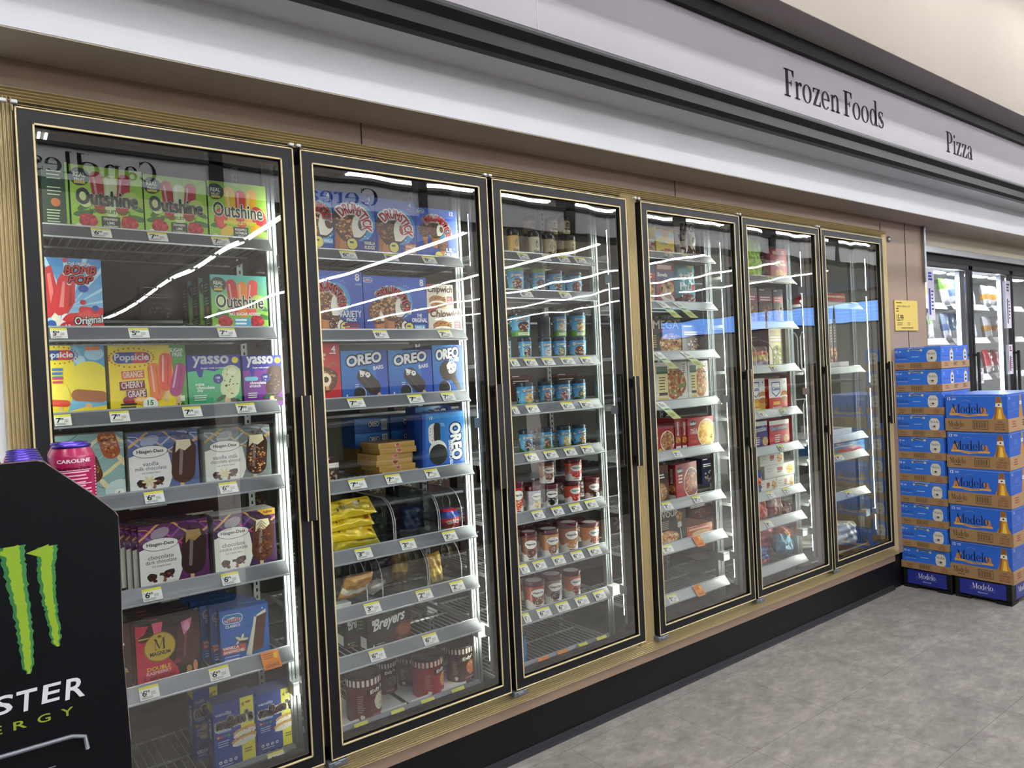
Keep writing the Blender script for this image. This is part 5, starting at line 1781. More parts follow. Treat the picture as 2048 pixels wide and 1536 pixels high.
def tub(name, d, r, pc, pw, top, art, label, y=.225, lid=None, body='#8A3030', taper=.88, lidh=.14, cat='tub', turn=0., z=None, n=30, group=None, m='printed_plastic', lidtop=None):
    """round tub seen pw columns wide round column pc, its top at row `top`"""
    z0 = (SH[d][r] - .0165) if z is None else z
    zt = py_to_z(pc, top, y)
    zm = (z0 + zt) / 2
    x = px_to_x(pc, zm, y)
    dist = (Vector((x, y, zm)) - CAM).dot(_f)
    rad = pw / 2 / FPX * dist * .985
    h = zt - z0
    hl = h * lidh
    rb, rt = rad * taper, rad * .97
    t = thing(name, (x, y, z0), label, cat, group)
    hb = h - hl
    g = Geo()
    g.lathe([(rb * .96, 0), (rb, .002), (rt, hb)], n, body)
    W_ = math.pi * (rb + rt)
    A_ = W_ / hb
    # the label turns towards the aisle, a little to the viewer
    art_ = art(A_)
    a0 = math.radians(-90 + turn)

    def fn(u, v, k):
        th = a0 + (u / A_ - .5) * 2 * math.pi
        q = rb + (rt - rb) * v + .0007 + k * EPS * .1
        return (q * math.cos(th), q * math.sin(th), .001 + v * (hb - .001))
    g.art(art_, fn)
    g.build('cup', m, t)
    g = Geo()
    g.lathe([(rt * 1.0, hb - .004), (rt * 1.04, hb - .003), (rt * 1.04, h - .004), (rt * 1.01, h - .001), (rt * .9, h - .0005), (rt * .88, h - .003), (.001, h - .003)], n, lid or body)
    if lidtop:
        g.lathe([(rt * .8, h - .0028), (.001, h - .0024)], n, lidtop)
    g.build('lid', m, t)
    return t


def w_edys(base, blob, A, word=.5):
    a = Art(A, base, curved=A / 36)
    for i in range(24):
        a.rect(A * i / 24, .82, A * (i + .55) / 24, 1, '#E9E2D2')
    a.rect(0, .8, A, .825, '#3A2016')
    a.poly([(A * (word - .11), .58), (A * (word + .11), .66), (A * (word + .11), .8), (A * (word - .11), .74)], '#2A1A16')
    a.text("Edy's", A * word, .69, A * .16, .12, '#F4EEE0', bold=.05, rise=.15)
    a.disc(A * (word + .03), .4, A * .075, .2, blob, amp=.03); a.specks(A * (word + .03), .4, A * .06, .16, [mix(blob, '#FFFFFF', .3), mix(blob, '#000000', .3)], 26, .035, 3)
    a.lines(A * (word - .2), .6, A * (word - .13), 9, .045, '#D8C0B0', .012)
    a.disc(A * (word - .16), .12, A * .02, .06, '#EDE6CC', amp=.1)
    a.text('CHOCOLATE', A * (word + .0), .12, A * .12, .05, '#D890A0', bold=.02)
    return a


tub('ice_cream_tub', 1, 7, 727, 72, 1342, lambda A: w_edys('#6A332C', '#E2D9B8', A, .53), 'brown ice cream tub with striped rim, front left of the bottom shelf', lid='#3A1E18', body='#6A332C', lidh=.04, turn=16, taper=.96, lidtop='#5A5248')
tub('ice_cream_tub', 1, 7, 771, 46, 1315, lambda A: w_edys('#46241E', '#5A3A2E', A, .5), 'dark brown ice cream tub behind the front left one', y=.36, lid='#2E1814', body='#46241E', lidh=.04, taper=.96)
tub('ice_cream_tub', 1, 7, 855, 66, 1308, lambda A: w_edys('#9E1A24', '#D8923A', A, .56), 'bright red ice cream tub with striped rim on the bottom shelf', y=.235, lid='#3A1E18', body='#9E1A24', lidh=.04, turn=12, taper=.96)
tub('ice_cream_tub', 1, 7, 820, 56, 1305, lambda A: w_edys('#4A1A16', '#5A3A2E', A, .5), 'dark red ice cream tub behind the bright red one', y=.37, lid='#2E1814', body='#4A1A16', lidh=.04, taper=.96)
tub('ice_cream_tub', 1, 7, 919, 58, 1284, lambda A: w_edys('#4A2A1C', '#B0623A', A, .5), 'brown chocolate ice cream tub at the right of the bottom shelf', y=.26, lid='#2E1814', body='#4A2A1C', lidh=.04, turn=10, taper=.96)
for i, x in enumerate((.88, 1.03, 1.17, 1.30)):
    g = Geo(); g.bbox(0, .12, 0, .3, 0, .005, .002); g.box(0, .12, 0, .004, 0, .018)
    g.build('shelf_tray', 'white_plastic', loc=(x, .178, SH[1][7] - .0188), label='white plastic slide tray on the bottom shelf, ' + ['leftmost', 'second from left', 'third from left', 'rightmost'][i] + ' behind the second door', cat='tray', group='white slide trays under the tubs')


# ---- bags
def bag(name, w_, h_, d_, colf, label, loc, rot=(0, 0, 0), seed=1, cat='bag', group=None, m='printed_foil', nx=16, ny=20, art=None, lie=False):
    rr = random.Random(seed)
    ph = [rr.uniform(0, 6.28) for _ in range(8)]
    g = Geo()

    def P(u, v, s):
        ex = max(0., 1 - abs(2 * u - 1) ** 4) ** .5
        ey = max(0., 1 - abs(2 * v - 1) ** 5) ** .5
        pinch = 1 - .06 * math.sin(math.pi * v) ** 2
        x = (u - .5) * w_ * pinch
        z = v * h_
        th = d_ / 2 * ex * ey
        wr = .10 * d_ * (math.sin(9 * u + ph[0] + 3 * v) * math.sin(7 * v + ph[1]) + .6 * math.sin(19 * u + 11 * v + ph[2]) + .5 * math.sin(23 * v - 8 * u + ph[3]))
        y = s * th + wr * ex * ey * s + .02 * d_ * math.sin(6 * u + ph[4])
        return (z, y, x) if lie else (x, y, z)
    for s in (-1, 1):
        vs = [P(i / nx, j / ny, s) for j in range(ny + 1) for i in range(nx + 1)]
        fs, cs = [], []
        for j in range(ny):
            for i in range(nx):
                q = (j * (nx + 1) + i, j * (nx + 1) + i + 1, (j + 1) * (nx + 1) + i + 1, (j + 1) * (nx + 1) + i)
                fs.append(q if s < 0 else q[::-1])
                cs.append(colf((i + .5) / nx, (j + .5) / ny, s))
        g.mesh(vs, fs, cs, smooth=True)
    if art:
        a = art(w_ / h_)
        A_ = w_ / h_
        for pts, k, c in a.P:
            g.face([(lambda p: (p[0], p[1] - .0008 - k * .0001, p[2]))(P(min(1, max(0, u / A_)), v, -1)) for u, v in pts], c)
    return g.build(name, m, loc=loc, rot=tuple(math.radians(a) for a in rot), label=label, cat=cat, group=group)


def bands(*st):
    """colour by height: (upto, colour)..."""
    def f(u, v, s):
        for lim, c in st:
            if v <= lim: return c if isinstance(c, tuple) else lin(c)
        return lin(st[-1][1])
    return f


# clear bins on shelves five and six of the second door
def bin_(x0, x1, z, label, h=.165):
    t = thing('acrylic_bin', (x0, .17, z), label, 'bin')
    prof = []
    for i in range(13):
        a = math.radians(180 - 90 * i / 12)
        prof.append((.10 + .095 * math.cos(a), h - .10 + .10 * math.sin(a)))
    prof = [(.005, 0)] + prof + [(.36, h), (.36, 0)]
    for n_, x in (('left', 0), ('right', x1 - x0)):
        g = Geo(); g.extrude_x(prof, x - .0015, x + .0015)
        g.build('side_wall', 'acrylic', t)
        g = Geo(); g.tube([(x, p[0], p[1]) for p in prof[:-1]], .0022, 5)
        g.tube([(x, .12 + .03 * math.cos(k * .52), h * .62 + .03 * math.sin(k * .52)) for k in range(12)], .0015, 4, closed=True)
        g.build('edge', 'rail_clear', t)
    g = Geo(); g.box(0, x1 - x0, .003, .006, 0, .045); g.box(0, x1 - x0, 0, .36, 0, .003); g.build('front_lip', 'acrylic', t)
    return t


for r, edges in ((4, (.866, 1.135, 1.33, 1.44)), (5, (.86, 1.015, 1.07, 1.27, 1.425))):
    z = SH[1][r] - .0165
    for i, (a, b) in enumerate(zip(edges, edges[1:])):
        if b - a > .09:
            bin_(a + .004, b - .004, z, 'clear rounded plastic bin ' + ['far left', 'in the middle left', 'in the middle right', 'far right'][i] + ' on the ' + NTH[r] + ' shelf, second door')


def a_cookie_bag(A):
    a = Art(A)
    a.lines(A * .2, .5, A * .75, 5, .035, '#EDE6C0', .02)
    a.pill(A * .5, .62, A * .34, .18, '#E9E2C8', rot=78); a.lines(A * .4, .4, A * .6, 4, .05, '#6A5A20', .015)
    a.text('Cookie', A * .5, .3, A * .5, .07, '#8A6A1A', bold=.02)
    for q in ((.3, .2), (.7, .3), (.64, .7)):
        a.disc(A * q[0], q[1], .03, .02, '#3A2412', n=8)
    a.pill(A * .5, .85, A * .6, .1, '#B8502A')
    return a


zr = SH[1][4] - .0165
for i in range(4):
    bag('cookie_bag', .085, .185, .042, bands((.06, '#E6D23A'), (.94, '#E8CB1E'), (1, '#F0E070')), 'yellow cookie bag in the clear bin, ' + ['lowest of four', 'second from the bottom', 'second from the top', 'topmost of four'][i],
        (.885 + .02 * (i == 0) + .006 * (i % 2), .232, zr + .034 + .0375 * i), rot=(-52, 4 * (i % 2) - 6 * (i == 3), 3 - 4 * (i % 2)), seed=i + 2, cat='bag', group='yellow bags in the bin', art=a_cookie_bag, lie=True)
g = Geo()
t = thing('round_ice_cream_pack', (1.405, .235, zr + .004), 'red white and blue round pack at the right of the fifth shelf', 'pack')
bm = [(0.001, 0), (.03, .001), (.046, .012), (.048, .05), (.04, .075), (.02, .085), (.001, .087)]
g.lathe(bm, 26, cols=['#C8C4BC', '#D8D4CC', '#C8343A', '#2A489A', '#C8283A', '#2A489A'])
g.build('wrapper', 'printed_foil', t)
g = Geo(); a = Art(2.0); a.text('KRUNCH', 1.0, .5, 1.1, .42, '#F0ECE8', bold=.06, arc=.6)
g.art(a, lambda u, v, k: (.0492 * math.cos(-1.57 + (u - 1) * 1.1), .0492 * math.sin(-1.57 + (u - 1) * 1.1), .02 + v * .035)); g.build('label', 'printed_plastic', t)
rr = random.Random(11)
for i, (x, y, c, lb) in enumerate(((1.13, .34, '#2E3A2A', 'dark green wrapped pack in the middle clear bin'), (1.29, .33, '#1F2E5A', 'dark blue wrapped pack in the clear bin right of the green one'), (1.27, .4, '#4A3A3E', 'grey wrapped pack at the back of the clear bin'))):
    bag('wrapped_pack', .1, .1, .06, bands((.1, mix(c, '#FFFFFF', .3)), (1, c)), lb, (x, y, zr + .005), seed=20 + i)
zr = SH[1][5] - .0165
for i, (x, y, w_, h_, cs, lb, ro) in enumerate(((.97, .22, .12, .1, ('#B8842E', '#E0D8C4'), 'tan and white snack bag lying in the left clear bin', (35, 0, 10)), (.93, .33, .12, .13, ('#1A1A1C', '#2A241C'), 'black snack bag behind the tan one', (0, 0, -8)),
                                         (1.14, .33, .13, .12, ('#2A1A1E', '#3A2A2A'), 'dark maroon snack bag in the middle bin', (0, 0, 12)), (1.23, .36, .09, .13, ('#7A5A22', '#C89A3A'), 'brown gold snack bag by the bin wall', (0, 8, 0)),
                                         (1.325, .22, .075, .12, ('#B8902A', '#E8C860'), 'shiny gold foil bag in the right clear bin', (0, -6, 10)), (1.05, .24, .1, .05, ('#B8B0A8', '#E0DCD4'), 'crumpled white wrapper in the middle bin', (60, 0, 30)))):
    bag('snack_bag', w_, h_, .04, bands((.3, cs[0]), (.55, cs[1]), (1, cs[0])), lb, (x, y, zr + .006 + (.03 if ro[0] else 0)), rot=ro, seed=30 + i)
g = Geo(); g.bbox(0, .075, 0, .05, 0, .028, .002); g.box(0, .075, -.001, 0, 0, .028); g.build('card_box', 'white_plastic', loc=(.872, .176, zr), label='small open white tray at the far left of the sixth shelf', cat='tray')

# ---- third door: pints
def w_bj(A, mid=.5, food='#6A3A22', seed=1, cap='#3E8A2A'):
    a = Art(A, '#57A9DC', curved=A / 36)
    a.grad(0, .3, A, 1, '#7CC4EA', '#3E92CC', 4)
    for i in range(6):
        a.disc(A * (.08 + i * .17), .82 - .1 * (i % 2), A * .05, .05, '#E8F4FA', amp=.06, seed=i)
    p = [(A * t / 14, .26 + .07 * math.sin(t * 1.3 + seed)) for t in range(15)]
    a.poly(p + [(A, 0), (0, 0)], cap)
    a.disc(A * mid, .45, A * .1, .24, food, amp=.05, seed=seed); a.specks(A * mid, .45, A * .09, .2, [mix(food, '#FFFFFF', .4), mix(food, '#000000', .5), '#E8DCC0'], 22, .05, seed)
    a.text("BEN&JERRY'S", A * mid, .8, A * .25, .12, '#F4F2E6', bold=.035, arc=.45, grow=.14, gcol='#1B1B22')
    a.lines(A * (mid - .1), .12, A * (mid + .12), 2, .08, '#F4F2E6', .045, seed)
    a.rect(A * (mid + .22), .1, A * (mid + .27), .6, '#DDE8EE'); a.disc(A * (mid - .24), .4, A * .02, .08, '#1B1B22', amp=.1)
    return a


def w_hd(A, mid=.5, c='#E6E2DA', food='#B8862E', seed=1):
    a = Art(A, '#ECE8E0', curved=A / 36)
    a.rect(0, .3, A, 1, c)
    a.poly([(A * t / 16, .34 + .08 * math.sin(t * 1.7 + seed)) for t in range(17)] + [(A, 0), (0, 0)], '#EFECE6')
    a.disc(A * mid, .34, A * .1, .18, food, amp=.06, seed=seed); a.specks(A * mid, .34, A * .09, .15, [mix(food, '#FFFFFF', .4), mix(food, '#000000', .45)], 16, .05, seed)
    a.disc(A * mid, .7, A * .13, .19, '#3A1A20', n=22, amp=.02); a.disc(A * mid, .7, A * .125, .175, '#F4F1EA', n=22, amp=.02)
    a.text('Häagen-Dazs', A * mid, .7, A * .19, .1, '#2E141A', bold=.03)
    a.lines(A * (mid - .06), .1, A * (mid + .07), 1, .08, '#7A2A3A', .04)
    return a


def w_talenti(A, mid=.5, c='#C9A54A'):
    a = Art(A, c, curved=A / 36)
    a.disc(A * mid, .66, A * .045, .16, '#1E1B1A'); a.disc(A * mid, .63, A * .018, .09, c); a.text('talenti', A * mid, .36, A * .2, .16, '#1E1B1A', bold=.03); a.rect(A * (mid - .13), .12, A * (mid + .13), .24, '#E9E2CE'); a.lines(A * (mid - .1), .17, A * (mid + .1), 1, .05, '#5A4A2A', .02)
    return a


def jar(pc, pw, top, c, label, y=.23, z=None):
    return tub('gelato_jar', 2, 0, pc, pw, top, lambda A: w_talenti(A, .5, c), label, y=y, lid='#2E241C', body=c, taper=.98, lidh=.2, cat='jar', turn=-4, z=z)


jar(1027, 24, 459, '#C9A040', 'gold gelato jar at the left of the top shelf, third door')
jar(1068, 23, 462, '#CFC7A4', 'pale cream gelato jar second from the left on the top shelf')
jar(1097, 24, 467, '#A8935A', 'tan gelato jar third from the left on the top shelf')
jar(1140, 24, 470, '#A58F60', 'tan gelato jar at the right of the top shelf, third door')
zj = SH[2][0] - .0165
ju = py_to_z(1097, 467, .3) + .002
for i, (pc, c) in enumerate(((1058, '#C8A878'), (1103, '#C8B07A'), (1128, '#BBAA84'))):
    yy = .33
    lowj = tub('gelato_jar', 2, 0, pc, 21, 470, lambda A: w_talenti(A, .5, c), 'gelato jar in the rear row of the top shelf, ' + ['left', 'middle', 'right'][i] + ' of three', y=yy, lid='#2E241C', body=c, taper=.98, lidh=.2, cat='jar', turn=-4)
    tub('gelato_jar', 2, 0, pc, 24, 436, lambda A: w_talenti(A, .5, c), 'gelato jar stacked on the rear row of the top shelf, ' + ['left', 'middle', 'right'][i] + ' of three', y=yy, lid='#2E241C', body=c, taper=.98, lidh=.2, cat='jar', turn=-4, z=py_to_z(pc, 470, yy) + .001)
BJ = [(1, 1031, 36, 535, '#7A4426', '#7AB83A', 'with a pale green lid at the left'), (1, 1075, 33, 538, '#5A2E1E', '#7AB83A', 'with a pale green lid, second from left'), (1, 1109, 34, 541, '#5A3A2A', '#5A8A3A', 'third from left'), (1, 1147, 36, 546, '#7A4A3A', '#4A7A3A', 'at the right'),
      (2, 1012, 22, 674, '#6A3A3A', '#3E8A2A', 'cut off by the frame, lower tier'), (2, 1050, 28, 675, '#6A3A22', '#8AC23A', 'second in the lower tier'), (2, 1090, 28, 675, '#C8C8C8', '#9AB8CC', 'back side out, lower tier'), (2, 1119, 29, 674, '#8A8A5A', '#6A7A3A', 'fourth in the lower tier'), (2, 1154, 39, 673, '#7A4A2E', '#6A7A4A', 'at the right of the lower tier'),
      (3, 1008, 24, 768, '#4A5A7A', '#3A5A6A', 'cut off by the frame'), (3, 1050, 37, 764, '#D8B46A', '#4A8A2E', 'with golden nuts'), (3, 1091, 30, 762, '#9A6A6A', '#4A6A2A', 'second from left'), (3, 1125, 34, 760, '#A8707A', '#5A6A4A', 'third from left'), (3, 1158, 29, 758, '#7A7A4A', '#4A5A3A', 'at the right'),
      (4, 1010, 24, 862, '#7A8A9A', '#4A5A6A', 'cut off by the frame'), (4, 1052, 29, 859, '#4A3A3A', '#3A7A2A', 'second from left'), (4, 1091, 29, 855, '#7A5A3A', '#5A8A3A', 'third from left'), (4, 1128, 29, 851, '#D8C06A', '#8A7A3A', 'with pale yellow dough'), (4, 1159, 28, 848, '#A88A4A', '#5A5A3A', 'at the right')]
for i, (r, pc, pw, top, food, capc, wh) in enumerate(BJ):
    tub('ice_cream_pint', 2, r, pc, pw, top, lambda A: w_bj(A, .5, food, i + 1, capc), 'sky blue pint ' + wh + ', ' + NTH[r] + ' shelf of third door', lid='#7AA85A' if i < 2 else '#2E3A48', body='#57A9DC', taper=.86, lidh=.14, turn=(-22, -10, -4, -16)[i % 4], cat='ice cream')
for i, (pc, pw, top, food, wh) in enumerate(((1040, 44, 626, '#6A3A2A', 'at the left'), (1088, 28, 634, '#3A3A3A', 'with a dark label'), (1119, 30, 627, '#C8A88A', 'third from left'), (1155, 34, 625, '#C8986A', 'at the right'))):
    tub('ice_cream_pint', 2, 2, pc, pw, top, lambda A: w_bj(A, .5, food, i + 31, '#6AA23A') if i != 1 else Art(A, '#34383C', curved=A / 36), 'sky blue pint ' + wh + ' in the upper tier of the third shelf', lid='#2E3A48', body='#57A9DC', taper=.86, lidh=.12, turn=-14, cat='ice cream', z=py_to_z(pc, 674, .225) + .001)
HDP = [(5, 1033, 30, 962, '#C8302E', '#D8603A', 'red, cut off by the frame'), (5, 1066, 34, 970, '#C8C8D4', '#E8D8A0', 'white vanilla'), (5, 1100, 35, 966, '#9A8A84', '#2E2A24', 'grey vanilla bean'), (5, 1144, 36, 961, '#D8503A', '#D8402E', 'red strawberry, lower of two'), (5, 1183, 34, 953, '#6A3A34', '#3A2018', 'dark coffee'),
       (6, 1026, 26, 1066, '#A86A5A', '#8A4A2A', 'cut off by the frame'), (6, 1058, 36, 1061, '#8A4A34', '#6A3420', 'brown'), (6, 1098, 42, 1055, '#D88A3A', '#8A5228', 'orange caramel'), (6, 1137, 42, 1042, '#A8683A', '#C8843A', 'tan with a printed lid'), (6, 1179, 40, 1042, '#E08A4A', '#A84A3A', 'orange and white'),
       (7, 1030, 28, 1168, '#8A3A3A', '#6A3A2A', 'cut off by the frame'), (7, 1068, 45, 1158, '#B0483A', '#7A4A2A', 'red with nuts'), (7, 1104, 44, 1145, '#8A8078', '#4A2A1E', 'grey chocolate'), (7, 1143, 40, 1138, '#C86A2E', '#8A2E22', 'white and orange')]
tops = {}
for i, (r, pc, pw, top, c, food, wh) in enumerate(HDP):
    tub('ice_cream_pint', 2, r, pc, pw, top, lambda A: w_hd(A, .5, c, food, i + 1), wh.replace(', cut off by the frame', '').replace('cut off by the frame', 'half hidden') + (' pint with a maroon lid, ' if 'cut' not in wh else ' pint cut by the frame, ') + NTH[r] + ' shelf, third door', lid='#5E1F2C', body='#ECE8E0', taper=.84, lidh=.16, turn=(-16, -2, -22, -10)[i % 4], cat='ice cream', lidtop='#CFC9C4' if r > 5 else None)
tub('ice_cream_pint', 2, 5, 1093, 34, 922, lambda A: w_hd(A, .5, '#B88A6A', '#8A4A2E', 41), 'white brown pint on top of the lower pints, left', lid='#5E1F2C', body='#ECE8E0', taper=.84, lidh=.14, turn=-14, cat='ice cream', z=py_to_z(1093, 966, .225) + .002)
tub('ice_cream_pint', 2, 5, 1146, 38, 917, lambda A: w_hd(A, .5, '#D8503A', '#D83A2A', 42), 'red strawberry pint stacked on another strawberry pint', lid='#5E1F2C', body='#ECE8E0', taper=.84, lidh=.14, turn=-14, cat='ice cream', z=py_to_z(1144, 961, .225) + .001)
for r in (5, 6, 7):
    for i, pc in enumerate((1052, 1086, 1122, 1156)):
        if r == 7 and i == 3: continue
        yy = .345
        zt_ = SH[2][r] - .0165
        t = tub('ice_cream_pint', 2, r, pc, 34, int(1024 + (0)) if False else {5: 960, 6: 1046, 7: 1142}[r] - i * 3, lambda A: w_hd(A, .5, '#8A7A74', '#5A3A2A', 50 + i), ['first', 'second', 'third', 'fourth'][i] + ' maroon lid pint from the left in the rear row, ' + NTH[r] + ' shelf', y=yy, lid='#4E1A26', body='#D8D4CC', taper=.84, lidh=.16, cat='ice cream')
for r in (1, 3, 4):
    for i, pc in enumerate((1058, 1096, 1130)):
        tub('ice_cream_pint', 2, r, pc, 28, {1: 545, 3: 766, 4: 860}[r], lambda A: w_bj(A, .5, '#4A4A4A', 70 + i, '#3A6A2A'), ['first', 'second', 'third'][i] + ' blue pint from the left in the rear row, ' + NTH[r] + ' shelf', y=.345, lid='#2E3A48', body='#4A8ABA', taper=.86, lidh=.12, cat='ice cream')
tub('ice_cream_tub', 2, 8, 1034, 42, 1268, lambda A: Art(A, '#2E7AC0', curved=A / 36), 'bright blue tub at the left of the bottom shelf, third door', lid='#2A5A8A', body='#2E7AC0', taper=.9, lidh=.1)

# ---- fourth door
C('frozen_meal_box', 3, 0, 1290, 1309, 478, lambda A: a_generic(A, '#C8C0B0', '#B0302A', '#B87A4A', 2), 'small meal box cut off by the frame, top shelf of the fourth door', side='#C8C0B0')
C('waffle_box', 3, 0, 1312, 1348, 455, a_eggo, 'yellow waffle box standing upside down', side='#D8B82A')
bag('fudge_pouch', .155, .26, .05, bands((.05, '#B8AE9A'), (.3, '#C8BCA6'), (1, '#D9CFBC')), 'beige fudge pouch on the top shelf of the fourth door', (px_to_x(1372, 2.2, .21), .22, 2.112), seed=5, art=a_fudge, m='printed_plastic')
C('frozen_meal_box', 3, 1, 1288, 1311, 528, lambda A: a_generic(A, '#26406E', '#A82A2A', '#E0A85A', 5), 'blue and orange meal box cut off by the frame, second shelf', side='#7A2020')
C('frozen_meal_box', 3, 1, 1312, 1349, 527, a_bowls, 'dark red and blue bowl meal box on the second shelf', side='#7A1A22')
bag('fruit_pouch', .165, .22, .045, bands((.2, '#7A3A3E'), (.8, '#5FA6B4'), (1, '#6AB2BE')), 'teal chocolate fruit pouch beside the red bowl meal box', (px_to_x(1371, 1.98, .21), .22, 1.865), seed=6, art=a_teal, m='printed_plastic')
C('frozen_meal_box', 3, 2, 1303, 1362, 637, a_mega, 'black mega bowl meal box with fried pieces', side='#1E1A1C')
C('frozen_meal_box', 3, 2, 1364, 1412, 650, lambda A: a_generic(A, '#2A1E26', '#5A1E2A', '#3A1A22', 8), 'dark purple meal box right of the mega bowl box', side='#1E1A1C', y=.26)
C('frozen_meal_box', 3, 3, 1306, 1375, 724, lambda A: a_white_meal(A, 3), 'larger white pasta meal box on the fourth shelf', side='#D8D4CA')
C('frozen_meal_box', 3, 3, 1376, 1416, 722, lambda A: a_white_meal(A, 5), 'narrower white pasta meal box on the fourth shelf', side='#D8D4CA')
C('frozen_meal_box', 3, 4, 1300, 1348, 855, lambda A: a_stouffer(A, 2), 'dark red meal box with pale food at the left of the fifth shelf', side='#8A1A20')
for i in range(2):
    C('frozen_meal_box', 3, 4, 1350 + 13 * i, 1362 + 13 * i, 836, a_spine, 'red meal box with its spine out, ' + ['left', 'right'][i] + ' of two', side='#8E1C22', y=.19)
C('frozen_meal_box', 3, 4, 1376, 1427, 834, lambda A: a_stouffer(A, 0), 'red macaroni and cheese meal box with yellow pasta', side='#8E1C22')
C('frozen_meal_box', 3, 5, 1300, 1337, 932, lambda A: a_generic(A, '#5A3A2A', '#3A2A22', '#A87A4A', 9), 'brown meal box at the left of the sixth shelf, fourth door', side='#3A2A22')
C('frozen_meal_box', 3, 5, 1352, 1403, 926, lambda A: a_stouffer(A, 1), 'red meal box with orange noodles on the sixth shelf', side='#8E1C22', left=a_spine, depth=.05, rz=8)
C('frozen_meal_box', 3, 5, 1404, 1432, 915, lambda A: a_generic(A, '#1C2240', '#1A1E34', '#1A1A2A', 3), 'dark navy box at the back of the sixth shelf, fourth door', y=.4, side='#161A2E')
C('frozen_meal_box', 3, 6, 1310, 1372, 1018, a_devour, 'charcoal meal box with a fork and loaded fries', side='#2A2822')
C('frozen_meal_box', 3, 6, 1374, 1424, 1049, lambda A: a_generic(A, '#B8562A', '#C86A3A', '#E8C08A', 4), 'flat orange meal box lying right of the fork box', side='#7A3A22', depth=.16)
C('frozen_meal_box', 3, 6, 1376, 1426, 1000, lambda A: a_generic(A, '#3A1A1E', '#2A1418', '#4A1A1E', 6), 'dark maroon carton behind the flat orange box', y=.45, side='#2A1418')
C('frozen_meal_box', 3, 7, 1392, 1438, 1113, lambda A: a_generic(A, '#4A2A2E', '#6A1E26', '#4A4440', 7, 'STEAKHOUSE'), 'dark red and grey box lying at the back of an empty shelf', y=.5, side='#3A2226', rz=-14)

# ---- fifth door
bag('veggie_pouch', .13, .25, .06, bands((.12, '#6A9A2A'), (.5, '#A8CC3A'), (1, '#9AC83A')), 'lime green pouch on the top shelf of the fifth door', (px_to_x(1507, 2.15, .22), .23, 2.0285), seed=9)
C('egg_roll_box', 4, 0, 1541, 1573, 497, a_eggroll, 'magenta egg roll box on the top shelf of the fifth door', side='#8E1A3A', left=lambda A: a_generic(A, '#8E1A3A', '#A83A5A', '#8E1A3A', 2))
for i, (l, r_, c) in enumerate(((1492, 1515, '#8A7A72'), (1518, 1545, '#5A4A44'), (1547, 1566, '#4A3A36'))):
    C('frozen_meal_box', 4, 1, l, r_, 575 + i * 2, lambda A: a_generic(A, c, ['#B03A3A', '#8A2A2A', '#C0303A'][i], '#8A5A3A', 3 + i), ['grey and red', 'dark red and brown', 'narrow brown'][i] + ' meal box on the second shelf of the fifth door', side=c)
bag('vegetable_bag', .17, .13, .07, bands((.35, '#8A7A8A'), (.6, '#B8A03A'), (.75, '#C8622A'), (1, '#6A2A22')), 'round vegetable bag in the wire basket, third shelf of the fifth door', (px_to_x(1517, 1.58, .22), .23, 1.5185), seed=12)
C('noodle_box', 4, 2, 1538, 1566, 655, lambda A: a_generic(A, '#C8BC9A', '#B8AC8A', '#8A8A5A', 4), 'cream noodle box on the third shelf of the fifth door', side='#6A1E1E', y=.24, depth=.07)
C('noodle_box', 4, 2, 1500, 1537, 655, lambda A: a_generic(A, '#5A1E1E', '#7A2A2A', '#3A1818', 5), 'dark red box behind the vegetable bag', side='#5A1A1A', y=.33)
C('slider_box', 4, 3, 1500, 1530, 757, lambda A: a_castle(A, '#C8962A'), 'white and yellow slider box on the fourth shelf', side='#C8262A')
C('slider_box', 4, 3, 1538, 1574, 757, lambda A: a_castle(A), 'white and red slider box on the fourth shelf', side='#D8462A', left=lambda A: a_generic(A, '#C82A24', '#D85A2A', '#D8842A', 1))
C('sandwich_box', 4, 4, 1502, 1535, 843, lambda A: a_uncrust(A, '#4A3A7A'), 'white and purple round sandwich box on the fifth shelf', side='#3A3A8A')
C('sandwich_box', 4, 4, 1539, 1578, 840, lambda A: a_uncrust(A), 'red round sandwich box on the fifth shelf', side='#B82229')
zq = SH[4][5] - .0165
for i, (l, r_, h_, wh) in enumerate(((1519, 1553, .075, 'bottom left'), (1554, 1588, .075, 'bottom right'))):
    xa, xb = px_to_x(l, zq + .03, .19), px_to_x(r_, zq + .03, .19)
    g = Geo(); g.box(0, xb - xa, 0, .2, 0, h_, '#D8D4C8'); box_art(g, xb - xa, h_, .2, front=a_bowlbox((xb - xa) / h_))
    g.build('bowl_meal_box', 'printed_card', loc=(xa, .19, zq), label='white fried chicken bowl box, ' + wh + ' of the pile', cat='box', group='white bowl boxes on the sixth shelf')
for i, (l, r_, wh) in enumerate(((1529, 1589, 'second layer'), (1520, 1567, 'topmost'))):
    z_ = zq + .076 * (i + 1)
    xa, xb = px_to_x(l, z_ + .03, .2), px_to_x(r_, z_ + .03, .2)
    g = Geo(); g.box(0, xb - xa, 0, .2, 0, .074, '#D8D4C8'); box_art(g, xb - xa, .074, .2, front=a_bowlbox((xb - xa) / .075))
    g.build('bowl_meal_box', 'printed_card', loc=(xa, .2, z_), label='white fried chicken bowl box, ' + wh + ' of the pile', cat='box', group='white bowl boxes on the sixth shelf')
bag('chicken_bag', .1, .14, .06, bands((.4, '#2A4A9A'), (.7, '#C8502A'), (1, '#2A4A9A')), 'blue and orange bag left of the white bowl boxes', (px_to_x(1508, .87, .2), .2, zq), seed=14)
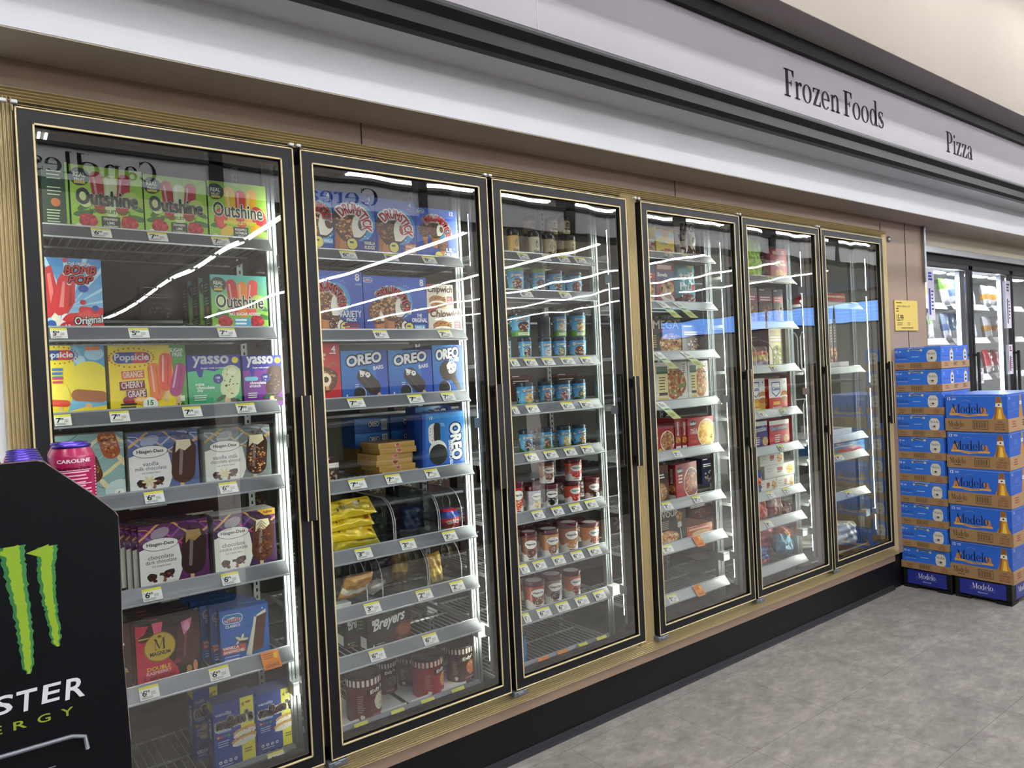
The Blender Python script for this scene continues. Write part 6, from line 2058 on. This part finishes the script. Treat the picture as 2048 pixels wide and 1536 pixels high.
BG = [(6, 1522, .15, .15, ('#B8202A', '#D84A2A', '#8A1A22'), 'red bag at the left of the seventh shelf', (-8, 0, 0)), (6, 1553, .12, .15, ('#8A1A22', '#E0C8C0', '#A8202A'), 'red and clear bag in the middle of the seventh shelf', (-10, 8, 0)), (6, 1572, .09, .07, ('#6A3A2A', '#8A5A3A', '#6A3A2A'), 'small brown bag at the right of the seventh shelf', (0, 0, 0)),
      (7, 1523, .17, .1, ('#B0202E', '#2A4A9A', '#2A4A9A'), 'blue chicken breast bag at the front of the bottom shelf', (-6, 0, 0)), (7, 1545, .2, .16, ('#8E1A26', '#A8202A', '#C83A3A'), 'red bag behind the blue one on the bottom shelf', (-10, 0, 0)), (7, 1571, .15, .17, ('#2A6A8A', '#5AA0B8', '#A8542A'), 'teal bag leaning at the right of the bottom shelf', (-12, 22, 0))]
for i, (r, pc, w_, h_, cs, lb, ro) in enumerate(BG):
    yy = .2 if i not in (4,) else .3
    bag('frozen_food_bag', w_, h_, .07, bands((.35, cs[0]), (.65, cs[1]), (1, cs[2])), lb, (px_to_x(pc, SH[4][r] + .05, yy), yy + .02, SH[4][r] - .014 + (.02 if ro[1] > 10 else .004)), rot=ro, seed=40 + i)
# wire basket hoops
t = thing('wire_basket', (3.22, .19, SH[4][2] - .0165), 'bent wire divider on the third shelf of the fifth door', 'divider')
g = Geo()
for k in range(3):
    x = .1 + .17 * k
    g.tube([(x, .002, .0), (x, .002, .1), (x + .0, .03, .15), (x, .09, .17), (x, .3, .17), (x, .3, 0)], .0022, 5)
g.build('hoops', 'wire', t)

# ---- sixth door
C('garlic_bread_box', 5, 0, 1648, 1690, 586, lambda A: a_generic(A, '#B8262E', '#D8A04A', '#C83A3A', 3), 'low red box on the top shelf of the sixth door', side='#9A1A22', depth=.2)
for i in range(5):
    x = 4.235 + .047 * i
    g = Geo(); h_ = .30; g.box(0, .036, 0, .2, 0, h_, '#2A2224')
    a = Art(.036 / h_, '#2E2426'); a.food(.06, .22, .05, .18, '#C8783A', ['#E8A860', '#8A3A22'], 14, .04, i); a.lines(.02, .8, .1, 6, .06, '#C8BCB0', .02)
    box_art(g, .036, h_, .2, front=a)
    g.build('pizza_box', 'printed_card', loc=(x, .24, SH[5][1] + .014), label='upright thin food box in the white tray, ' + ['first', 'second', 'third', 'fourth', 'fifth'][i] + ' from the left', cat='box', group='upright boxes in the white tray')
for r, wh in ((1, 'second'), (2, 'third')):
    t = thing('rack_tray', (4.12, .172, SH[5][r] - .0165), 'white tray with bent wire hoops on the ' + wh + ' shelf of the sixth door', 'tray')
    g = Geo(); g.bbox(0, .36, 0, .01, 0, .05, .002); g.bbox(0, .36, 0, .36, 0, .006, .002); g.bbox(.35, .36, 0, .36, 0, .05, .002); g.build('tray_body', 'white_plastic', t)
    g = Geo()
    hw = .19 if r == 2 else .1
    for k in range(3):
        y = .05 + .07 * k
        g.tube([(.0, y, .0), (.0, y, .22), (.02, y, .25), (hw - .03 - .01 * k, y, .25), (hw - .01 * k, y, .22), (hw - .01 * k, y, 0)], .004, 6)
    g.build('wire_hoops', 'white_plastic', t)
C('frozen_pizza_box', 5, 3, 1662, 1729, 884, lambda A: a_generic(A, '#4A86B0', '#3A6A9A', '#C83A3A', 2), 'flat blue box lying on the fourth shelf of the sixth door', side='#3A6A9A', depth=.24)
bag('ice_bag', .34, .1, .26, lambda u, v, s: lin('#D8DAD0'), 'crumpled white plastic bag lying at the bottom of the sixth door', (4.27, .42, .335), rot=(0, 0, 10), seed=60, m='printed_foil')
bag('ice_bag', .26, .16, .09, lambda u, v, s: lin('#E4E6E0'), 'white plastic bag leaning against the glass at the bottom right', (4.40, .215, .335), rot=(-6, 10, 0), seed=61, m='printed_foil')
bag('snack_bag', .1, .05, .08, lambda u, v, s: lin('#5A4A3A'), 'small brown bag on the fifth shelf of the sixth door', (4.22, .3, SH[5][4] - .016), seed=62)
C('price_sign', 5, 5, 1676, 1689, 1102, lambda A: Art(A, '#E6E6E4'), 'small white card at the bottom left of the sixth door', side='#DDDDDD', depth=.004, cat='card')
# dim goods on the far side of the cold room
rr = random.Random(21)
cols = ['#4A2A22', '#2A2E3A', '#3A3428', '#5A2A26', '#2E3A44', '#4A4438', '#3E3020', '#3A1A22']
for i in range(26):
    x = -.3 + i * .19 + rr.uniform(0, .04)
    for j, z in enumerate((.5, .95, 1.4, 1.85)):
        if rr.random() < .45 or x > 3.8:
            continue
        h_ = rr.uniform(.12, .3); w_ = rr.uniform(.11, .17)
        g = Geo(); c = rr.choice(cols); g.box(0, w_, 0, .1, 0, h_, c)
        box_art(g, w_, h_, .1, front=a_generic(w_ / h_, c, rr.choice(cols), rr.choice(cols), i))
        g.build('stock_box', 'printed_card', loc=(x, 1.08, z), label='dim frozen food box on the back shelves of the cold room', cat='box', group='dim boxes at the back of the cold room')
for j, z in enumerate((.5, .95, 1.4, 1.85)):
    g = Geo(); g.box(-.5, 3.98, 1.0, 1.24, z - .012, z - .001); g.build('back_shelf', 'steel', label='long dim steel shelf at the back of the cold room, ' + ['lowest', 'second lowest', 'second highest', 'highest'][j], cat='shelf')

# ================================================================ beer stacks
def a_beer_can_face(A):       # long side, cans
    a = Art(A, '#2F6FD0')
    a.line([(0, .93), (A, .93)], .012, '#A9C4F0')
    a.text('12 PACK 12 FL OZ CANS', A * .5, .955, A * .34, .05, '#DDE8FA', bold=.04)
    a.text('12', A * .08, .74, None, .13, '#F2F4FA', bold=.06); a.lines(A * .13, .74, A * .19, 2, .06, '#D0DCF4', .03)
    a.text('Modelo', A * .18, .4, A * .25, .22, '#1A2E6A', font='serif'); a.rect(A * .06, .2, A * .3, .24, '#8FA0C0')
    a.line([(A * .33, .78), (A * .4, .86), (A * .52, .84), (A * .6, .78)], .1, '#C9CCC4'); a.line([(A * .35, .8), (A * .42, .87), (A * .52, .85), (A * .58, .8)], .06, '#17181A'); a.disc(A * .34, .78, .07, .08, '#B8B49C'); a.disc(A * .61, .78, .07, .08, '#D0CCB4')
    a.line([(A * .4, .36), (A * .56, .36)], .03, '#E6ECF8')
    a.pill(A * .82, .36, A * .21, .86, '#DAD6C6'); a.rect(A * .735, .76, A * .905, .8, '#8A8A80')
    a.text('Modelo', A * .82, .54, A * .17, .17, '#1A1A1C', font='serif', grow=0); a.disc(A * .82, .24, .07, .07, '#1B1B1B'); a.lines(A * .75, .26, A * .89, 3, .07, '#6A6458', .02)
    return a


def a_beer_can_end(A):
    a = Art(A, '#2F66C8')
    a.line([(0, .92), (A, .92)], .014, '#A9C4F0'); a.text('12', A * .16, .74, None, .1, '#DDE8FA', bold=.04); a.lines(A * .1, .6, A * .3, 1, .06, '#B8CCF0', .02)
    a.text('Modelo', A * .33, .34, A * .4, .16, '#2A3E7E', font='serif'); a.rect(A * .1, .22, A * .56, .25, '#8A7A8A'); a.pill(A * .76, .34, A * .24, .8, '#D2CEC0'); a.disc(A * .76, .2, A * .07, .09, '#2A2422'); a.disc(A * .76, .46, A * .07, .09, '#7A6A4A'); a.disc(A * .76, .8, A * .06, .06, '#B8862E')
    return a


def a_beer_bottle_face(A):
    a = Art(A, '#2563C6')
    a.line([(0, .93), (A, .93)], .01, '#A9C4F0')
    a.text('12', A * .06, .83, None, .11, '#F2F4FA', bold=.06); a.lines(A * .11, .84, A * .2, 2, .05, '#D0DCF4', .022)
    for i in range(5):
        a.rect(A * (.27 + .03 * i), .72 + .02 * (2 - abs(i - 2)), A * (.29 + .03 * i), .735 + .02 * (2 - abs(i - 2)), '#C8A0A8')
    a.poly([(A * .07, .2), (A * .1, .44), (A * .18, .5), (A * .16, .2)], '#C98A50'); a.poly([(A * .68, .2), (A * .66, .44), (A * .58, .46), (A * .6, .2)], '#B87A58')
    a.poly([(A * .06, .13), (A * .2, .14), (A * .35, .07), (A * .55, .12), (A * .7, .12), (A * .7, .2), (A * .55, .2), (A * .4, .16), (A * .2, .22), (A * .06, .22)], '#D9A24C'); a.line([(A * .22, .17), (A * .38, .12), (A * .52, .15)], .02, '#3A2A12')
    a.text('Modelo', A * .37, .42, A * .52, .4, '#101014', font='serif', rise=.0)
    # bottle
    a.poly([(A * .76, 0), (A * .99, 0), (A * .945, .2), (A * .93, .45), (A * .905, .9), (A * .835, .9), (A * .81, .45), (A * .8, .2)], '#C88A2A')
    a.poly([(A * .8, .2), (A * .81, .45), (A * .84, .9), (A * .86, .9), (A * .84, .3), (A * .82, 0), (A * .78, 0)], '#8A5A22'); a.poly([(A * .85, 0), (A * .87, .4), (A * .9, .4), (A * .92, 0)], '#F0C850')
    a.poly([(A * .838, .9), (A * .902, .9), (A * .91, .68), (A * .83, .68)], '#8A5A30')
    a.poly([(A * .815, .5), (A * .925, .48), (A * .922, .64), (A * .825, .64)], '#EAE6DA'); a.disc(A * .872, .57, .035, .035, '#2A2A3A')
    return a


def a_beer_bottle_end(A):
    a = Art(A, '#2458B4')
    a.line([(0, .93), (A, .93)], .01, '#A9C4F0'); a.text('12', A * .14, .83, None, .1, '#DDE8FA', bold=.05); a.lines(A * .3, .62, A * .6, 3, .07, '#8AA8E0', .012); a.line([(A * .0, .28), (A * .7, .36)], .01, '#6A90D8')
    a.poly([(A * .68, 0), (A * .96, 0), (A * .88, .5), (A * .86, .96), (A * .78, .96), (A * .76, .5)], '#B07A2E'); a.rect(A * .75, .52, A * .89, .66, '#E0DCCC'); a.disc(A * .82, .59, .03, .03, '#2A2A3A')
    return a


def a_tray_face(A, big=True):
    a = Art(A, '#9A7A54')
    s = 1 if big else .62
    a.text('Modelo', A * .18, .58, A * (.25 if big else .14), .48 if big else .3, '#1C1A18', font='serif'); a.lines(A * .12, .2, A * .27, 1, .1, '#4A3A26', .06)
    x0, x1 = (A * .45, A * .69) if big else (A * .38, A * .62)
    a.rect(x0, .18, x1, .84, '#3A2C22'); a.rect(x0 + .03, .22, x1 - .03, .8, '#9A7A54')
    n = 15
    for i in range(n):
        u = x0 + .08 + (x1 - x0 - .16) * i / n
        a.rect(u, .28, u + (x1 - x0) / n * (.3 + .3 * (i % 3 == 0)), .74, '#4A3A2C')
    for i, t in enumerate(('TWO', '12-PACKS', '12 FL. OZ.', 'BOTTLES' if big else 'CANS')):
        a.text(t, A * .87, .78 - i * .19, A * (.15 if i else .07) * (1 if big else .8), .11, '#7A3A30', bold=.03)
    return a


def a_tray_end(A):
    a = Art(A, '#A08260')
    for i, (u, c) in enumerate(((.18, '#8A4A3A'), (.5, '#3A2E26'), (.82, '#3A2E26'))):
        a.lines(A * (u - .07), .7, A * (u + .08), 3, .18, c, .09, i)
    return a


def beer_case(name, ox, oy, z, L, Dp, H, trayh, face, end, tray_face, label, group, rz=0.):
    """long side to the left (-x); L along -y, Dp along +x; origin at its front near corner on the floor side"""
    t = thing(name, (ox, oy, z), label, 'beer case', group, rot=(0, 0, math.radians(rz)))
    n = 2
    cw = Dp / n
    for i in range(n):
        g = Geo()
        g.bbox(i * cw + .001, (i + 1) * cw - .001, .002, L - .002, .002, H, .0015, '#2A62C0')
        A1 = (L - .004) / (H - trayh + .0)
        if i == 0:
            g.art(face(L / (H - trayh)), lambda u, v, k: (-.0002 - k * EPS * .1, L - .002 - u * (H - trayh) * (L - .004) / L, trayh + v * (H - trayh)))
        g.art(end(cw / (H - trayh)), lambda u, v, k: (i * cw + .001 + u * (H - trayh) * .99, .001 - k * EPS * .1, trayh + v * (H - trayh)))
        g.build('carton', 'printed_card', t)
    g = Geo()
    e = .0035
    g.box(-e, Dp + e, -e, 0, 0, trayh, '#A08260'); g.box(-e, Dp + e, L, L + e, 0, trayh, '#9A7A54')
    g.box(-e, 0, 0, L, 0, trayh, '#9A7A54'); g.box(Dp, Dp + e, 0, L, 0, trayh, '#9A7A54'); g.box(0, Dp, 0, L, 0, .0018, '#9A7A54')
    g.art(tray_face, lambda u, v, k: (-e - .0004 - k * EPS * .1, L + e - u / tray_face.A * (L + 2 * e), v * trayh))
    g.art(a_tray_end(Dp / trayh), lambda u, v, k: (-e + u * trayh, -e - .0004 - k * EPS * .1, v * trayh))
    g.build('cardboard_tray', 'kraft', t)
    return t


def beer_base(ox, oy, L, Dp, H, label):
    t = thing('display_base', (ox, oy, 0), label, 'display base')
    g = Geo()
    g.bbox(0, Dp, 0, L, .018, H, .004)
    for x in (0, Dp - .1):
        for y in (0, L - .09):
            g.bbox(x, x + .1, y, y + .09, 0, .03, .003)
    g.build('plinth', 'gloss_black', t)
    a = Art(L / H, '#1F2C86')
    A = a.A
    a.text('Modelo', A * .5, .66, A * .44, .4, '#EEF0F4', font='serif'); a.text('Especial', A * .5, .24, A * .22, .13, '#D8DCE8', slant=.3)
    a.lines(A * .22, .6, A * .27, 4, .08, '#6A78C0', .02); a.lines(A * .73, .6, A * .78, 4, .08, '#6A78C0', .02); a.line([(A * .25, .4), (A * .75, .4)], .015, '#6A78C0')
    g = Geo(); g.art(a, lambda u, v, k: (-.001 - k * .00008, L - .03 - u / A * (L - .06), .03 + v * (H - .04)))
    g.build('front_panel', 'printed_card', t)
    b = Art(Dp / H, '#1F2C86'); b.text('Modelo', b.A * .3, .6, b.A * .4, .4, '#EEF0F4', font='serif')
    g = Geo(); g.art(b, lambda u, v, k: (.06 + u / b.A * (Dp - .12), -.001 - k * .00008, .03 + v * (H - .04)))
    g.build('side_panel', 'printed_card', t)


beer_base(4.868, -.235, .30, .42, .132, 'black plinth with a dark blue panel under the tall can stack')
beer_base(4.872, -.570, .318, .52, .132, 'black plinth with a dark blue panel under the bottle case stack')
H10 = (1.606 - .133) / 10
tfs = a_tray_face(.30 / .048, False)
EN = ['bottom', 'second', 'third', 'fourth', 'fifth', 'sixth', 'seventh', 'eighth', 'ninth', 'topmost']
for i in range(10):
    beer_case('beer_case', 4.852 + (.012 if i == 0 else 0) + .002 * ((i * 7) % 3), -.232 + .002 * ((i * 5) % 3), .133 + i * H10, .30, .42, H10 - .002, .046, a_beer_can_face, a_beer_can_end, tfs,
              'blue can case, ' + EN[i] + (' from the floor' if 0 < i < 9 else '') + ' in the tall stack by the freezer', 'can cases in the tall stack')
H5 = (1.292 - .133) / 5
tfb = a_tray_face(.345 / .078, True)
for i in range(5):
    beer_case('beer_case', 4.862 + (.01 if i == 0 else 0) + .003 * (i % 2), -.588 + (.008 if i == 0 else 0), .133 + i * H5, .345, .52, H5 - .002, .08, a_beer_bottle_face, a_beer_bottle_end, tfb,
              'blue bottle case, ' + ['bottom', 'second from the floor', 'middle', 'second from the top', 'topmost'][i] + ' of five at the right edge', 'bottle cases at the right')

# yellow price sign
g = Geo(); a = Art(1.22, '#D9BE62')
g.box(0, .33, 0, .004, 0, .205, '#C9AE52')
a = Art(.33 / .205, '#DDC368')
a.text('15.99', .34, .42, .46, .2, '#2A2620', bold=.03); a.lines(.1, .9, .6, 1, .05, '#5A4E2A', .03); a.text('MODELO ESPECIAL 12 PK', .62, .8, .9, .055, '#4A4020', bold=.02); a.lines(.1, .7, .3, 2, .08, '#5A4E2A', .04); a.lines(.12, .24, .6, 2, .06, '#6A5C34', .025); a.lines(.85, .24, 1.1, 2, .06, '#6A5C34', .025); a.lines(.4, .07, 1.5, 1, .06, '#5A4E2A', .03)
box_art(g, .33, .205, .004, front=a)
g.build('price_sign', 'printed_matt', loc=(4.868, .049, 1.722), label='yellow 15.99 price sign on the brown panel above the can stack', cat='sign')

# ================================================================ dark cooler at the far right
CX = [5.385, 6.22, 7.055, 7.89]
t = thing('beverage_cooler', (5.345, .085, 0), 'black framed glass door cooler full of bright bags behind the beer stacks', 'cooler')
def T(g, n, m, p=None):
    o = g.build(n, m, p or t)
    if (p or t) is t: o.location = (-5.345, 0, 0)
    return o
g = Geo()
g.box(5.345, 8.5, .0, .12, 2.283, 2.288); g.box(5.345, 8.5, .012, .14, 2.225, 2.283); g.box(5.345, 5.39, 0, .14, .05, 2.285); g.box(5.345, 8.5, .03, .14, 0, .16)
T(g, 'outer_frame', 'black_gap')
g = Geo(); g.bbox(5.345, 8.5, -.02, .1, 2.288, 2.334, .003); T(g, 'top_strip', 'rail_clear')
g = Geo(); g.box(5.345, 8.5, .95, 1.0, 0, 2.285); g.box(5.345, 5.36, .14, 1.0, 0, 2.285); g.box(8.45, 8.5, .14, 1.0, 0, 2.285); g.box(5.345, 8.5, .14, 1.0, 2.27, 2.285); g.box(5.345, 8.5, .14, 1, .1, .16)
T(g, 'lining', 'cooler_white')
for i in range(3):
    x0, x1 = CX[i], CX[i + 1]
    g = Geo(); q = .038
    g.bbox(x0 + .006, x1 - .006, 0, .03, 2.231 - q, 2.231, .003); g.bbox(x0 + .006, x1 - .006, 0, .03, .2, .2 + q, .003); g.bbox(x0 + .006, x0 + q, 0, .03, .2, 2.231, .003); g.bbox(x1 - q, x1 - .006, 0, .03, .2, 2.231, .003)
    d_ = T(g, 'door', 'gloss_black')
    g = Geo(); g.box(x0 + q, x1 - q, .01, .016, .2 + q, 2.231 - q); g.build('glass_pane', 'door_glass', d_)
    g = Geo(); g.bbox(x1 - .03, x1 - .012, -.05, -.03, 1.0, 1.55, .003); g.bbox(x1 - .03, x1 - .012, -.03, .0, 1.52, 1.54, .002); g.build('handle', 'black_frame', d_)
    g = Geo(); g.bbox(x1 - .045, x1 + .045, .06, .1, .2, 2.2, .004); mu = T(g, 'mullion', 'grey_hinge')
    g = Geo(); g.bbox(x1 - .062, x1 - .052, .07, .09, .3, 2.15, .003); g.build('lamp', 'cool_lens', mu)
    g = Geo(); g.bbox(x0 + .07, x1 - .07, .15, .2, 2.19, 2.2, .003); g.build('top_lamp', 'cool_lens', mu)
    for z in (1.955, 1.675, 1.36, 1.0, .65):
        g = Geo(); g.bbox(x0 + .06, x1 - .06, .18, .7, z - .02, z - .012, .002); g.extrude_x([(.18, z), (.15, z - .05), (.154, z - .052), (.184, z - .002)], x0 + .06, x1 - .06); T(g, 'shelf_board', 'cooler_white')
for i, (x, z0, z1, w_, c) in enumerate(((5.45, 1.80, 2.17, .11, '#2E4AA8'), (6.92, 1.74, 2.14, .1, '#5A5A6A'), (6.94, 1.35, 1.6, .08, '#8A3A3A'), (6.27, 1.3, 1.42, .12, '#8A2A4A'))):
    g = Geo(); g.box(x, x + w_, .083, .0845, z0, z1, '#DCD8E4')
    a = Art(w_ / (z1 - z0)); a.lines(a.A * .15, .9, a.A * .85, 3, .06, c, .04, i); a.rect(a.A * .14, .1, a.A * .4, .62, c); a.lines(a.A * .5, .55, a.A * .85, 6, .07, '#3A3A44', .03, i + 1)
    g.art(a, lambda u, v, k: (x + u * (z1 - z0), -.0025 + .085 - k * .0001, z0 + v * (z1 - z0)))
    g.build('door_sticker', 'printed_matt', label='white sticker with ' + ['blue print at the top of the first', 'grey print at the top of the second', 'red print low on the second', 'maroon print at the left of the second'][i] + ' dark cooler door', cat='sticker')
rr = random.Random(77)
PAL = [('#3A78B8', '#5AA0D0', '#D8DCE0'), ('#C4CED6', '#E2E6E8', '#A8B4BC'), ('#7AA84A', '#E0E2DA', '#D0D4CE'), ('#2E5AB0', '#3A6AC8', '#D8DCE4'), ('#DADCDC', '#8AB050', '#E6E8E4'), ('#A8BCD8', '#5A7ABC', '#DDE2EC'), ('#3E66C0', '#E0E4EA', '#C8D0DC'), ('#D8DAE0', '#D89A3A', '#D8D8D8')]
PAL += [('#C82A34', '#D84A50', '#E0DADA')]
n_ = 0
for z, hh in ((1.955, .23), (1.675, .22), (1.36, .25), (1.0, .25)):
    for i in range(2):
        for j in range(5):
            x = CX[i] + .12 + j * .128
            p = PAL[(n_ * 3 + int(z * 10)) % 8]
            bag('salad_bag', .122, hh, .05, bands((.3, p[2]), (.62, p[1]), (1, p[0])), ['first', 'second', 'third', 'fourth', 'fifth'][j] + ' bright bag, ' + {1.955: 'top', 1.675: 'second', 1.36: 'third', 1.0: 'fourth'}[z] + ' shelf behind the ' + ['left', 'middle'][i] + ' dark cooler door', (x, .32, z - .01), rot=(-8, 0, rr.uniform(-6, 6)), seed=100 + n_, nx=10, ny=12, m='printed_plastic')
            n_ += 1
for k, (z, hh, p) in enumerate(((1.955, .2, PAL[7]), (1.675, .2, PAL[7]), (1.36, .22, PAL[8]))):
    for j in range(2):
        bag('salad_bag', .145, hh, .06, bands((.3, p[2]), (.62, p[1]), (1, p[0])), ['left', 'right'][j] + ' bag on the ' + ['top', 'second', 'third'][k] + ' shelf behind the third dark cooler door', (CX[2] + .13 + .17 * j, .32, z - .01), rot=(-8, 0, 4), seed=150 + 2 * k + j, nx=10, ny=12, m='printed_plastic')

# ================================================================ energy drink display, near left
YP = -.93
t = thing('drink_display', (-.2, YP, 0), 'black cardboard energy drink display with green claw marks at the lower left', 'display')
TX = .2
out = [(-.62, .08), (-.62, 1.457), (-.045, 1.458), (-.036, 1.455), (-.028, 1.447), (.023, 1.400), (.055, 1.366), (.061, 1.356), (.061, 1.30), (.057, 1.137), (.061, .987), (.060, .7), (.062, .08)]
g = Geo()
out2 = [(x + TX, z) for x, z in out]
n = len(out2)
g.mesh([(x, 0, z) for x, z in out2] + [(x, .006, z) for x, z in out2], [tuple(range(n))[::-1], tuple(range(n, 2 * n))] + [(i, (i + 1) % n, n + (i + 1) % n, n + i) for i in range(n)])
mat('display_card', '#05060B', rough=.5, spec=.18, bump=.25, bscale=14, stretch=(1, 1, .6))
mat('card_edge', '#6E5E56', rough=.8)
g.build('side_card', 'display_card', t)
g = Geo()
for (x0, z0), (x1, z1) in zip(out2[1:-1], out2[2:]):
    g.tube([(x0, .004, z0), (x1, .004, z1)], .0016, 5)
g.build('card_edge', 'card_edge', t)
g = Geo(); g.box(-.42, .25, .03, .68, .08, 1.28); g.box(-.42, .25, .3, .68, 1.28, 1.30); g.box(-.42, .25, .655, .665, 1.28, 1.4)
g.build('card_body', 'display_card', t)
g = Geo(); g.box(-.40, .24, .04, .66, 0, .08); g.build('base', 'black_gap', t)
# claw marks
def claw(g, x, ztop, zbot, w_, seed):
    rr = random.Random(seed)
    n = 46
    L_, R2 = [], []
    for i in range(n + 1):
        s = i / n
        z = ztop + (zbot - ztop) * s
        cx = x + .003 * math.sin(5 * s + seed) + .010 * s * s * (1 if seed != 3 else .2)
        hw = w_ * (1 - .62 * s) * (1 if s > .04 else 1.1) * (1 if s < .93 else max(.03, (1 - s) / .07))
        L_.append((cx - hw - rr.uniform(0, .0035), z + rr.uniform(-.001, .001))); R2.append((cx + hw * .9 + rr.uniform(0, .0035), z + rr.uniform(-.001, .001)))
    for i in range(n):
        (a, b), (c, d) = (L_[i], L_[i + 1]), (R2[i + 1], R2[i])
        e0, e1 = a[0] + (d[0] - a[0]) * .22, b[0] + (c[0] - b[0]) * .22
        g.face([(a[0], -.0008, a[1]), (b[0], -.0008, b[1]), (e1, -.0008, b[1]), (e0, -.0008, a[1])], '#2F6B3A')
        e2, e3 = a[0] + (d[0] - a[0]) * .8, b[0] + (c[0] - b[0]) * .8
        g.face([(e0, -.0008, a[1]), (e1, -.0008, b[1]), (e3, -.0008, b[1]), (e2, -.0008, a[1])], '#86A62A')
        g.face([(e2, -.0008, a[1]), (e3, -.0008, b[1]), (c[0], -.0008, c[1]), (d[0], -.0008, d[1])], '#3A7A44')


for (x, zt_, zb_, w_, s), (hx_, zz_) in zip(((-.150, 1.334, 1.13, .012, 2), (-.080, 1.332, 1.135, .015, 5), (-.038, 1.325, 1.166, .012, 3)), ((-.160, 1.322), (-.091, 1.322), (-.052, 1.316))):
    g = Geo()
    claw(g, x + TX, zt_, zb_, w_, s)
    x = hx_
    g.face([(x + TX - .014, -.0009, zz_ + .003), (x + TX + .012, -.0009, zz_ - .01), (x + TX + .016, -.0009, zz_ + .012)], '#86A62A')
    g.build('claw_mark', 'printed_matt', t)


def panel_text(g, s, x0, x1, z0, z1, col, bold=.02, slant=0, rise=0):
    vs, fs = sans(s, bold, slant)
    a0, a1 = min(v[0] for v in vs), max(v[0] for v in vs); b0, b1 = min(v[1] for v in vs), max(v[1] for v in vs)
    for f in fs:
        g.face([(x0 + TX + (vs[i][0] - a0) / (a1 - a0) * (x1 - x0), -.001, z0 + (vs[i][1] - b0) / (b1 - b0) * (z1 - z0) + rise * ((vs[i][0] - a0) / (a1 - a0) - .5)) for i in f], col)


g = Geo()
for i, ch in enumerate('MONSTER'):
    xc = -.199 + .031 * i
    panel_text(g, ch, xc - .0135, xc + .0135, 1.080 + (.004 if i % 2 else 0), 1.112, '#D8D8DC', .015, .1)
for i, ch in enumerate('ENERGY'):
    xc = -.178 + .0307 * i
    panel_text(g, ch, xc - .0085, xc + .0085, 1.052 + .0035, 1.068, '#8A9A2A', .01)
g.build('energy_lettering', 'printed_matt', t)
g = Geo()
for i, ch in enumerate('CAROLINE'):
    xc = -.20 + .0215 * i
    panel_text(g, ch, xc - .006, xc + .006, .972, .984, '#8A8A92', 0)
g.build('flavour_lettering', 'printed_matt', t)
g = Geo(); g.tube([(-.42, -.001, 1.0), (-.2, -.001, 1.022), (-.02 + TX, -.001, 1.0315 - .01), (-.003 + TX, -.001, 1.016), (.0 + TX, -.001, .995)], .0035, 5)
g.build('grey_swoosh', 'grey_hinge', t)


def can(x, y, z, label, tilt=0):
    t = thing('drink_can', (x, y, z), label, 'can', 'pink drink cans in the display', rot=(0, math.radians(tilt), 0))
    g = Geo()
    g.lathe([(.026, 0), (.029, .004), (.033, .012), (.033, .138), (.0325, .141), (.0275, .151), (.0268, .153)], 30, '#9A1A4A')
    a = Art(1.5, curved=.0375)
    a.rect(0, 0, 1.5, .03, '#B82A5E')
    a.text('CAROLINE', .75, .955, .36, .045, '#F0D8E4', bold=.03)
    a.text('Nutrition Facts', .75, .86, .36, .045, '#3A0818', bold=.02)
    a.rect(.57, .83, .94, .838, '#F0C8D8')
    a.lines(.57, .8, .94, 11, .045, '#E8A8C4', .018, 3); a.rect(.57, .65, .94, .658, '#F0C8D8'); a.rect(.57, .5, .94, .508, '#F0C8D8')
    a.lines(1.0, .85, 1.05, 20, .04, '#E8A8C4', .015, 5)
    a0 = math.radians(-92)
    g.art(a, lambda u, v, k: ((.0334 + k * .00004) * math.cos(a0 + (u - .75) / 1.5 * 6.283), (.0334 + k * .00004) * math.sin(a0 + (u - .75) / 1.5 * 6.283), .012 + v * .126))
    g.build('can_body', 'printed_plastic', t)
    g = Geo()
    g.lathe([(.0268, .152), (.0282, .1545), (.0282, .157), (.0268, .158), (.0245, .157), (.0238, .153), (.001, .1535)], 30)
    g.build('can_lid', 'can_lid', t)
    return t


zc = 1.2875 + .001
for i in range(6):
    c_ = can(-.051 + .003 * i, -.755 + .071 * i, zc, 'pink drink can with a violet lid, ' + ['nearest', 'second', 'third', 'fourth', 'fifth', 'farthest'][i] + ' of the left row in the display')
for i in range(5):
    can(-.121 + .003 * i, -.755 + .071 * i, zc, 'pink drink can at the picture edge, ' + ['nearest', 'second', 'third', 'fourth', 'farthest'][i] + ' of the leftmost row')
can(.008, -.868, 1.318, 'pink drink can standing in the cut-out corner of the display')
can(.012, -.795, 1.318, 'pink drink can right behind the one in the cut-out corner')
g = Geo(); g.box(.155, .26, .025, .2, 1.28, 1.3175); g.build('step', 'display_card', t)
g = Geo(); g.box(-.42, .25, .05, .66, 1.28, 1.2875); g.build('shelf_card', 'display_card', t)

# ---------------------------------------------------------------- move case and shelf origins to their own base
bpy.context.view_layer.update()
for o in list(COL.objects):
    if o.type == 'EMPTY' and o.parent is None and tuple(o.location) == (0, 0, 0) and o.children:
        pts = []
        for c in o.children:
            if c.type == 'MESH':
                pts += [Vector(b) for b in c.bound_box]
        b = Vector(((min(p.x for p in pts) + max(p.x for p in pts)) / 2, (min(p.y for p in pts) + max(p.y for p in pts)) / 2, min(p.z for p in pts)))
        o.location = b
        for c in o.children:
            c.location = c.location - b
